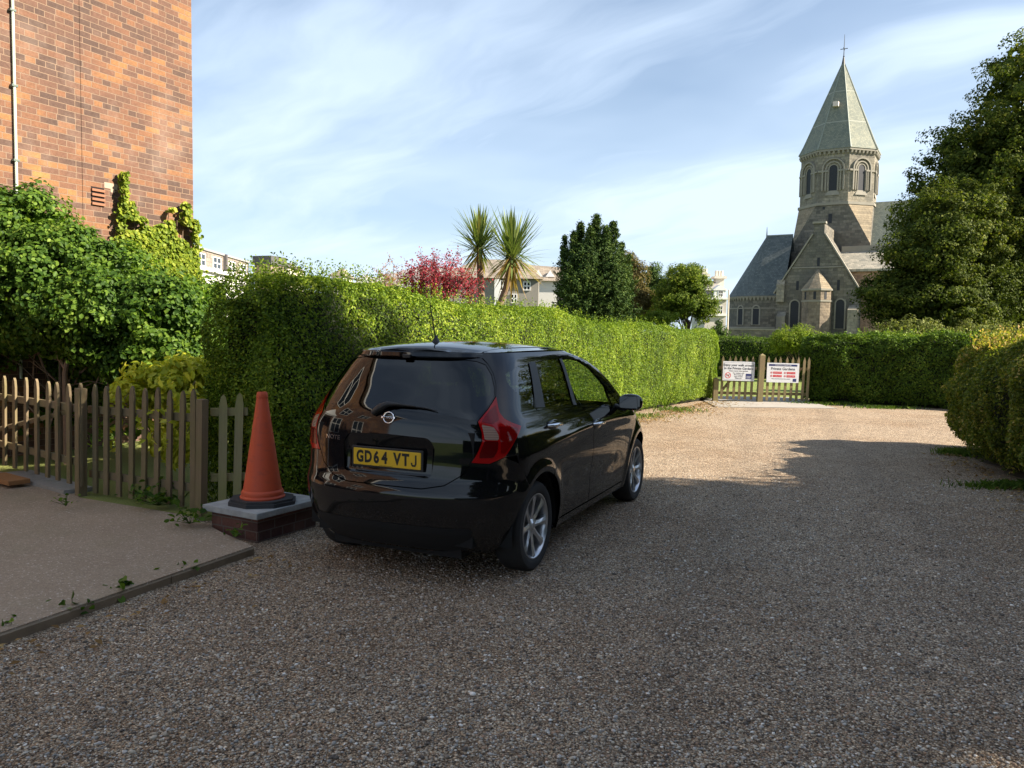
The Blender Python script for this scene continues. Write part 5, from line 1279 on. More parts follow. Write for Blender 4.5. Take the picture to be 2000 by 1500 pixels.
# slender cordyline-like plant at the hedge foot
def strap(px, py, label, seed):
    g = np.random.default_rng(seed); b = gp(px, py); V = []; F = []
    for i in range(16):
        az = g.uniform(0, 6.28); d = np.array([math.cos(az) * .5, math.sin(az) * .5, 1]); L_ = g.uniform(.3, .6); s = unit(np.cross(d, [0, 0, 1])[None])[0] * .018; k = len(V)
        for t in (0, .5, 1): q = d * L_ * t + np.array([d[0] * t * t * .3, d[1] * t * t * .3, -t * t * .12]); V += [q - s * (1.05 - t), q + s * (1.05 - t)]
        F += [(k, k + 1, k + 3, k + 2), (k + 2, k + 3, k + 5, k + 4)]
    o = mesh('strap_leaf_plant', np.array(V) + np.array([b.x, b.y, 0]), np.array(F), M_SHADEHEDGE, rnd=g.uniform(.4, .9, len(F))); tag(o, label, 'plant')
strap(1300, 797, 'grey green strap leaved plant at the foot of the sunny hedge', 5)
# trees out of frame on the right: they throw the big shade over car and drive
def shade_tree(x, y, lobes, sd, lab, n=800, th=6.0): crown_tree('shade_tree', lab, 'tree', (x, y, 0), lobes, .9, n, 80, .34, M_DKTREE, .35, (0, 0, th), sd)
H_ = 12.8
shade_tree(15.25, 2.5, [(0, 0, H_ * .62, 3.0, 3.0, H_ * .38), (.4, .5, H_ * .42, 3.0, 3.0, H_ * .32), (.6, 1.2, H_ * .33, 2.6, 2.6, H_ * .26)], 101, 'large leafy tree standing right of the drive, out of the picture', 780)
shade_tree(14.2, -2.8, [(0, 0, 12.6, 3.6, 3.4, 3.0), (.5, -2.4, 12.0, 3.2, 3.0, 2.8)], 105, 'high crowned tree beside the drive, bare trunk below, out of the picture', 620, 9.0)
shade_tree(17.5, -9.0, [(0, 0, 8.7, 5.2, 5.2, 5.3), (1.5, -1, 6.3, 4.7, 4.7, 4.2)], 102, 'tall leafy tree right behind the camera, out of the picture', 620)
shade_tree(3.4, -7.0, [(0, 0, 6.8, 4.6, 4.6, 4.2), (1.2, -.8, 5.0, 4.2, 4.2, 3.2)], 103, 'leafy tree behind the camera mirrored in the rear window', 520)
# unseen greenery added behind the camera to fill the car's reflections
hedge('garden_hedge', [(11.5, 3.5), (11.2, -3.0), (8.5, -9.5), (2, -12.5), (-6, -13.0)], at_h(2.6), 1.4, 22000, 0.12, M_SHADEHEDGE, 'tall dark hedge added unseen behind the camera for the car reflections', 24, bulge=.12)
crown_tree('shade_tree', 'spreading dark tree added unseen behind the camera for the car reflections', 'tree', (8.5, -11.5, 0), [(0, 0, 5.5, 4.5, 4.5, 4.0), (-3, 1, 4.5, 3.0, 3.0, 3.0)], .9, 420, 80, .30, M_DKTREE, .35, (0, 0, 5), 104)
# ================================================================== FENCES, GATE, PIER AND CONE
def wood_material(name, a, b, green=(0.15, 0.14, 0.05), gfac=.5):
    m, t = material(name); p = t.coord('Object'); g1 = t.noise(t.mapping(p, (26, 26, 1.6)), 2.0, 5, .6); c = t.mix(g1, a, b)
    c = t.mix(t.math('MULTIPLY', t.ramp(t.noise(t.geo(), 3.2, 4), [(0.4, (0, 0, 0)), (0.7, (1, 1, 1))]), gfac), c, green)
    setb(t, color=c, rough=.85, spec=.25, normal=t.bump(g1, .5, .004)); return m
M_WOOD = wood_material('weathered_wood', (0.25, 0.185, 0.11), (0.12, 0.09, 0.055))
M_WOODSUN = wood_material('sunlit_wood', (0.36, 0.31, 0.17), (0.20, 0.18, 0.09), (0.28, 0.28, 0.08), .7)  # sunlight on the short panel put into this paler, yellower wood
M_WOODG = wood_material('gate_wood', (0.25, 0.18, 0.11), (0.15, 0.12, 0.06), (0.20, 0.19, 0.07), .6)
def picket_mb(w, h, th, tip=.10, z0=0.0, round_top=False):
    mb = MB(); hw = w / 2
    if round_top: P = [(-hw, z0), (hw, z0), (hw, h - tip), (hw * .62, h - tip * .28), (0.0, h), (-hw * .62, h - tip * .28), (-hw, h - tip)]
    else: P = [(-hw, z0), (hw, z0), (hw, h - tip), (0, h), (-hw, h - tip)]
    M = Matrix(((1, 0, 0, 0), (0, 0, 1, -th / 2), (0, 1, 0, 0), (0, 0, 0, 1)))
    mb.prism(P, 0, th, M); return mb
def picket_run(name, cat, label, p0, p1, tops, z_bot, w=.072, th=.022, mat=None, rails=(.3, .82), rail_y=.03, seed=1, top_h=None, lean=.0, group=None, hs=None, rw=.07, round_top=True):
    """tops: positions along the run (0..1)"""
    p0 = Vector(p0); p1 = Vector(p1); dv = p1 - p0; L = Vector((dv.x, dv.y)).length; ang = math.atan2(dv.y, dv.x)
    root = empty(name, (p0.x, p0.y, 0), ang); tag(root, label, cat, group); rg = random.Random(seed); proto = None
    for i, t in enumerate(tops):
        h = (hs[i] if hs else top_h) + (0 if hs else rg.uniform(-.012, .012))
        if proto is None or hs: o = picket_mb(w, h, th, z0=z_bot, round_top=round_top).build('picket', mat, root)
        else: o = proto.copy(); COL.objects.link(o); o.parent = root; o.scale.z = h / top_h
        if proto is None: proto = o
        o.location = (t * L, -.0, 0); o.rotation_euler = (rg.uniform(-.01, .01), lean + rg.uniform(-.018, .018), rg.uniform(-.04, .04))
    for rz in rails:
        mb = MB(); mb.box((-.02, rail_y, rz - rw / 2), (L + .02, rail_y + .03, rz + rw / 2), bev=.004); mb.build('rail', mat, root)
    return root, L
def post(name, x, y, z1, w, ang, mat, label=None, parent=None, cap=True, z0=-.1, lean=(0, 0), tip=.05):
    mb = MB(); h = w / 2; mb.add([(-h, -h, z0), (h, -h, z0), (h, h, z0), (-h, h, z0), (-h, -h, z1 - tip), (h, -h, z1 - tip), (h, h, z1 - tip), (-h, h, z1 - tip), (0, 0, z1) if cap else (0, 0, z1)],
        [(3, 2, 1, 0), (0, 1, 5, 4), (1, 2, 6, 5), (2, 3, 7, 6), (3, 0, 4, 7), (4, 5, 8), (5, 6, 8), (6, 7, 8), (7, 4, 8)])
    o = mb.build(name, mat, parent); o.location = (x, y, 0); o.rotation_euler = (lean[0], lean[1], ang)
    if label: tag(o, label, 'post')
    return o
# left picket gate
def runpx(pxs, p0, p1):
    """share along p0->p1 (ground line) that shows at each photo column"""
    out = []
    for px in pxs:
        r = ray(px, 880); a = Vector(p0); d = Vector(p1) - a; den = r.x * d.y - r.y * d.x
        out.append((r.y * a.x - r.x * a.y) / den)
    return out
GA, GB = (-6.35, 9.05, 0), (-4.12, 7.36, 0)
tops = runpx([-52, -33, -14, 8, 28, 49, 71, 91, 112, 134, 156], GA, GB)
gl, L = picket_run('picket_gate', 'gate', 'weathered wooden picket gate at the far left', GA, GB, tops, .15, .066, .022, M_WOOD, (.36, .87), .02, 5, top_h=1.105, lean=.035)
mb = MB(); mb.tube([(.15, .04, .36), (L - .1, .04, .84)], .028, 4); mb.build('brace', M_WOOD, gl)
post('gate_post', -4.02, 7.30, 1.075, .078, math.radians(-37), M_WOOD, 'square wooden post where the left gate meets the fence', lean=(0, .035), tip=.01)
FA, FB = (-3.98, 7.36, 0), (-2.66, 6.72, 0)
tops = runpx([185, 206, 231, 255, 279, 304, 328, 352, 376], FA, FB)
picket_run('picket_fence', 'fence', 'weathered picket fence between the two wooden posts', FA, FB, tops, .08, .058, .022, M_WOOD, (.25, .86), .02, 6, top_h=1.10, lean=.03)
post('corner_post', -2.645, 6.66, 1.045, .070, math.radians(-26), M_WOOD, 'wooden corner post nearest the traffic cone', lean=(0, .03), tip=.008)
SA, SB = at(416, 900, 6.72), at(480, 900, 6.80)
picket_run('picket_fence', 'fence', 'short fence panel in sunlit pale wood colour beside the corner post', SA, SB, [.26, .70], .1, .068, .022, M_WOODSUN, (.35, .92), .02, 7, hs=[1.075, 1.09], lean=.03)
# far gate: two panels and a post
G0 = gp(1398, 783); G1 = gp(1478, 786); G2 = gp(1491, 787); G3 = gp(1578, 789)
GY = 19.9
def gx_(px): r = ray(px, 760); return r.x / r.y * GY
H = lambda py, px=1480: at(px, py, GY).z
ang = 0
tops = [(gx_(p) - gx_(1406)) / (gx_(1476) - gx_(1406)) for p in (1410, 1421, 1433, 1444, 1455, 1467)]
fg, L = picket_run('picket_gate', 'gate', 'wooden picket gate left of the middle post, carrying a white sign', (gx_(1406), GY + .05, 0), (gx_(1476), GY - .02, 0), tops, .07, .062, .022, M_WOODG, (.22, .86), .03, 8, top_h=1.18, lean=.03, round_top=False)
mb = MB(); mb.tube([(.05, .045, .25), (L * .55, .045, .84)], .035, 4); mb.build('brace', M_WOODG, fg)
tops = [(gx_(p) - gx_(1490)) / (gx_(1576) - gx_(1490)) for p in (1498, 1509, 1521, 1532, 1544, 1555, 1566, 1576)]
picket_run('picket_fence', 'fence', 'wooden picket panel right of the middle post, carrying a sign', (gx_(1490), GY, 0), (gx_(1576), GY - .02, 0), tops, .05, .062, .022, M_WOODG, (.22, .86), .03, 9, top_h=1.17, lean=.03, round_top=False)
post('gate_post', gx_(1483), GY - .03, 1.24, .13, 0, M_WOODG, 'thick pointed wooden post between the two far picket panels', lean=(0, .03))
post('gate_post', gx_(1399), GY + .1, .62, .12, 0, M_WOODG, 'short dark post half hidden by the end of the long hedge', lean=(0, .02))
# the two signs
def text_mesh(name, s, size, mat, parent, M, align='CENTER', bold=0.0, ext=.0008, sx=1.0):
    cu = bpy.data.curves.new('txt', 'FONT'); cu.body = s; cu.size = size; cu.align_x = align; cu.align_y = 'CENTER'; cu.extrude = ext; cu.offset = bold
    cu.resolution_u = 3
    o = bpy.data.objects.new('txt', cu); COL.objects.link(o)
    dg = bpy.context.evaluated_depsgraph_get(); me = bpy.data.meshes.new_from_object(o.evaluated_get(dg)); bpy.data.objects.remove(o)
    me.transform(Matrix.Diagonal((sx, 1, 1, 1))); me.transform(M)
    return link_mesh(name, me, mat, parent)
M_SIGN = simple('sign_panel', (0.62, 0.63, 0.66), .35, var=.02, nscale=2)
M_NAVY = simple('navy_ink', (0.02, 0.03, 0.12), .4, var=0)
M_RED = simple('red_ink', (0.55, 0.03, 0.04), .4, var=0)
M_INK = simple('dark_ink', (0.03, 0.035, 0.05), .5, var=0)
UPM = Matrix(((1, 0, 0, 0), (0, 0, -1, 0), (0, 1, 0, 0), (0, 0, 0, 1)))      # text plane -> facing the camera (-y)
def sign(px0, px1, pt0, pb0, label, build):
    x0, x1 = gx_(px0), gx_(px1); zt, zb = H(pt0, (px0 + px1) / 2), H(pb0, (px0 + px1) / 2); W_, Hh = x1 - x0, zt - zb
    root = empty('sign', ((x0 + x1) / 2, GY - .045, zb)); root.rotation_euler = (0, math.radians(.8), 0); tag(root, label, 'sign', 'white signs on the far gate')
    mb = MB(); mb.box((-W_ / 2, -.004, 0), (W_ / 2, .004, Hh), bev=.0015); mb.build('panel', M_SIGN, root)
    T = lambda x, z: Matrix.Translation((x, -.0052, z)) @ UPM
    build(root, W_, Hh, T); return root
def bar(root, name, x0, x1, z0, z1, mat, y=-.0056):
    mb = MB(); mb.box((x0, y, z0), (x1, -.0042, z1)); return mb.build(name, mat, root)
def s1(root, W_, Hh, T):
    mb = MB()
    for a, b in (((-.46 * W_, Hh * .93), (.46 * W_, Hh * .945)), ((-.46 * W_, Hh * .05), (.46 * W_, Hh * .065))): mb.box((a[0], -.0052, a[1]), (b[0], -.0042, b[1]))
    for s in (-1, 1): mb.box((s * .46 * W_ - .004, -.0052, Hh * .05), (s * .46 * W_ + .004, -.0042, Hh * .945))
    mb.build('border', simple('grey_ink', (0.30, 0.32, 0.36), .5, var=0), root)
    text_mesh('lettering', 'Enjoy your walk around', Hh * .165, M_INK, root, T(0, Hh * .81), bold=.001)
    text_mesh('lettering', 'in the Private Gardens', Hh * .165, M_INK, root, T(0, Hh * .64), bold=.001)
    text_mesh('lettering', 'Please respect these gardens', Hh * .085, M_INK, root, T(0, Hh * .51))
    for i, s in enumerate(('For residents only', 'Please keep all', 'dogs on leads', 'Thank you')): text_mesh('lettering', s, Hh * .08, M_INK, root, T(0, Hh * (.40 - i * .09)))
    c = (-.335 * W_, Hh * .27); r = Hh * .155
    mb = MB(); n = 32
    V = [(c[0] + q * r * math.cos(2 * math.pi * k / n), -.0056, c[1] + q * r * math.sin(2 * math.pi * k / n)) for q in (1, .80) for k in range(n)]; mb.add(V, [(k, (k + 1) % n, n + (k + 1) % n, n + k) for k in range(n)])
    d = .06 * r; a = .60 * r; mb.add([(c[0] - a - d, -.0062, c[1] + a - d), (c[0] - a + d, -.0062, c[1] + a + d), (c[0] + a + d, -.0062, c[1] - a + d), (c[0] + a - d, -.0062, c[1] - a - d)], [(0, 1, 2, 3)])
    mb.build('prohibition_ring', M_RED, root)
    mb = MB(); k = r * .9                                          # black dog shape
    P = [(-.55, .15), (-.35, .22), (.25, .2), (.35, .42), (.5, .38), (.62, .25), (.45, .12), (.38, -.05), (.36, -.45), (.26, -.45), (.22, -.1), (-.3, -.1), (-.34, -.45), (-.45, -.45), (-.45, 0), (-.62, .3)]
    mb.add([(c[0] + x * k, -.0052, c[1] + z_ * k) for x, z_ in P][::-1], [tuple(range(len(P)))]); mb.build('dog_symbol', M_INK, root)
    bar(root, 'blue_square', .23 * W_, .42 * W_, Hh * .10, Hh * .38, M_NAVY)
    for i in range(3): bar(root, 'logo_line', .25 * W_, .40 * W_ - i * .012, Hh * (.24 - i * .045), Hh * (.255 - i * .045), M_SIGN, -.0062)
def s2(root, W_, Hh, T):
    bar(root, 'title_bar', -.44 * W_, .44 * W_, Hh * .84, Hh * .935, M_NAVY)
    text_mesh('lettering', 'GARDEN COMMITTEE', Hh * .085, M_SIGN, root, Matrix.Translation((0, -.0064, Hh * .887)) @ UPM)
    text_mesh('lettering', 'Private Gardens', Hh * .19, M_INK, root, T(0, Hh * .70), bold=.001)
    for cx in (-.30, .12):
        for r_, z_ in enumerate((.50, .33)):
            bar(root, 'red_panel', (cx + .0) * W_, (cx + .27) * W_, Hh * (z_ - .055), Hh * (z_ + .055), M_RED)
            text_mesh('lettering', 'RESIDENTS ONLY' if r_ == 0 else 'NO BALL GAMES', Hh * .05, M_SIGN, root, Matrix.Translation(((cx + .135) * W_, -.0064, Hh * z_)) @ UPM)
            mb = MB(); n = 20; c = ((cx - .055) * W_, Hh * z_); r = Hh * .05
            V = [(c[0] + q * r * math.cos(2 * math.pi * k / n), -.0056, c[1] + q * r * math.sin(2 * math.pi * k / n)) for q in (1, .68) for k in range(n)]; mb.add(V, [(k, (k + 1) % n, n + (k + 1) % n, n + k) for k in range(n)])
            d = r * .12; a = r * .55; mb.add([(c[0] - a - d, -.0062, c[1] + a - d), (c[0] - a + d, -.0062, c[1] + a + d), (c[0] + a + d, -.0062, c[1] - a + d), (c[0] + a - d, -.0062, c[1] - a - d)], [(0, 1, 2, 3)]); mb.build('symbol', M_RED, root)
    text_mesh('lettering', 'Please respect the privacy of our residents', Hh * .055, M_INK, root, T(-.05 * W_, Hh * .19))
    bar(root, 'blue_square', .32 * W_, .43 * W_, Hh * .06, Hh * .21, M_NAVY)
sign(1409.5, 1471, 706, 743.5, 'white gate sign with a red ringed dog symbol', s1)
sign(1495, 1557.5, 709, 747, 'white gate sign reading Private Gardens with red panels', s2)
# low brick pier with a stone slab
PZ = .235
c1 = gp(502, 1004, PZ); c2 = gp(395, 985, PZ); c3 = gp(592, 984, PZ)
u = (c2 - c1); v = (c3 - c1); 
pier = empty('brick_pier', (c1.x, c1.y, 0)); tag(pier, 'low brick pier with a rough stone slab beside the car', 'pier')
uu = u.normalized(); vvn = Vector((-uu.y, uu.x, 0)); 
if vvn.dot(v) < 0: vvn = -vvn
ul = u.length; vl_ = .72
M = Matrix(((uu.x, vvn.x, 0, 0), (uu.y, vvn.y, 0, 0), (0, 0, 1, 0), (0, 0, 0, 1)))
mb = MB(); mb.box((.05, .05, -.1), (ul - .05, vl_ - .04, PZ - .052)); o = mb.build('brickwork', brick_material('dark_pier_brick', mortar=(0.16, 0.13, 0.11), stops=[(0, (0.075, 0.04, 0.035)), (1, (0.17, 0.075, 0.055))]), pier, M=M); uv_box(o)
mb = MB(); mb.box((0, 0, PZ - .05), (ul, vl_, PZ), bev=.007); o = mb.build('stone_slab', simple('slate_slab', (0.33, 0.34, 0.335), .85, var=.45, nscale=9, bump=1.0), pier, M=M)
# the traffic cone stands on the slab
cc = gp(513, 977, PZ + .02)
cc = Vector((cc.x, cc.y, 0))
cone = empty('traffic_cone', (cc.x, cc.y, PZ)); cone.scale = (.98, .98, 1.06); tag(cone, 'tall orange traffic cone on a black base on the brick pier', 'traffic cone')
mb = MB(); bo = octa(0, 0, .29, 22.5 + 12); 
bo = [(x * .98, y * .88) for x, y in bo]
mb.prism([(x, y) for x, y in bo], 0, .028); mb.prism([(x * .93, y * .93) for x, y in bo], .028, .045); mb.build('base', simple('black_rubber', (0.035, 0.035, 0.037), .8, var=.3, nscale=10, bump=.2), cone)
M_CONE, t = material('cone_orange')
p = t.coord('Object'); c = t.mix(t.noise(p, 6, 5), (0.62, 0.095, 0.032), (0.50, 0.075, 0.032)); c = t.mix(t.ramp(t.noise(t.mapping(p, (1, 1, 2)), 14, 5), [(.55, (0, 0, 0)), (.8, (.5, .5, .5))]), c, (0.26, 0.07, 0.05))
setb(t, color=c, rough=.55, spec=.35, normal=t.bump(t.new('ShaderNodeTexWave', i_Vector=p, i_Scale=28.0, bands_direction='Z').outputs['Fac'], .12, .002))
mb = MB(); mb.lathe([(.178, .042), (.18, .055), (.172, .064), (.168, .068), (.170, .088), (.162, .102), (.154, .108), (.132, .24), (.060, .70), (.047, .79), (.044, .81), (.046, .815), (.044, .835), (.036, .85), (.030, .85), (.028, .80)], 48); mb.build('body', M_CONE, cone, True)
mb = MB(); mb.lathe([(.047, .806), (.049, .812), (.047, .818)], 32); mb.build('collar', M_CONE, cone, True)
# weathered board at the far left of the threshold
a = gp(20, 940, .1)
mb = MB(); mb.box((-.35, -.10, 0), (.20, .10, .045), bev=.006); o = mb.build('door_mat', simple('coir', (0.30, 0.14, 0.05), .95, var=.3, nscale=40, bump=.6)); o.location = (a.x, a.y, .092); o.rotation_euler = (0, 0, math.radians(-35)); tag(o, 'orange brown mat at the left edge of the paving', 'mat')
# ================================================================== THE BLACK HATCHBACK
# local frame: +x forward, +y left, origin on the ground under the rear axle
def smooth_table(zs,vs,sig=.022,lo=.0,hi=1.62,n=1621):
    g=np.linspace(lo,hi,n); v=np.interp(g,zs,vs); d=g[1]-g[0]
    k=np.arange(-int(4*sig/d),int(4*sig/d)+1)*d; w=np.exp(-k*k/2/sig/sig); w/=w.sum()
    m=len(k)//2; vp=np.concatenate([2*v[0]-v[m:0:-1],v,2*v[-1]-v[-2:-m-2:-1]])
    return g,np.convolve(vp,w,'valid')
RT=smooth_table([0,.18,.25,.35,.5,.60,.68,.78,.95,1.06,1.12,1.2,1.3,1.4,1.46,1.5,1.62],
                [-.45,-.52,-.60,-.67,-.70,-.70,-.655,-.64,-.63,-.615,-.59,-.54,-.48,-.415,-.372,-.34,-.24],.018)
WT=smooth_table([0,.18,.25,.4,.6,.75,.85,.95,1.02,1.08,1.14,1.2,1.3,1.4,1.46,1.5,1.62],
                [.72,.775,.80,.828,.845,.8475,.845,.833,.812,.775,.750,.730,.692,.650,.618,.59,.50],.02)
FT=smooth_table([0,.2,.4,.6,.72,.8,.88,.95,1.0,1.1,1.2,1.3,1.4,1.46,1.5,1.62],
                [3.2,3.28,3.40,3.40,3.32,3.22,3.08,2.90,2.72,2.55,2.36,2.12,1.84,1.58,1.35,.8],.02)
cR=lambda z:np.interp(z,*RT); cW=lambda z:np.interp(z,*WT); cF=lambda z:np.interp(z,*FT)
pw=2.7
def Lr(z): return np.interp(z,[.2,.6,1.0,1.5],[.55,.50,.42,.42])
# reference plan curve param: phi -> (yh, xh); unrolled s
_ph=np.linspace(0,np.pi/2,2001)
_yh=np.sin(_ph)**(2/pw); _xh=1-np.cos(_ph)**(2/pw)
_ds=np.hypot(np.diff(_yh)*.82,np.diff(_xh)*.46); _s=np.concatenate([[0],np.cumsum(_ds)])
S1=_s[-1]   # end of the corner ; beyond: straight
def cS(s,z):
    """unrolled s (signed: negative = right side y<0), z -> x,y"""
    a=np.abs(s); sg=np.where(s<0,-1.,1.)
    yh=np.interp(a,_s,_yh); xh=np.interp(a,_s,_xh)
    x=cR(z)+Lr(z)*xh+np.maximum(a-S1,0)
    y=cW(z)*yh*taper(x,z)+feat(x,z)*np.clip((a-S1*.8)/(.2*S1),0,1)
    return x,sg*y
def taper(x,z):
    l=np.interp(z,[.85,1.05,1.5],[.98,.55,.45]); e=np.interp(z,[.85,1.05],[2.8,3.0])
    t=np.clip((x-(cF(z)-l))/l,0,.97)
    return (1-t**e)**(1/e)*(1-.04*np.clip((x-1.2)/2,0,1)**2)
def feat(x,z):
    f=np.zeros(np.broadcast(x,z).shape)
    for cx in (0.,2.6):
        r=np.hypot(x-cx,z-.31); f=f+.016*np.exp(-((r-.40)/.055)**2)*(z<.85)
    f=f-.018*np.exp(-((z-.50)/.13)**2)*np.clip((x-.35)/.4,0,1)*np.clip((2.2-x)/.4,0,1)
    zc=.86+.05*np.sin((x-.2)*1.3)
    f=f+.010*np.exp(-((z-zc)/.045)**2)*np.clip((x+.3)/.4,0,1)*np.clip((2.6-x)/.5,0,1)
    return f
def s_of_x(x,z):
    xh=(x-cR(z))/Lr(z)
    return np.where(xh<1,np.interp(np.clip(xh,0,1),_xh,_s),S1+(x-cR(z)-Lr(z)))
def s_of_y(y,z):
    return np.sign(y)*np.interp(np.abs(y)/cW(z),_yh,_s)
CYAW = math.radians(24.1)
car = empty('parked_car', (-0.555, 5.71, 0.0), math.pi / 2 - CYAW)
tag(car, 'glossy black five door hatchback parked beside the green hedge', 'car')
M_PAINT, t = material('black_paint')
dz = t.new('ShaderNodeSeparateXYZ', i_0=t.coord('Object')).outputs[2]; du = t.math('MULTIPLY', t.noise(t.coord('Object'), 3.0, 6, .7), t.ramp(dz, [(0.25, (.55, .55, .55)), (0.75, (.06, .06, .06))]))
setb(t, color=t.mix(du, (0.0035, 0.004, 0.0055), (0.045, 0.04, 0.034)), rough=.03, spec=.5)
fl = t.noise(t.coord('Object'), 1.6, 5, .6); setb(t, rough=t.math('MULTIPLY', fl, .07))
M_TRIM = simple('black_trim', (0.012, 0.012, 0.013), .5, var=.1)
M_DARKIN = simple('underbody', (0.006, 0.006, 0.006), .9, var=0)
M_SEAT = simple('seat_fabric', (0.035, 0.036, 0.04), .9, var=.2)
M_CHROME, t = material('chrome'); setb(t, color=(0.78, 0.78, 0.80), metal=1.0, rough=.10)
M_ALLOY, t = material('alloy'); setb(t, color=(0.62, 0.63, 0.65), metal=.85, rough=.28)
M_TYRE, t = material('tyre_rubber'); p_ = t.coord('Object'); setb(t, color=t.mix(t.noise(p_, 12, 4), (0.012, 0.012, 0.013), (0.030, 0.029, 0.028)), rough=.75)
def glass_mat(name, tint, extra=0.0):
    m, t = material(name); t.n.remove(t.b)
    tr = t.new('ShaderNodeBsdfTransparent', i_Color=(*tint, 1)); gl = t.new('ShaderNodeBsdfGlossy', i_Roughness=.01, i_Color=(1, 1, 1, 1))
    mx = t.new('ShaderNodeMixShader', i_0=t.math('ADD', t.schlick(.045), extra, clamp=True)); t.link(tr.outputs[0], mx.inputs[1]); t.link(gl.outputs[0], mx.inputs[2]); t.link(mx.outputs[0], t.out.inputs[0]); return m
M_GCLEAR = glass_mat('clear_glass', (0.72, 0.78, 0.74), .02); M_GTINT = glass_mat('privacy_glass', (0.10, 0.11, 0.12), .03); M_GREAR = glass_mat('rear_glass', (0.03, 0.033, 0.038), .012)
M_TAIL, t = material('red_lens'); setb(t, color=(0.36, 0.003, 0.004), rough=.10, spec=.4)
M_TAILB, t = material('ribbed_red_lens'); vv = t.new('ShaderNodeTexWave', i_Vector=t.coord('Object'), i_Scale=60.0, bands_direction='Z').outputs['Fac']; setb(t, color=t.mix(vv, (0.13, 0.001, 0.002), (0.24, 0.002, 0.003)), rough=.10, spec=.4)
M_TAILD, t = material('deep_red_lens'); setb(t, color=(0.10, 0.002, 0.003), rough=.10, spec=.4)
M_LENS, t = material('clear_lens'); vv = t.new('ShaderNodeTexWave', i_Vector=t.coord('Object'), i_Scale=30.0, bands_direction='Z').outputs['Fac']; setb(t, color=t.mix(vv, (0.22, 0.13, 0.10), (0.42, 0.28, 0.22)), rough=.2, coat=1.0)

def side_pt(x, z): return (-float(s_of_x(np.float64(x), np.float64(z))), z)          # right side (s<0)
def dens(P, step=.02, closed=True):
    out = []; n = len(P)
    for i in range(n if closed else n - 1):
        a = np.array(P[i]); b = np.array(P[(i + 1) % n]); k = max(1, int(np.ceil(np.linalg.norm(b - a) / step)))
        for j in range(k): out.append(tuple(a + (b - a) * j / k))
    if not closed: out.append(tuple(P[-1]))
    return out
def rounded(P, r):
    """round the corners of a polygon; r one radius or one for each corner"""
    out = []; n = len(P)
    for i in range(n):
        a, b, c = (np.array(P[(i + k) % n], float) for k in (-1, 0, 1)); ri = r[i] if hasattr(r, '__len__') else r
        la, lc = np.linalg.norm(a - b), np.linalg.norm(c - b); q = min(ri, la * .45, lc * .45)
        if q < 1e-4: out.append(tuple(b)); continue
        p0 = b + (a - b) / la * q; p1 = b + (c - b) / lc * q
        for t_ in np.linspace(0, 1, 6): out.append(tuple((1 - t_) ** 2 * p0 + 2 * t_ * (1 - t_) * b + t_ * t_ * p1))
    return out
def xz(P, step=.02): return [side_pt(x, z) for x, z in dens(P, step)]
def area(P): 
    P = np.array(P); x, y = P[:, 0], P[:, 1]; return .5 * np.sum(x * np.roll(y, -1) - y * np.roll(x, -1))
def inset(P, d):
    """move the outline inwards by d (counter-clockwise outline)"""
    P = np.array(P); 
    keep = np.linalg.norm(P - np.roll(P, 1, 0), axis=1) > 1e-4; P = P[keep]
    if area(P) < 0: P = P[::-1]
    e = np.roll(P, -1, 0) - P; e /= np.linalg.norm(e, axis=1, keepdims=True); nrm = np.stack([-e[:, 1], e[:, 0]], 1)
    m = nrm + np.roll(nrm, 1, 0); l = np.linalg.norm(m, axis=1, keepdims=True); m = m / np.maximum(l, .4)
    k = 1 / np.clip((m * nrm).sum(1, keepdims=True), .5, 1); return P + m * d * k
def inside(P, Q):
    P = np.asarray(P); x, y = P[:, 0], P[:, 1]; c = np.zeros(len(P), bool); Q = np.array(Q); j = len(Q) - 1
    for i in range(len(Q)):
        xi, yi = Q[i]; xj, yj = Q[j]
        cond = ((yi > y) != (yj > y)) & (x < (xj - xi) * (y - yi) / ((yj - yi) if yj != yi else 1e-12) + xi); c ^= cond; j = i
    return c
def surf3(P, fn): P = np.asarray(P, float); x, y, z = fn(P[:, 0], P[:, 1]); return np.stack([x, y, z], 1)
def side_fn(s, z): x, y = cS(s, z); return x, y, z
def normals(P, fn):
    P = np.asarray(P, float); e = 2e-3; a = surf3(P + [e, 0], fn) - surf3(P - [e, 0], fn); b = surf3(P + [0, e], fn) - surf3(P - [0, e], fn); return unit(np.cross(a, b))
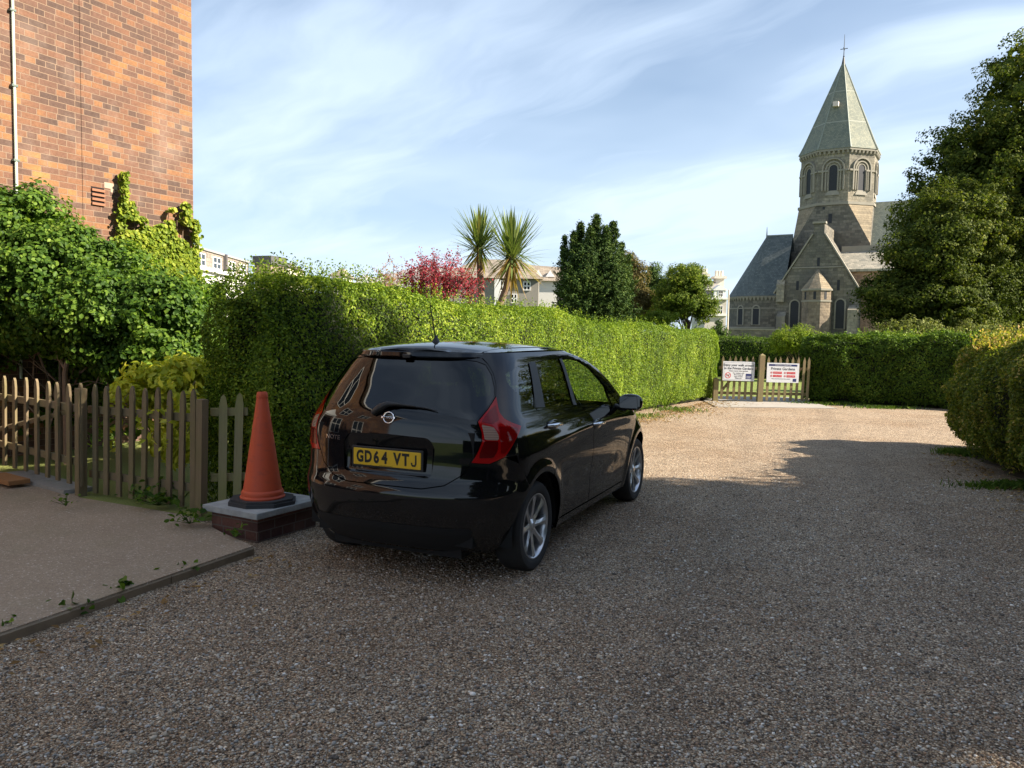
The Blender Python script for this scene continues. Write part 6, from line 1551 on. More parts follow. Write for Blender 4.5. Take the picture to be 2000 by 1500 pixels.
def panel(name, outline, mat, parent, holes=(), gap=.0022, off=0.0, depth=.018, step=.024, fn=side_fn, mirror=False, flip=None, outward=None, hole_gap=0.0):
    """a sheet cut from the car's skin: outline and holes in skin coordinates, edges turned inwards"""
    O = inset(outline, gap) if gap else np.array(outline)
    if area(O) < 0: O = O[::-1]
    Hs = [inset(h, -hole_gap) if hole_gap else np.array(h) for h in holes]
    lo, hi = O.min(0), O.max(0); gx2, gy2 = np.meshgrid(np.arange(lo[0], hi[0], step), np.arange(lo[1], hi[1], step)); gy2[:, ::2] += step * .0
    G = np.stack([gx2.ravel(), gy2.ravel()], 1); G = G[inside(G, O)]
    for h in Hs: G = G[~inside(G, h)]
    ring = np.vstack([O] + Hs)
    if len(G):
        dm = np.array([np.min(np.sum((ring - q) ** 2, 1)) for q in G]); G = G[dm > (step * .42) ** 2]
    pts = [Vector((float(a), float(b))) for a, b in np.vstack([O] + Hs + [G])]; edges = []; k = 0
    for r_ in [O] + Hs:
        n = len(r_); edges += [(k + i, k + (i + 1) % n) for i in range(n)]; k += n
    vc, ec, fc_, ov, oe, of = delaunay_2d_cdt(pts, edges, [], 0, 1e-6)
    P = np.array([[v.x, v.y] for v in vc]); F = np.array([list(f) for f in fc_ if len(f) == 3]); cen = P[F].mean(1)
    ok = inside(cen, O)
    for h in Hs: ok &= ~inside(cen, h)
    F = F[ok]
    A3 = surf3(P, fn); N3 = normals(P, fn)
    # outward direction: away from the car's middle line unless told otherwise
    ctr = np.array([1.2, 0, .75]); 
    o_ = (N3 * (A3 - ctr)).sum(1).mean()
    if outward is not None: o_ = (N3 * np.array(outward)).sum(1).mean()
    if o_ < 0: N3 = -N3
    V3 = A3 + N3 * off
    fn_ = np.cross(V3[F[:, 1]] - V3[F[:, 0]], V3[F[:, 2]] - V3[F[:, 0]]); bad = (fn_ * N3[F[:, 0]]).sum(1) < 0; F[bad] = F[bad][:, ::-1]
    V = [V3]; NN = [N3]; faces = [tuple(f) for f in F]; base = len(V3)
    if depth:
        for r_ in [O] + Hs:
            a = surf3(r_, fn); nn = normals(r_, fn)
            if o_ < 0: nn = -nn
            a = a + nn * off; b = a - nn * depth; n = len(r_)
            tg = np.roll(a, -1, 0) - np.roll(a, 1, 0); en = unit(np.cross(tg, nn)); 
            cmid = a.mean(0)
            V += [a, b]; NN += [en, en]; faces += [(base + i, base + (i + 1) % n, base + n + (i + 1) % n, base + n + i) for i in range(n)]; base += 2 * n
    V = np.vstack(V); NN = np.vstack(NN)
    if mirror: V = V * [1, -1, 1]; NN = NN * [1, -1, 1]; faces = [f[::-1] for f in faces]
    me = bpy.data.meshes.new(name); me.from_pydata(V.tolist(), [], [tuple(map(int, f)) for f in faces]); me.update()
    me.polygons.foreach_set('use_smooth', np.ones(len(me.polygons), bool)); me.normals_split_custom_set_from_vertices(NN.tolist())
    return link_mesh(name, me, mat, parent)
def sym(P): return list(P) + [(-a, b) for a, b in reversed(P)]

# --- outlines (skin coordinates: s across the tail from its middle, z up; x,z on the sides)
ZT = 1.500                                                       # where skin turns into roof
TL = [(.789, 1.224), (.723, 1.14), (.648, 1.068), (.655, 1.01), (.65, .949), (.614, .873), (.575, .811), (.69, .806), (.792, .846), (.885, .949), (.993, 1.032), (.90, 1.058), (.845, 1.085), (.813, 1.124)]
TLr = [(-a, b) for a, b in TL]
# tailgate
low = [(0.0, .634), (.28, .634), (.42, .662), (.53, .735), (.575, .811)]
tg_half = low + [(.614, .873), (.65, .949), (.655, 1.01), (.648, 1.068), (.723, 1.14), (.789, 1.224), (.795, 1.30), (.775, 1.37), (.735, 1.43), (.66, ZT - .012), (.3, ZT - .012), (0, ZT - .012)]
tg = [(-a, b) for a, b in tg_half[1:-1]]; tg_poly = dens([tg_half[0]] + tg + [tg_half[-1]] + [(a, b) for a, b in tg_half[1:-1]][::-1], .02)
gl_half = [(0, 1.122), (.16, 1.120), (.436, 1.105), (.60, 1.082), (.638, 1.083), (.712, 1.152), (.778, 1.232), (.780, 1.28), (.760, 1.36), (.715, 1.425), (.64, 1.447), (.47, 1.460), (.2, 1.468), (0, 1.469)]
gl_poly = dens([(-a, b) for a, b in gl_half] + [(a, b) for a, b in gl_half[1:-1]][::-1], .02)
rec = rounded([(.325, .700), (.345, .90), (.30, .955), (0, .965), (-.30, .955), (-.345, .90), (-.325, .700), (0, .690)], [.03, .03, .03, 0, .03, .03, .03, 0]); rec = dens(rec, .02)
tgo = panel('tailgate', tg_poly, M_PAINT, car, holes=[gl_poly, rec], gap=.004)
panel('rear_window', gl_poly, M_GREAR, car, gap=.0, off=-.004, depth=.0)
# black surround strip of the rear glass (frit) as inner frame
panel('glass_frit', gl_poly, M_TRIM, tgo, holes=[inset(gl_poly, .032)], gap=0, off=-.007, depth=0)
def rec_fn(s, z):
    x, y = cS(s, z); d = .030 * np.clip(np.minimum((.345 - np.abs(s)) / .03, np.minimum((z - .69) / .03, (.965 - z) / .12)), 0, 1); return x + d, y, z
panel('plate_recess', rec, M_PAINT, tgo, gap=.0005, depth=0, fn=rec_fn, step=.016)
# crease lines: thin bevel bar under the glass
for sd, mir in (('right', False), ('left', True)):
    tl = panel('tail_light', dens(rounded([(a, b) for a, b in TLr], .008), .02), M_TAIL, car, gap=.002, off=.004, depth=.02, mirror=mir)
    wl = rounded([(-.668, 1.052), (-.744, 1.034), (-.765, .985), (-.758, .955), (-.668, .958)], .012); panel('reversing_lens', dens(wl, .02), M_LENS, tl, gap=0, off=.0065, depth=.003, mirror=mir)
    wl = rounded([(-.666, .950), (-.755, .948), (-.745, .89), (-.715, .845), (-.625, .842), (-.632, .875)], .012); panel('lower_lens', dens(wl, .02), M_TAILD, tl, gap=0, off=.0062, depth=.003, mirror=mir)
    wl = rounded([(-.775, .985), (-.78, 1.04), (-.85, 1.035), (-.94, 1.02), (-.88, .955), (-.79, .868), (-.765, .87)], .012); panel('side_lens', dens(wl, .02), M_TAILB, tl, gap=0, off=.0058, depth=.003, mirror=mir)
    wl = rounded([(-.672, 1.068), (-.745, 1.055), (-.80, 1.08), (-.785, 1.17), (-.735, 1.135)], .012); panel('upper_lens', dens(wl, .02), M_TAILB, tl, gap=0, off=.0058, depth=.003, mirror=mir)
# bumper
LOWZ = .20
bp_half = [(0, LOWZ), (.6, LOWZ), (1.06, LOWZ + .02)]
arc = [(-.0 + .385 * math.cos(a), .305 + .385 * math.sin(a)) for a in np.linspace(math.radians(190), math.radians(128), 12)]
archL = [(-s, z) for s, z in [side_pt(x, z) for x, z in arc]]        # positive s here
bp_half = [(0, LOWZ), (.62, LOWZ)] + [(-side_pt(-.385, LOWZ)[0], LOWZ)] + archL + [(.90, .80), (.792, .846), (.69, .806)] + low[::-1][:-1]
bp = [(a, b) for a, b in bp_half]
bpoly = dens([bp_half[0]] + [(-a, b) for a, b in bp_half[1:]] + [(0.0, .634)] + bp_half[1:][::-1], .02)
bmp = panel('rear_bumper', bpoly, M_PAINT, car, gap=.0025)
lowb = dens(rounded([(-.56, .215), (.56, .215), (.62, .39), (-.62, .39)], .04), .02)
panel('lower_valance', lowb, M_DARKIN, bmp, gap=0, off=.003, depth=.004)
# side panels
DRB = [(.285, 1.452), (.27, 1.435), (.17, 1.25), (.10, 1.107), (.105, .95), (.125, .80), (.20, .665)]          # rear edge of the rear door
arcd = [(.0 + .385 * math.cos(a), .305 + .385 * math.sin(a)) for a in np.linspace(math.radians(58), math.radians(-8), 14)]
gut = lambda x: 1.455 + .018 * math.sin(max(0, min(1, (x + .1) / 1.7)) * math.pi)
APIL = [(1.30, 1.462), (1.50, 1.395), (1.70, 1.285), (1.86, 1.18), (1.985, 1.085), (2.04, 1.00)]                  # upper front edge of the front door frame
FDF = [(2.04, 1.0), (2.06, .85), (2.10, .60), (2.11, .27)]
BP0, BP1 = (.875, gut(.875)), (1.10, 1.03)
BPL = [BP0, (.865, 1.40), (.90, 1.2), (.97, 1.04), (1.115, .90), (1.125, .27)]
rd = [(.285, 1.452)] + DRB[2:] + arcd + [(.40, .27)] + BPL[::-1] + [(.6, gut(.6))]
fd = BPL + FDF[::-1] + APIL[::-1] + [(1.1, gut(1.1))]
W_RD = rounded([(.355, 1.428), (.60, 1.443), (.852, 1.440), (.80, 1.088), (.245, 1.112), (.262, 1.17)], [.012, 0, .012, .014, .012, .02])
W_FD = rounded([(.925, 1.440), (1.12, 1.438), (1.30, 1.418), (1.50, 1.345), (1.68, 1.225), (1.745, 1.178), (1.735, 1.005), (.885, 1.078)], [.012, .05, .05, .05, .04, .01, .012, .012])
W_TR = rounded([(1.765, 1.165), (1.93, 1.05), (1.945, .995), (1.755, 1.003)], .01)
W_QT = rounded([(-.19, 1.368), (-.02, 1.402), (.215, 1.422), (.235, 1.405), (.055, 1.125), (.03, 1.118), (-.19, 1.262), (-.215, 1.30)], [.02, 0, .01, .01, .012, .012, .03, .02])
qt = [tuple(TLr[0]), (-.795, 1.30), (-.775, 1.37), (-.735, 1.43), (-.66, ZT - .012)]
top_edge = [side_pt(x, ZT) for x in np.linspace(-.02, 1.36, 40)]
qpan = [(-.66, ZT), *top_edge]                                      # cant rail runs along the whole side as part of the body
arcq = [(.385 * math.cos(a), .305 + .385 * math.sin(a)) for a in np.linspace(math.radians(60), math.radians(128), 16)]
body_o = [(-.66, ZT)] + top_edge + [side_pt(x, z) for x, z in dens([(1.36, ZT), (1.44, 1.458)] + [(x + .09, z + .012) for x, z in APIL[1:]] + [(2.3, .98)], .02, False)[1:]]
frn = [(2.3, .98), (2.6, .955), (2.85, .90), (2.98, .86), (3.05, .80), (3.07, .70), (3.05, .62)] 
arcf = [(2.6 + .385 * math.cos(a), .305 + .385 * math.sin(a)) for a in np.linspace(math.radians(2), math.radians(188), 34)]
body_o += [side_pt(x, z) for x, z in dens(frn + [(3.02, .45), (3.0, .32)] + arcf + [(2.10, .27)] + FDF[::-1][1:-1] + [(2.04, 1.0)] + APIL[::-1][1:] + [(1.1, gut(1.1)), (.875, gut(.875)), (.6, gut(.6)), (.285, 1.452)] + DRB[2:] + arcq, .02, False)[1:]]
body_o += [(-.90, .80), (-.885, .85), (-.792, .846), (-.885, .949), (-.993, 1.032), (-.90, 1.058), (-.845, 1.085), (-.813, 1.124)] + [qt[0], qt[1], qt[2], qt[3]]
sill = [(-.0 + .40 * math.cos(math.radians(-6)), .262), (2.2, .262), (2.22, .205), (.41, .205)]
wq = xz(W_QT); wr = xz(W_RD); wf = xz(W_FD); wt = xz(W_TR)
for mir in (False, True):
    bd = panel('body_side', body_o, M_PAINT, car, holes=[wq], gap=.0, depth=.02, mirror=mir)
    r_ = panel('rear_door', xz(rd), M_PAINT, car, holes=[wr], gap=.0038, mirror=mir)
    f_ = panel('front_door', xz(fd), M_PAINT, car, holes=[wf, wt], gap=.0038, mirror=mir)
    panel('quarter_window', wq, M_GTINT, bd, gap=0, off=-.004, depth=0, mirror=mir)
    panel('window', wr, M_GTINT, r_, gap=0, off=-.004, depth=0, mirror=mir)
    panel('window', wf, M_GCLEAR, f_, gap=0, off=-.004, depth=0, mirror=mir)
    panel('corner_window', wt, M_GTINT, f_, gap=0, off=-.004, depth=0, mirror=mir)
    panel('sill', xz(sill), M_PAINT, car, gap=.0, depth=.03, mirror=mir)
    # black pillar strips between the windows and weather strip below them
    bpA = xz([(.862, 1.440), (.918, 1.440), (.878, 1.078), (.807, 1.086)]); panel('pillar_trim', bpA, M_TRIM, f_, gap=0, off=.0025, depth=.003, mirror=mir)
    bpB = xz([(.225, 1.428), (.345, 1.432), (.238, 1.112), (.07, 1.122)]); panel('pillar_trim', bpB, M_TRIM, r_, gap=0, off=.0025, depth=.003, mirror=mir)
    ws = xz([(.08, 1.118), (.80, 1.086), (1.735, 1.003), (1.95, .988), (1.95, .975), (1.735, .990), (.80, 1.072), (.08, 1.104)]); panel('waist_strip', ws, M_PAINT, bd, gap=0, off=.004, depth=.006, mirror=mir)
    # handles
    for par, hx, hz in ((r_, .255, .985), (f_, 1.20, .905)):
        y_ = float(cS(np.float64(side_pt(hx, hz)[0]), np.float64(hz))[1]); q = 1 if not mir else -1
        mb = MB(); cup = Matrix.Translation((hx, y_ * q, hz)) @ Matrix.Scale(.12, 4, (1, 0, 0)) @ Matrix.Scale(.012, 4, (0, 1, 0)) @ Matrix.Scale(.042, 4, (0, 0, 1)); bm = bmesh.new(); bmesh.ops.create_uvsphere(bm, u_segments=20, v_segments=10, radius=1); V = [cup @ v.co for v in bm.verts]; F = [[v.index for v in f.verts] for f in bm.faces]; bm.free(); mb.add(V, F)
        hh = mb.build('handle_cup', M_PAINT, par, True)
        mb = MB(); yy = y_ * q - .030 * q
        mb.tube([(hx - .11, y_ * q, hz + .006), (hx - .085, yy, hz + .008), (hx, yy - .004 * q, hz + .006), (hx + .085, yy, hz + .002), (hx + .11, y_ * q, hz)], [.010, .013, .0135, .013, .010], 10); mb.build('handle', M_CHROME, hh, True)
    # front cap sits between the two sides; mirror
    q = 1 if mir else -1
    mc = Vector((1.80, q * .955, 1.045)); bm = bmesh.new(); bmesh.ops.create_uvsphere(bm, u_segments=28, v_segments=16, radius=1)
    for v in bm.verts:
        x, y, z = v.co; sx = np.sign(x) * abs(x) ** .8
        v.co = Vector((mc.x + (x * .075 if x > 0 else max(x, -.45) * .075) + .01, mc.y + np.sign(y) * abs(y) ** .7 * .108, mc.z + np.sign(z) * abs(z) ** .75 * .072 - abs(y) * .006))
    me = bpy.data.meshes.new('door_mirror'); bm.to_mesh(me); bm.free(); me.polygons.foreach_set('use_smooth', np.ones(len(me.polygons), bool)); mo = link_mesh('door_mirror', me, M_PAINT, f_)
    mb = MB(); y0_, y1_ = mc.y - .092, mc.y + .092; P = rounded([(y0_, mc.z - .052), (y1_, mc.z - .052), (y1_, mc.z + .052), (y0_, mc.z + .052)], .02)
    mb.add([(mc.x - .026, a, b) for a, b in P], [tuple(range(len(P)))]); mb.build('mirror_glass', M_CHROME, mo) if False else mb.build('mirror_glass', glass_mat('mirror_glass', (.02, .02, .02), .2), mo)
    mb = MB(); mb.tube([(1.86, q * .78, 1.0), (1.83, q * .86, .985), (1.80, q * .91, .985)], [.025, .022, .025], 10); mb.build('mirror_arm', M_TRIM, mo, True)
# roof
def roof_fn(x, y):
    s = s_of_x(x, np.full_like(x, ZT)); yw = np.abs(cS(s, np.full_like(x, ZT))[1]); yw = np.maximum(yw, .05)
    xr, xf = cR(ZT), cF(ZT); tt = np.clip((x - xr) / (xf - xr), 0, 1); dome = .066 * np.clip(1 - (y / np.maximum(yw, .3)) ** 2, 0, 1) * np.clip(np.sin(tt ** .8 * math.pi), 0, 1) ** .35 + .012 * np.sin(tt * math.pi) 
    return x, y, ZT + dome
ro = [];
for s in np.linspace(0, float(s_of_x(np.float64(1.33), np.float64(ZT))), 90):
    x, y = cS(np.float64(-s), np.float64(ZT)); ro.append((float(x), float(y)))
ro = ro + [(x, -y) for x, y in reversed(ro)][:-1]
ro = [ro[0]] + [p for a, p in zip(ro, ro[1:]) if math.hypot(a[0] - p[0], a[1] - p[1]) > 1e-3]
roof = panel('roof', ro, M_PAINT, car, gap=0, depth=0.015, step=.03, fn=roof_fn, outward=(0, 0, 1))
for q in (-1, 1):
    mb = MB(); xs_ = np.linspace(-.22, 1.28, 24); zz_ = roof_fn(xs_, np.full(24, q * .50 * 1.0))[2]; mb.tube([(float(a), q * (.50 - .02 * ((a - .5) / .8) ** 2), float(b) - .0005) for a, b in zip(xs_, zz_)], .004, 6); mb.build('roof_seam', M_TRIM, roof)
# the skin between tailgate top and roof: spoiler lip with the high brake light
sp = dens([(.0, ZT - .010), (-.3, ZT - .010), (-.66, ZT - .010), (-.66, ZT + .0), (.66, ZT + .0), (.66, ZT - .010)], .02); panel('spoiler_lip', sp, M_PAINT, roof, gap=0, depth=.02, off=.004)
mb = MB(); 
def lip_pt(s, z, o=.0): x, y = cS(np.float64(s), np.float64(z)); return Vector((float(x) - o, float(y), z))
V = []; ns = 41; ss = np.linspace(-.70, .70, ns)
for s in ss:
    f = 1 - abs(s / .70) ** 5 * .9
    V += [lip_pt(s, ZT + .004, -.05), lip_pt(s, ZT - .004, .040 * f), lip_pt(s, ZT - .028, .028 * f), lip_pt(s, ZT - .038, -.004)]
mb.add(V, [(4 * i + k, 4 * i + 4 + k, 4 * i + 5 + k, 4 * i + 1 + k) for i in range(ns - 1) for k in range(3)]); mb.build('spoiler', M_PAINT, roof, True)
mb = MB(); c = lip_pt(0.0, ZT - .030, .028); mb.box((c.x - .012, -.03, c.z - .012), (c.x + .02, .03, c.z + .012), bev=.004); mb.build('washer_jet', M_TRIM, roof)
# front: bonnet, windscreen, nose
def front_end(z):
    return 0
XB = ([.25, .3, .62, .80, .86, .90, .955, .985, 1.0, 1.085, 1.18, 1.285, 1.395, 1.458, 1.5], [3.0, 3.02, 3.05, 3.04, 2.98, 2.85, 2.60, 2.34, 2.16, 2.075, 1.95, 1.79, 1.59, 1.44, 1.36])
BOW = ([.25, .45, .62, .72, .80, .88, .95, .985, 1.0, 1.2, 1.5], [.24, .36, .37, .33, .22, .12, .10, .12, .26, .24, .14])
def fyb(z):
    xb = np.interp(z, *XB); return np.abs(cS(s_of_x(xb, z), z)[1])
def front_fn(y, z):
    yb = fyb(z); return np.interp(z, *XB) + np.interp(z, *BOW) * (1 - np.clip(np.abs(y) / yb, 0, 1) ** 2.2), y, z
def fhw(z): return float(fyb(np.float64(z))) - .001
fo = [(-fhw(z), z) for z in np.linspace(.30, .985, 30)]; fo = fo + [(-y, z) for y, z in reversed(fo)]
hood = panel('front_body', dens(fo, .04), M_PAINT, car, gap=0, depth=.02, step=.03, fn=front_fn, outward=(1, 0, .5))
wo = [(-fhw(z), z) for z in np.linspace(.995, 1.495, 22)]; wo = wo + [(-y, z) for y, z in reversed(wo)]
panel('windscreen', dens(wo, .04), M_GCLEAR, car, gap=0, depth=0, step=.03, fn=front_fn, outward=(1, 0, .5))
for q in (-1, 1):
    hl = [(q * .38, .74), (q * .60, .80), (q * .60, .68), (q * .44, .66)]
    panel('headlight', dens(rounded(hl, .03), .02), M_LENS, hood, gap=0, off=.006, depth=.01, fn=front_fn, outward=(1, 0, .3))
gr = rounded([(-.36, .62), (.36, .62), (.30, .74), (-.30, .74)], .03); panel('grille', dens(gr, .02), M_TRIM, hood, gap=0, off=.006, depth=.01, fn=front_fn, outward=(1, 0, .3))
# number plate
PX = -.632; PZc = .803
mb = MB(); mb.box((PX - .006, -.26, PZc - .0555), (PX + .004, .26, PZc + .0555), bev=.004); M_PLATE = simple('yellow_plate', (0.72, 0.44, 0.015), .35, var=.03)
plate = mb.build('number_plate', M_PLATE, car)
RM = Matrix(((0, 0, -1, 0), (-1, 0, 0, 0), (0, 1, 0, 0), (0, 0, 0, 1)))       # text x -> -y (reads from behind), y -> z, facing -x
def plate_text(s, y, z, size, sx, bold, mat, name='lettering', parent=None, x=PX - .0064): return text_mesh(name, s, size, mat, parent or plate, Matrix.Translation((x, y, z)) @ RM, bold=bold, sx=sx)
M_BLACKINK = simple('plate_ink', (0.008, 0.008, 0.008), .5, var=0)
mb = MB(); jx = -.208; a_ = [(-.009, .0375), (-.021, .0375), (-.021, -.020), (-.012, -.0375), (.013, -.0375), (.022, -.022), (.022, -.012), (.010, -.012), (.010, -.021), (.006, -.0255), (-.005, -.0255), (-.009, -.019)]
mb.add([(PX - .0068, jx + u_, PZc + v_) for u_, v_ in a_], [(0, 1, 2, 11), (2, 3, 10, 11), (3, 4, 9, 10), (4, 5, 8, 9), (5, 6, 7, 8)]); mb.build('lettering', M_BLACKINK, plate)
for ch, yy in zip('GD64VT', (.207, .143, .079, .015, -.082, -.146)):
    plate_text(ch, yy, PZc - .001, .105, {'G': .74, 'D': .74, 'J': 1.45}.get(ch, .80), .0046, M_BLACKINK)
mb = MB(); 
for k in range(9): mb.box((PX - .0068, .045 - .0115 * k, PZc - .0515), (PX - .006, .0535 - .0115 * k, PZc - .0485))
mb.build('maker_line', M_BLACKINK, plate)
mb = MB(); mb.box((PX - .002, -.275, PZc - .07), (PX + .012, .275, PZc + .07), bev=.006); mb.build('plate_holder', M_TRIM, plate)
# badge: ring with a bar across
bx_ = float(cS(np.float64(0), np.float64(1.071))[0]) - .006
tilt = Matrix.Translation((bx_, 0, 1.071)) @ Matrix.Rotation(math.radians(9), 4, 'Y') @ Matrix.Rotation(-math.pi / 2, 4, 'Y')
mb = MB(); n = 40; R1, r1 = .036, .0042; V = []; F = []
for i in range(n):
    a = 2 * math.pi * i / n
    for k in range(8): b = 2 * math.pi * k / 8; V.append(tilt @ Vector(((R1 + r1 * math.cos(b)) * math.cos(a), (R1 + r1 * math.cos(b)) * math.sin(a) * 1.08, r1 * .7 * math.sin(b))))
F = [(i * 8 + k, ((i + 1) % n) * 8 + k, ((i + 1) % n) * 8 + (k + 1) % 8, i * 8 + (k + 1) % 8) for i in range(n) for k in range(8)]
mb.add(V, F); badge = mb.build('badge', M_CHROME, car, True)
mb = MB(); mb.box((-.0075, -.052, -.003), (.0075, .052, .007), bev=.002); mb.v = [tuple(tilt @ Vector(v)) for v in mb.v]; mb.build('badge_bar', M_CHROME, badge)
text_mesh('badge_lettering', 'NISSAN', .017, M_BLACKINK, badge, Matrix.Translation((bx_ - .0085, 0, 1.0712)) @ RM, bold=.0004, sx=1.35)
o = text_mesh('model_lettering', 'NOTE', .040, M_CHROME, car, Matrix.Identity(4), bold=.0008, ext=.002, sx=1.25)
for v in o.data.vertices:
    yy = .455 - v.co.x; zz = .912 + v.co.y; s_ = float(s_of_y(np.float64(yy), np.float64(zz))); x_, y_ = cS(np.float64(s_), np.float64(zz)); v.co = Vector((float(x_) - .003 - v.co.z, float(y_), zz))
# rear wiper
def tp(s, z, o): x, y = cS(np.float64(s), np.float64(z)); return Vector((float(x) - o, float(y), z))
mb = MB(); mb.tube([tp(.13, 1.095, .012), tp(.07, 1.135, .030), tp(.02, 1.158, .034), tp(-.06, 1.160, .026), tp(-.20, 1.152, .020)], [.024, .026, .020, .010, .006], 10); wp = mb.build('rear_wiper', M_TRIM, car, True)
mb = MB(); mb.tube([tp(.02, 1.150, .012), tp(-.12, 1.152, .012), tp(-.28, 1.145, .012), tp(-.37, 1.130, .012)], [.006, .007, .006, .003], 6); mb.build('wiper_blade', M_TRIM, wp, True)
# aerial
mb = MB(); z0_ = 1.565; mb.lathe([(.030, 0), (.026, .012), (.014, .035), (.008, .055), (0, .058)], 20, Matrix.Translation((.0, 0, z0_ - .01)) @ Matrix.Scale(1.5, 4, (1, 0, 0))); an = mb.build('aerial_base', M_TRIM, roof, True)
mb = MB(); mb.tube([(-.01, 0, z0_ + .03), (-.045, .002, z0_ + .15), (-.085, .004, z0_ + .29)], [.005, .004, .003], 6); mb.build('aerial', M_TRIM, an, True)
# underbody and wheel housings
mb = MB()
mb.box((-.52, -.50, .17), (3.15, .50, .60)); mb.box((.42, -.78, .20), (2.18, .78, .50)); mb.box((-.56, -.60, .26), (-.40, .60, 1.0)); mb.box((-.56, -.50, .55), (.2, .50, .74)); mb.box((2.3, -.50, .60), (3.0, .50, .80))
for cx in (0, 2.6):
    for q in (-1, 1):
        n = 18; V = []; 
        for k in range(n + 1):
            a = math.pi * (k / n) * 1.1 - .157
            for yy in (.50, .800 if cx == 0 else .735): V.append((cx + .392 * math.cos(a), q * yy, .305 + .392 * math.sin(a)))
        mb.add(V, [(2 * k, 2 * k + 2, 2 * k + 3, 2 * k + 1) for k in range(n)])
        mb.add([(cx + .40 * math.cos(math.pi * (k / 23 * 1.2 - .1)), q * .50, .305 + .40 * math.sin(math.pi * (k / 23 * 1.2 - .1))) for k in range(24)], [tuple(range(24))])
mb.build('underbody', M_DARKIN, car)
# cabin
mb = MB(); mb.box((-.45, -.62, .55), (.15, .62, 1.0)); mb.box((2.0, -.66, .60), (2.35, .66, .93), bev=.03); mb.box((.42, -.74, .50), (.46, .74, .9)); mb.box((-.02, -.70, .9), (.0, .70, 1.02))
for q in (-1, 1): mb.box((.30, q * .735 - .015, .5), (2.1, q * .735 + .015, 1.0), bev=.01)
mb.build('cabin_trim', M_SEAT, car)
for (sx, sy) in ((.95, -.36), (.95, .36)):
    mb = MB(); mb.box((sx + .05, sy - .24, .50), (sx + .55, sy + .24, .66), bev=.05); st = mb.build('seat', M_SEAT, car, True)
    mb = MB(); Rm = Matrix.Translation((sx + .05, sy, .60)) @ Matrix.Rotation(math.radians(-14), 4, 'Y'); mb.box((-.07, -.23, 0), (.07, .23, .60), rot=Rm, bev=.05); mb.build('seat_back', M_SEAT, st, True)
    mb = MB(); mb.box((-.05, -.13, .64), (.04, .13, .82), rot=Rm, bev=.035); mb.tube([Rm @ Vector((0, -.06, .58)), Rm @ Vector((0, -.06, .68))], .008, 6); mb.tube([Rm @ Vector((0, .06, .58)), Rm @ Vector((0, .06, .68))], .008, 6); mb.build('headrest', M_SEAT, st, True)
mb = MB(); Rm = Matrix.Translation((.12, 0, .55)) @ Matrix.Rotation(math.radians(-16), 4, 'Y'); mb.box((-.07, -.62, 0), (.07, .62, .52), rot=Rm, bev=.04)
for yy in (-.36, .36): mb.box((-.045, yy - .12, .53), (.04, yy + .12, .66), rot=Rm, bev=.03)
mb.build('rear_seat', M_SEAT, car, True)
Rm = Matrix.Translation((1.72, -.36, .93)) @ Matrix.Rotation(math.radians(68), 4, 'Y'); mb = MB(); n = 32; V = []
for i in range(n):
    a = 2 * math.pi * i / n
    for k in range(8): b = 2 * math.pi * k / 8; V.append(Rm @ Vector(((.18 + .015 * math.cos(b)) * math.cos(a), (.18 + .015 * math.cos(b)) * math.sin(a), .015 * math.sin(b))))
mb.add(V, [(i * 8 + k, ((i + 1) % n) * 8 + k, ((i + 1) % n) * 8 + (k + 1) % 8, i * 8 + (k + 1) % 8) for i in range(n) for k in range(8)]); mb.tube([Rm @ Vector((-.17, 0, 0)), Rm @ Vector((.17, 0, 0))], .018, 6); mb.tube([Rm @ Vector((0, 0, 0)), Rm @ Vector((.1, .14, 0))], .014, 6)
mb.tube([Rm @ Vector((0, 0, 0)), Vector((2.05, -.36, .80))], .03, 8)
mb.build('steering_wheel', M_TRIM, car, True)
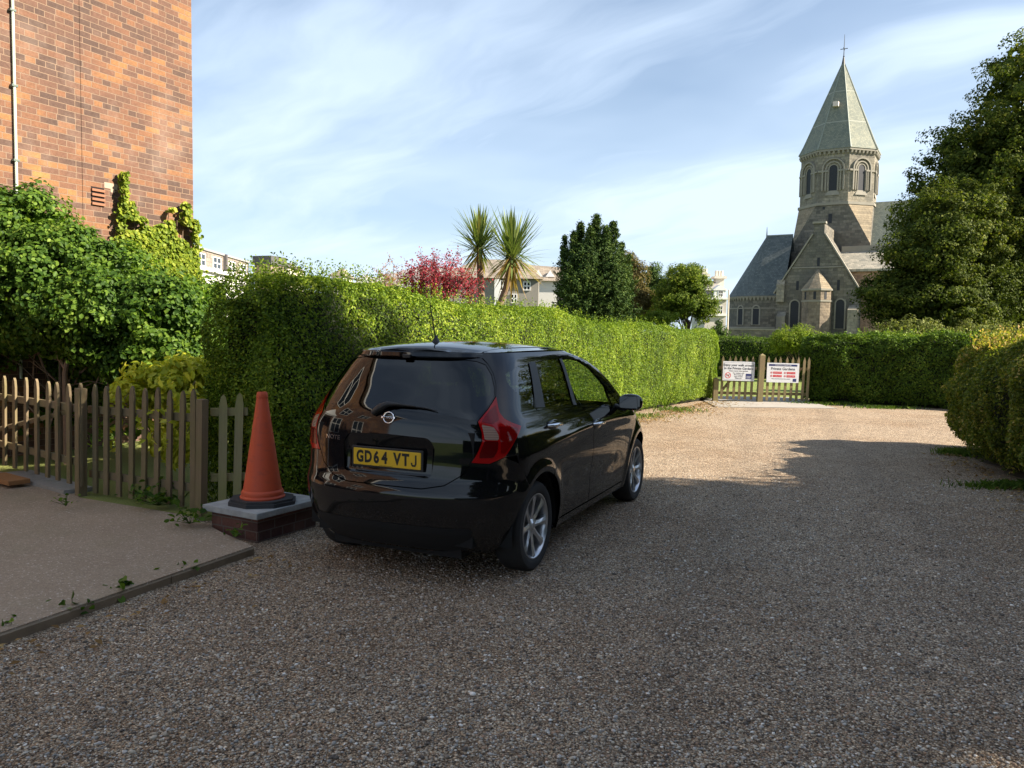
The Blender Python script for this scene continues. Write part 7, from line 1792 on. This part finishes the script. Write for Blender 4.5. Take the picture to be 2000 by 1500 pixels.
# wheels
def wheel_proto():
    w_ = empty('wheel', (0, 0, 0)); 
    A_ = Matrix.Rotation(math.pi / 2, 4, 'X')                          # lathe z axis -> -y (outer face towards -y)
    mb = MB(); mb.lathe([(.222, -.085), (.224, .085), (.235, .094), (.262, .100), (.290, .096), (.306, .078), (.310, .06), (.310, -.06), (.306, -.078), (.290, -.096), (.24, -.09), (.222, -.085)], 72, A_); ty = mb.build('tyre', M_TYRE, w_, True)
    mb = MB(); mb.lathe([(.224, .086), (.226, .091), (.219, .092), (.212, .084), (.205, .060), (.200, -.02), (.198, -.08)], 64, A_)
    rim = mb.build('rim', M_ALLOY, w_, True)
    mb = MB()
    for k in range(8):
        a = 2 * math.pi * k / 8; R_ = A_ @ Matrix.Rotation(a, 4, 'Z')
        # spoke: broad at the hub, waisted, flaring towards the rim, dished
        st = [(.035, .030, .058), (.08, .021, .066), (.13, .019, .072), (.175, .025, .080), (.208, .034, .084)]
        V = []
        for r, hw_, z_ in st: V += [R_ @ Vector((r, -hw_, z_ - .004)), R_ @ Vector((r, 0, z_ + .005)), R_ @ Vector((r, hw_, z_ - .004)), R_ @ Vector((r, hw_ * .8, z_ - .034)), R_ @ Vector((r, -hw_ * .8, z_ - .034))]
        F = []
        for i in range(len(st) - 1):
            for j in range(5): F.append((i * 5 + j, (i + 1) * 5 + j, (i + 1) * 5 + (j + 1) % 5, i * 5 + (j + 1) % 5))
        mb.add(V, F)
    mb.build('spokes', M_ALLOY, rim)
    mb = MB(); mb.lathe([(.0, .074), (.024, .073), (.028, .068), (.045, .064), (.060, .052), (.062, .02)], 32, A_); mb.build('hub', M_ALLOY, rim, True)
    mb = MB(); mb.lathe([(.0, .030), (.14, .030), (.145, .02), (.145, -.02)], 40, A_); mb.build('brake_disc', simple('brake_steel', (0.10, 0.095, 0.09), .5, .6), w_, True)
    mb = MB(); mb.lathe([(.0, -.02), (.2, -.03)], 40, A_); mb.build('dark_back', M_DARKIN, w_)
    return w_
wp_ = wheel_proto(); wp_.parent = car; wp_.location = (0, -.715, .308)
for (x, y, rz, sp) in ((2.6, -.715, 0, 20), (0, .715, math.pi, 10), (2.6, .715, math.pi, 33)):
    c = wp_.copy(); COL.objects.link(c); c.parent = car; c.location = (x, y, .308); c.rotation_euler = (0, math.radians(sp) * 0, rz)
    for ch in KIDS(wp_):
        d_ = ch.copy(); COL.objects.link(d_); d_.parent = c
        for gch in KIDS(ch): e_ = gch.copy(); COL.objects.link(e_); e_.parent = d_
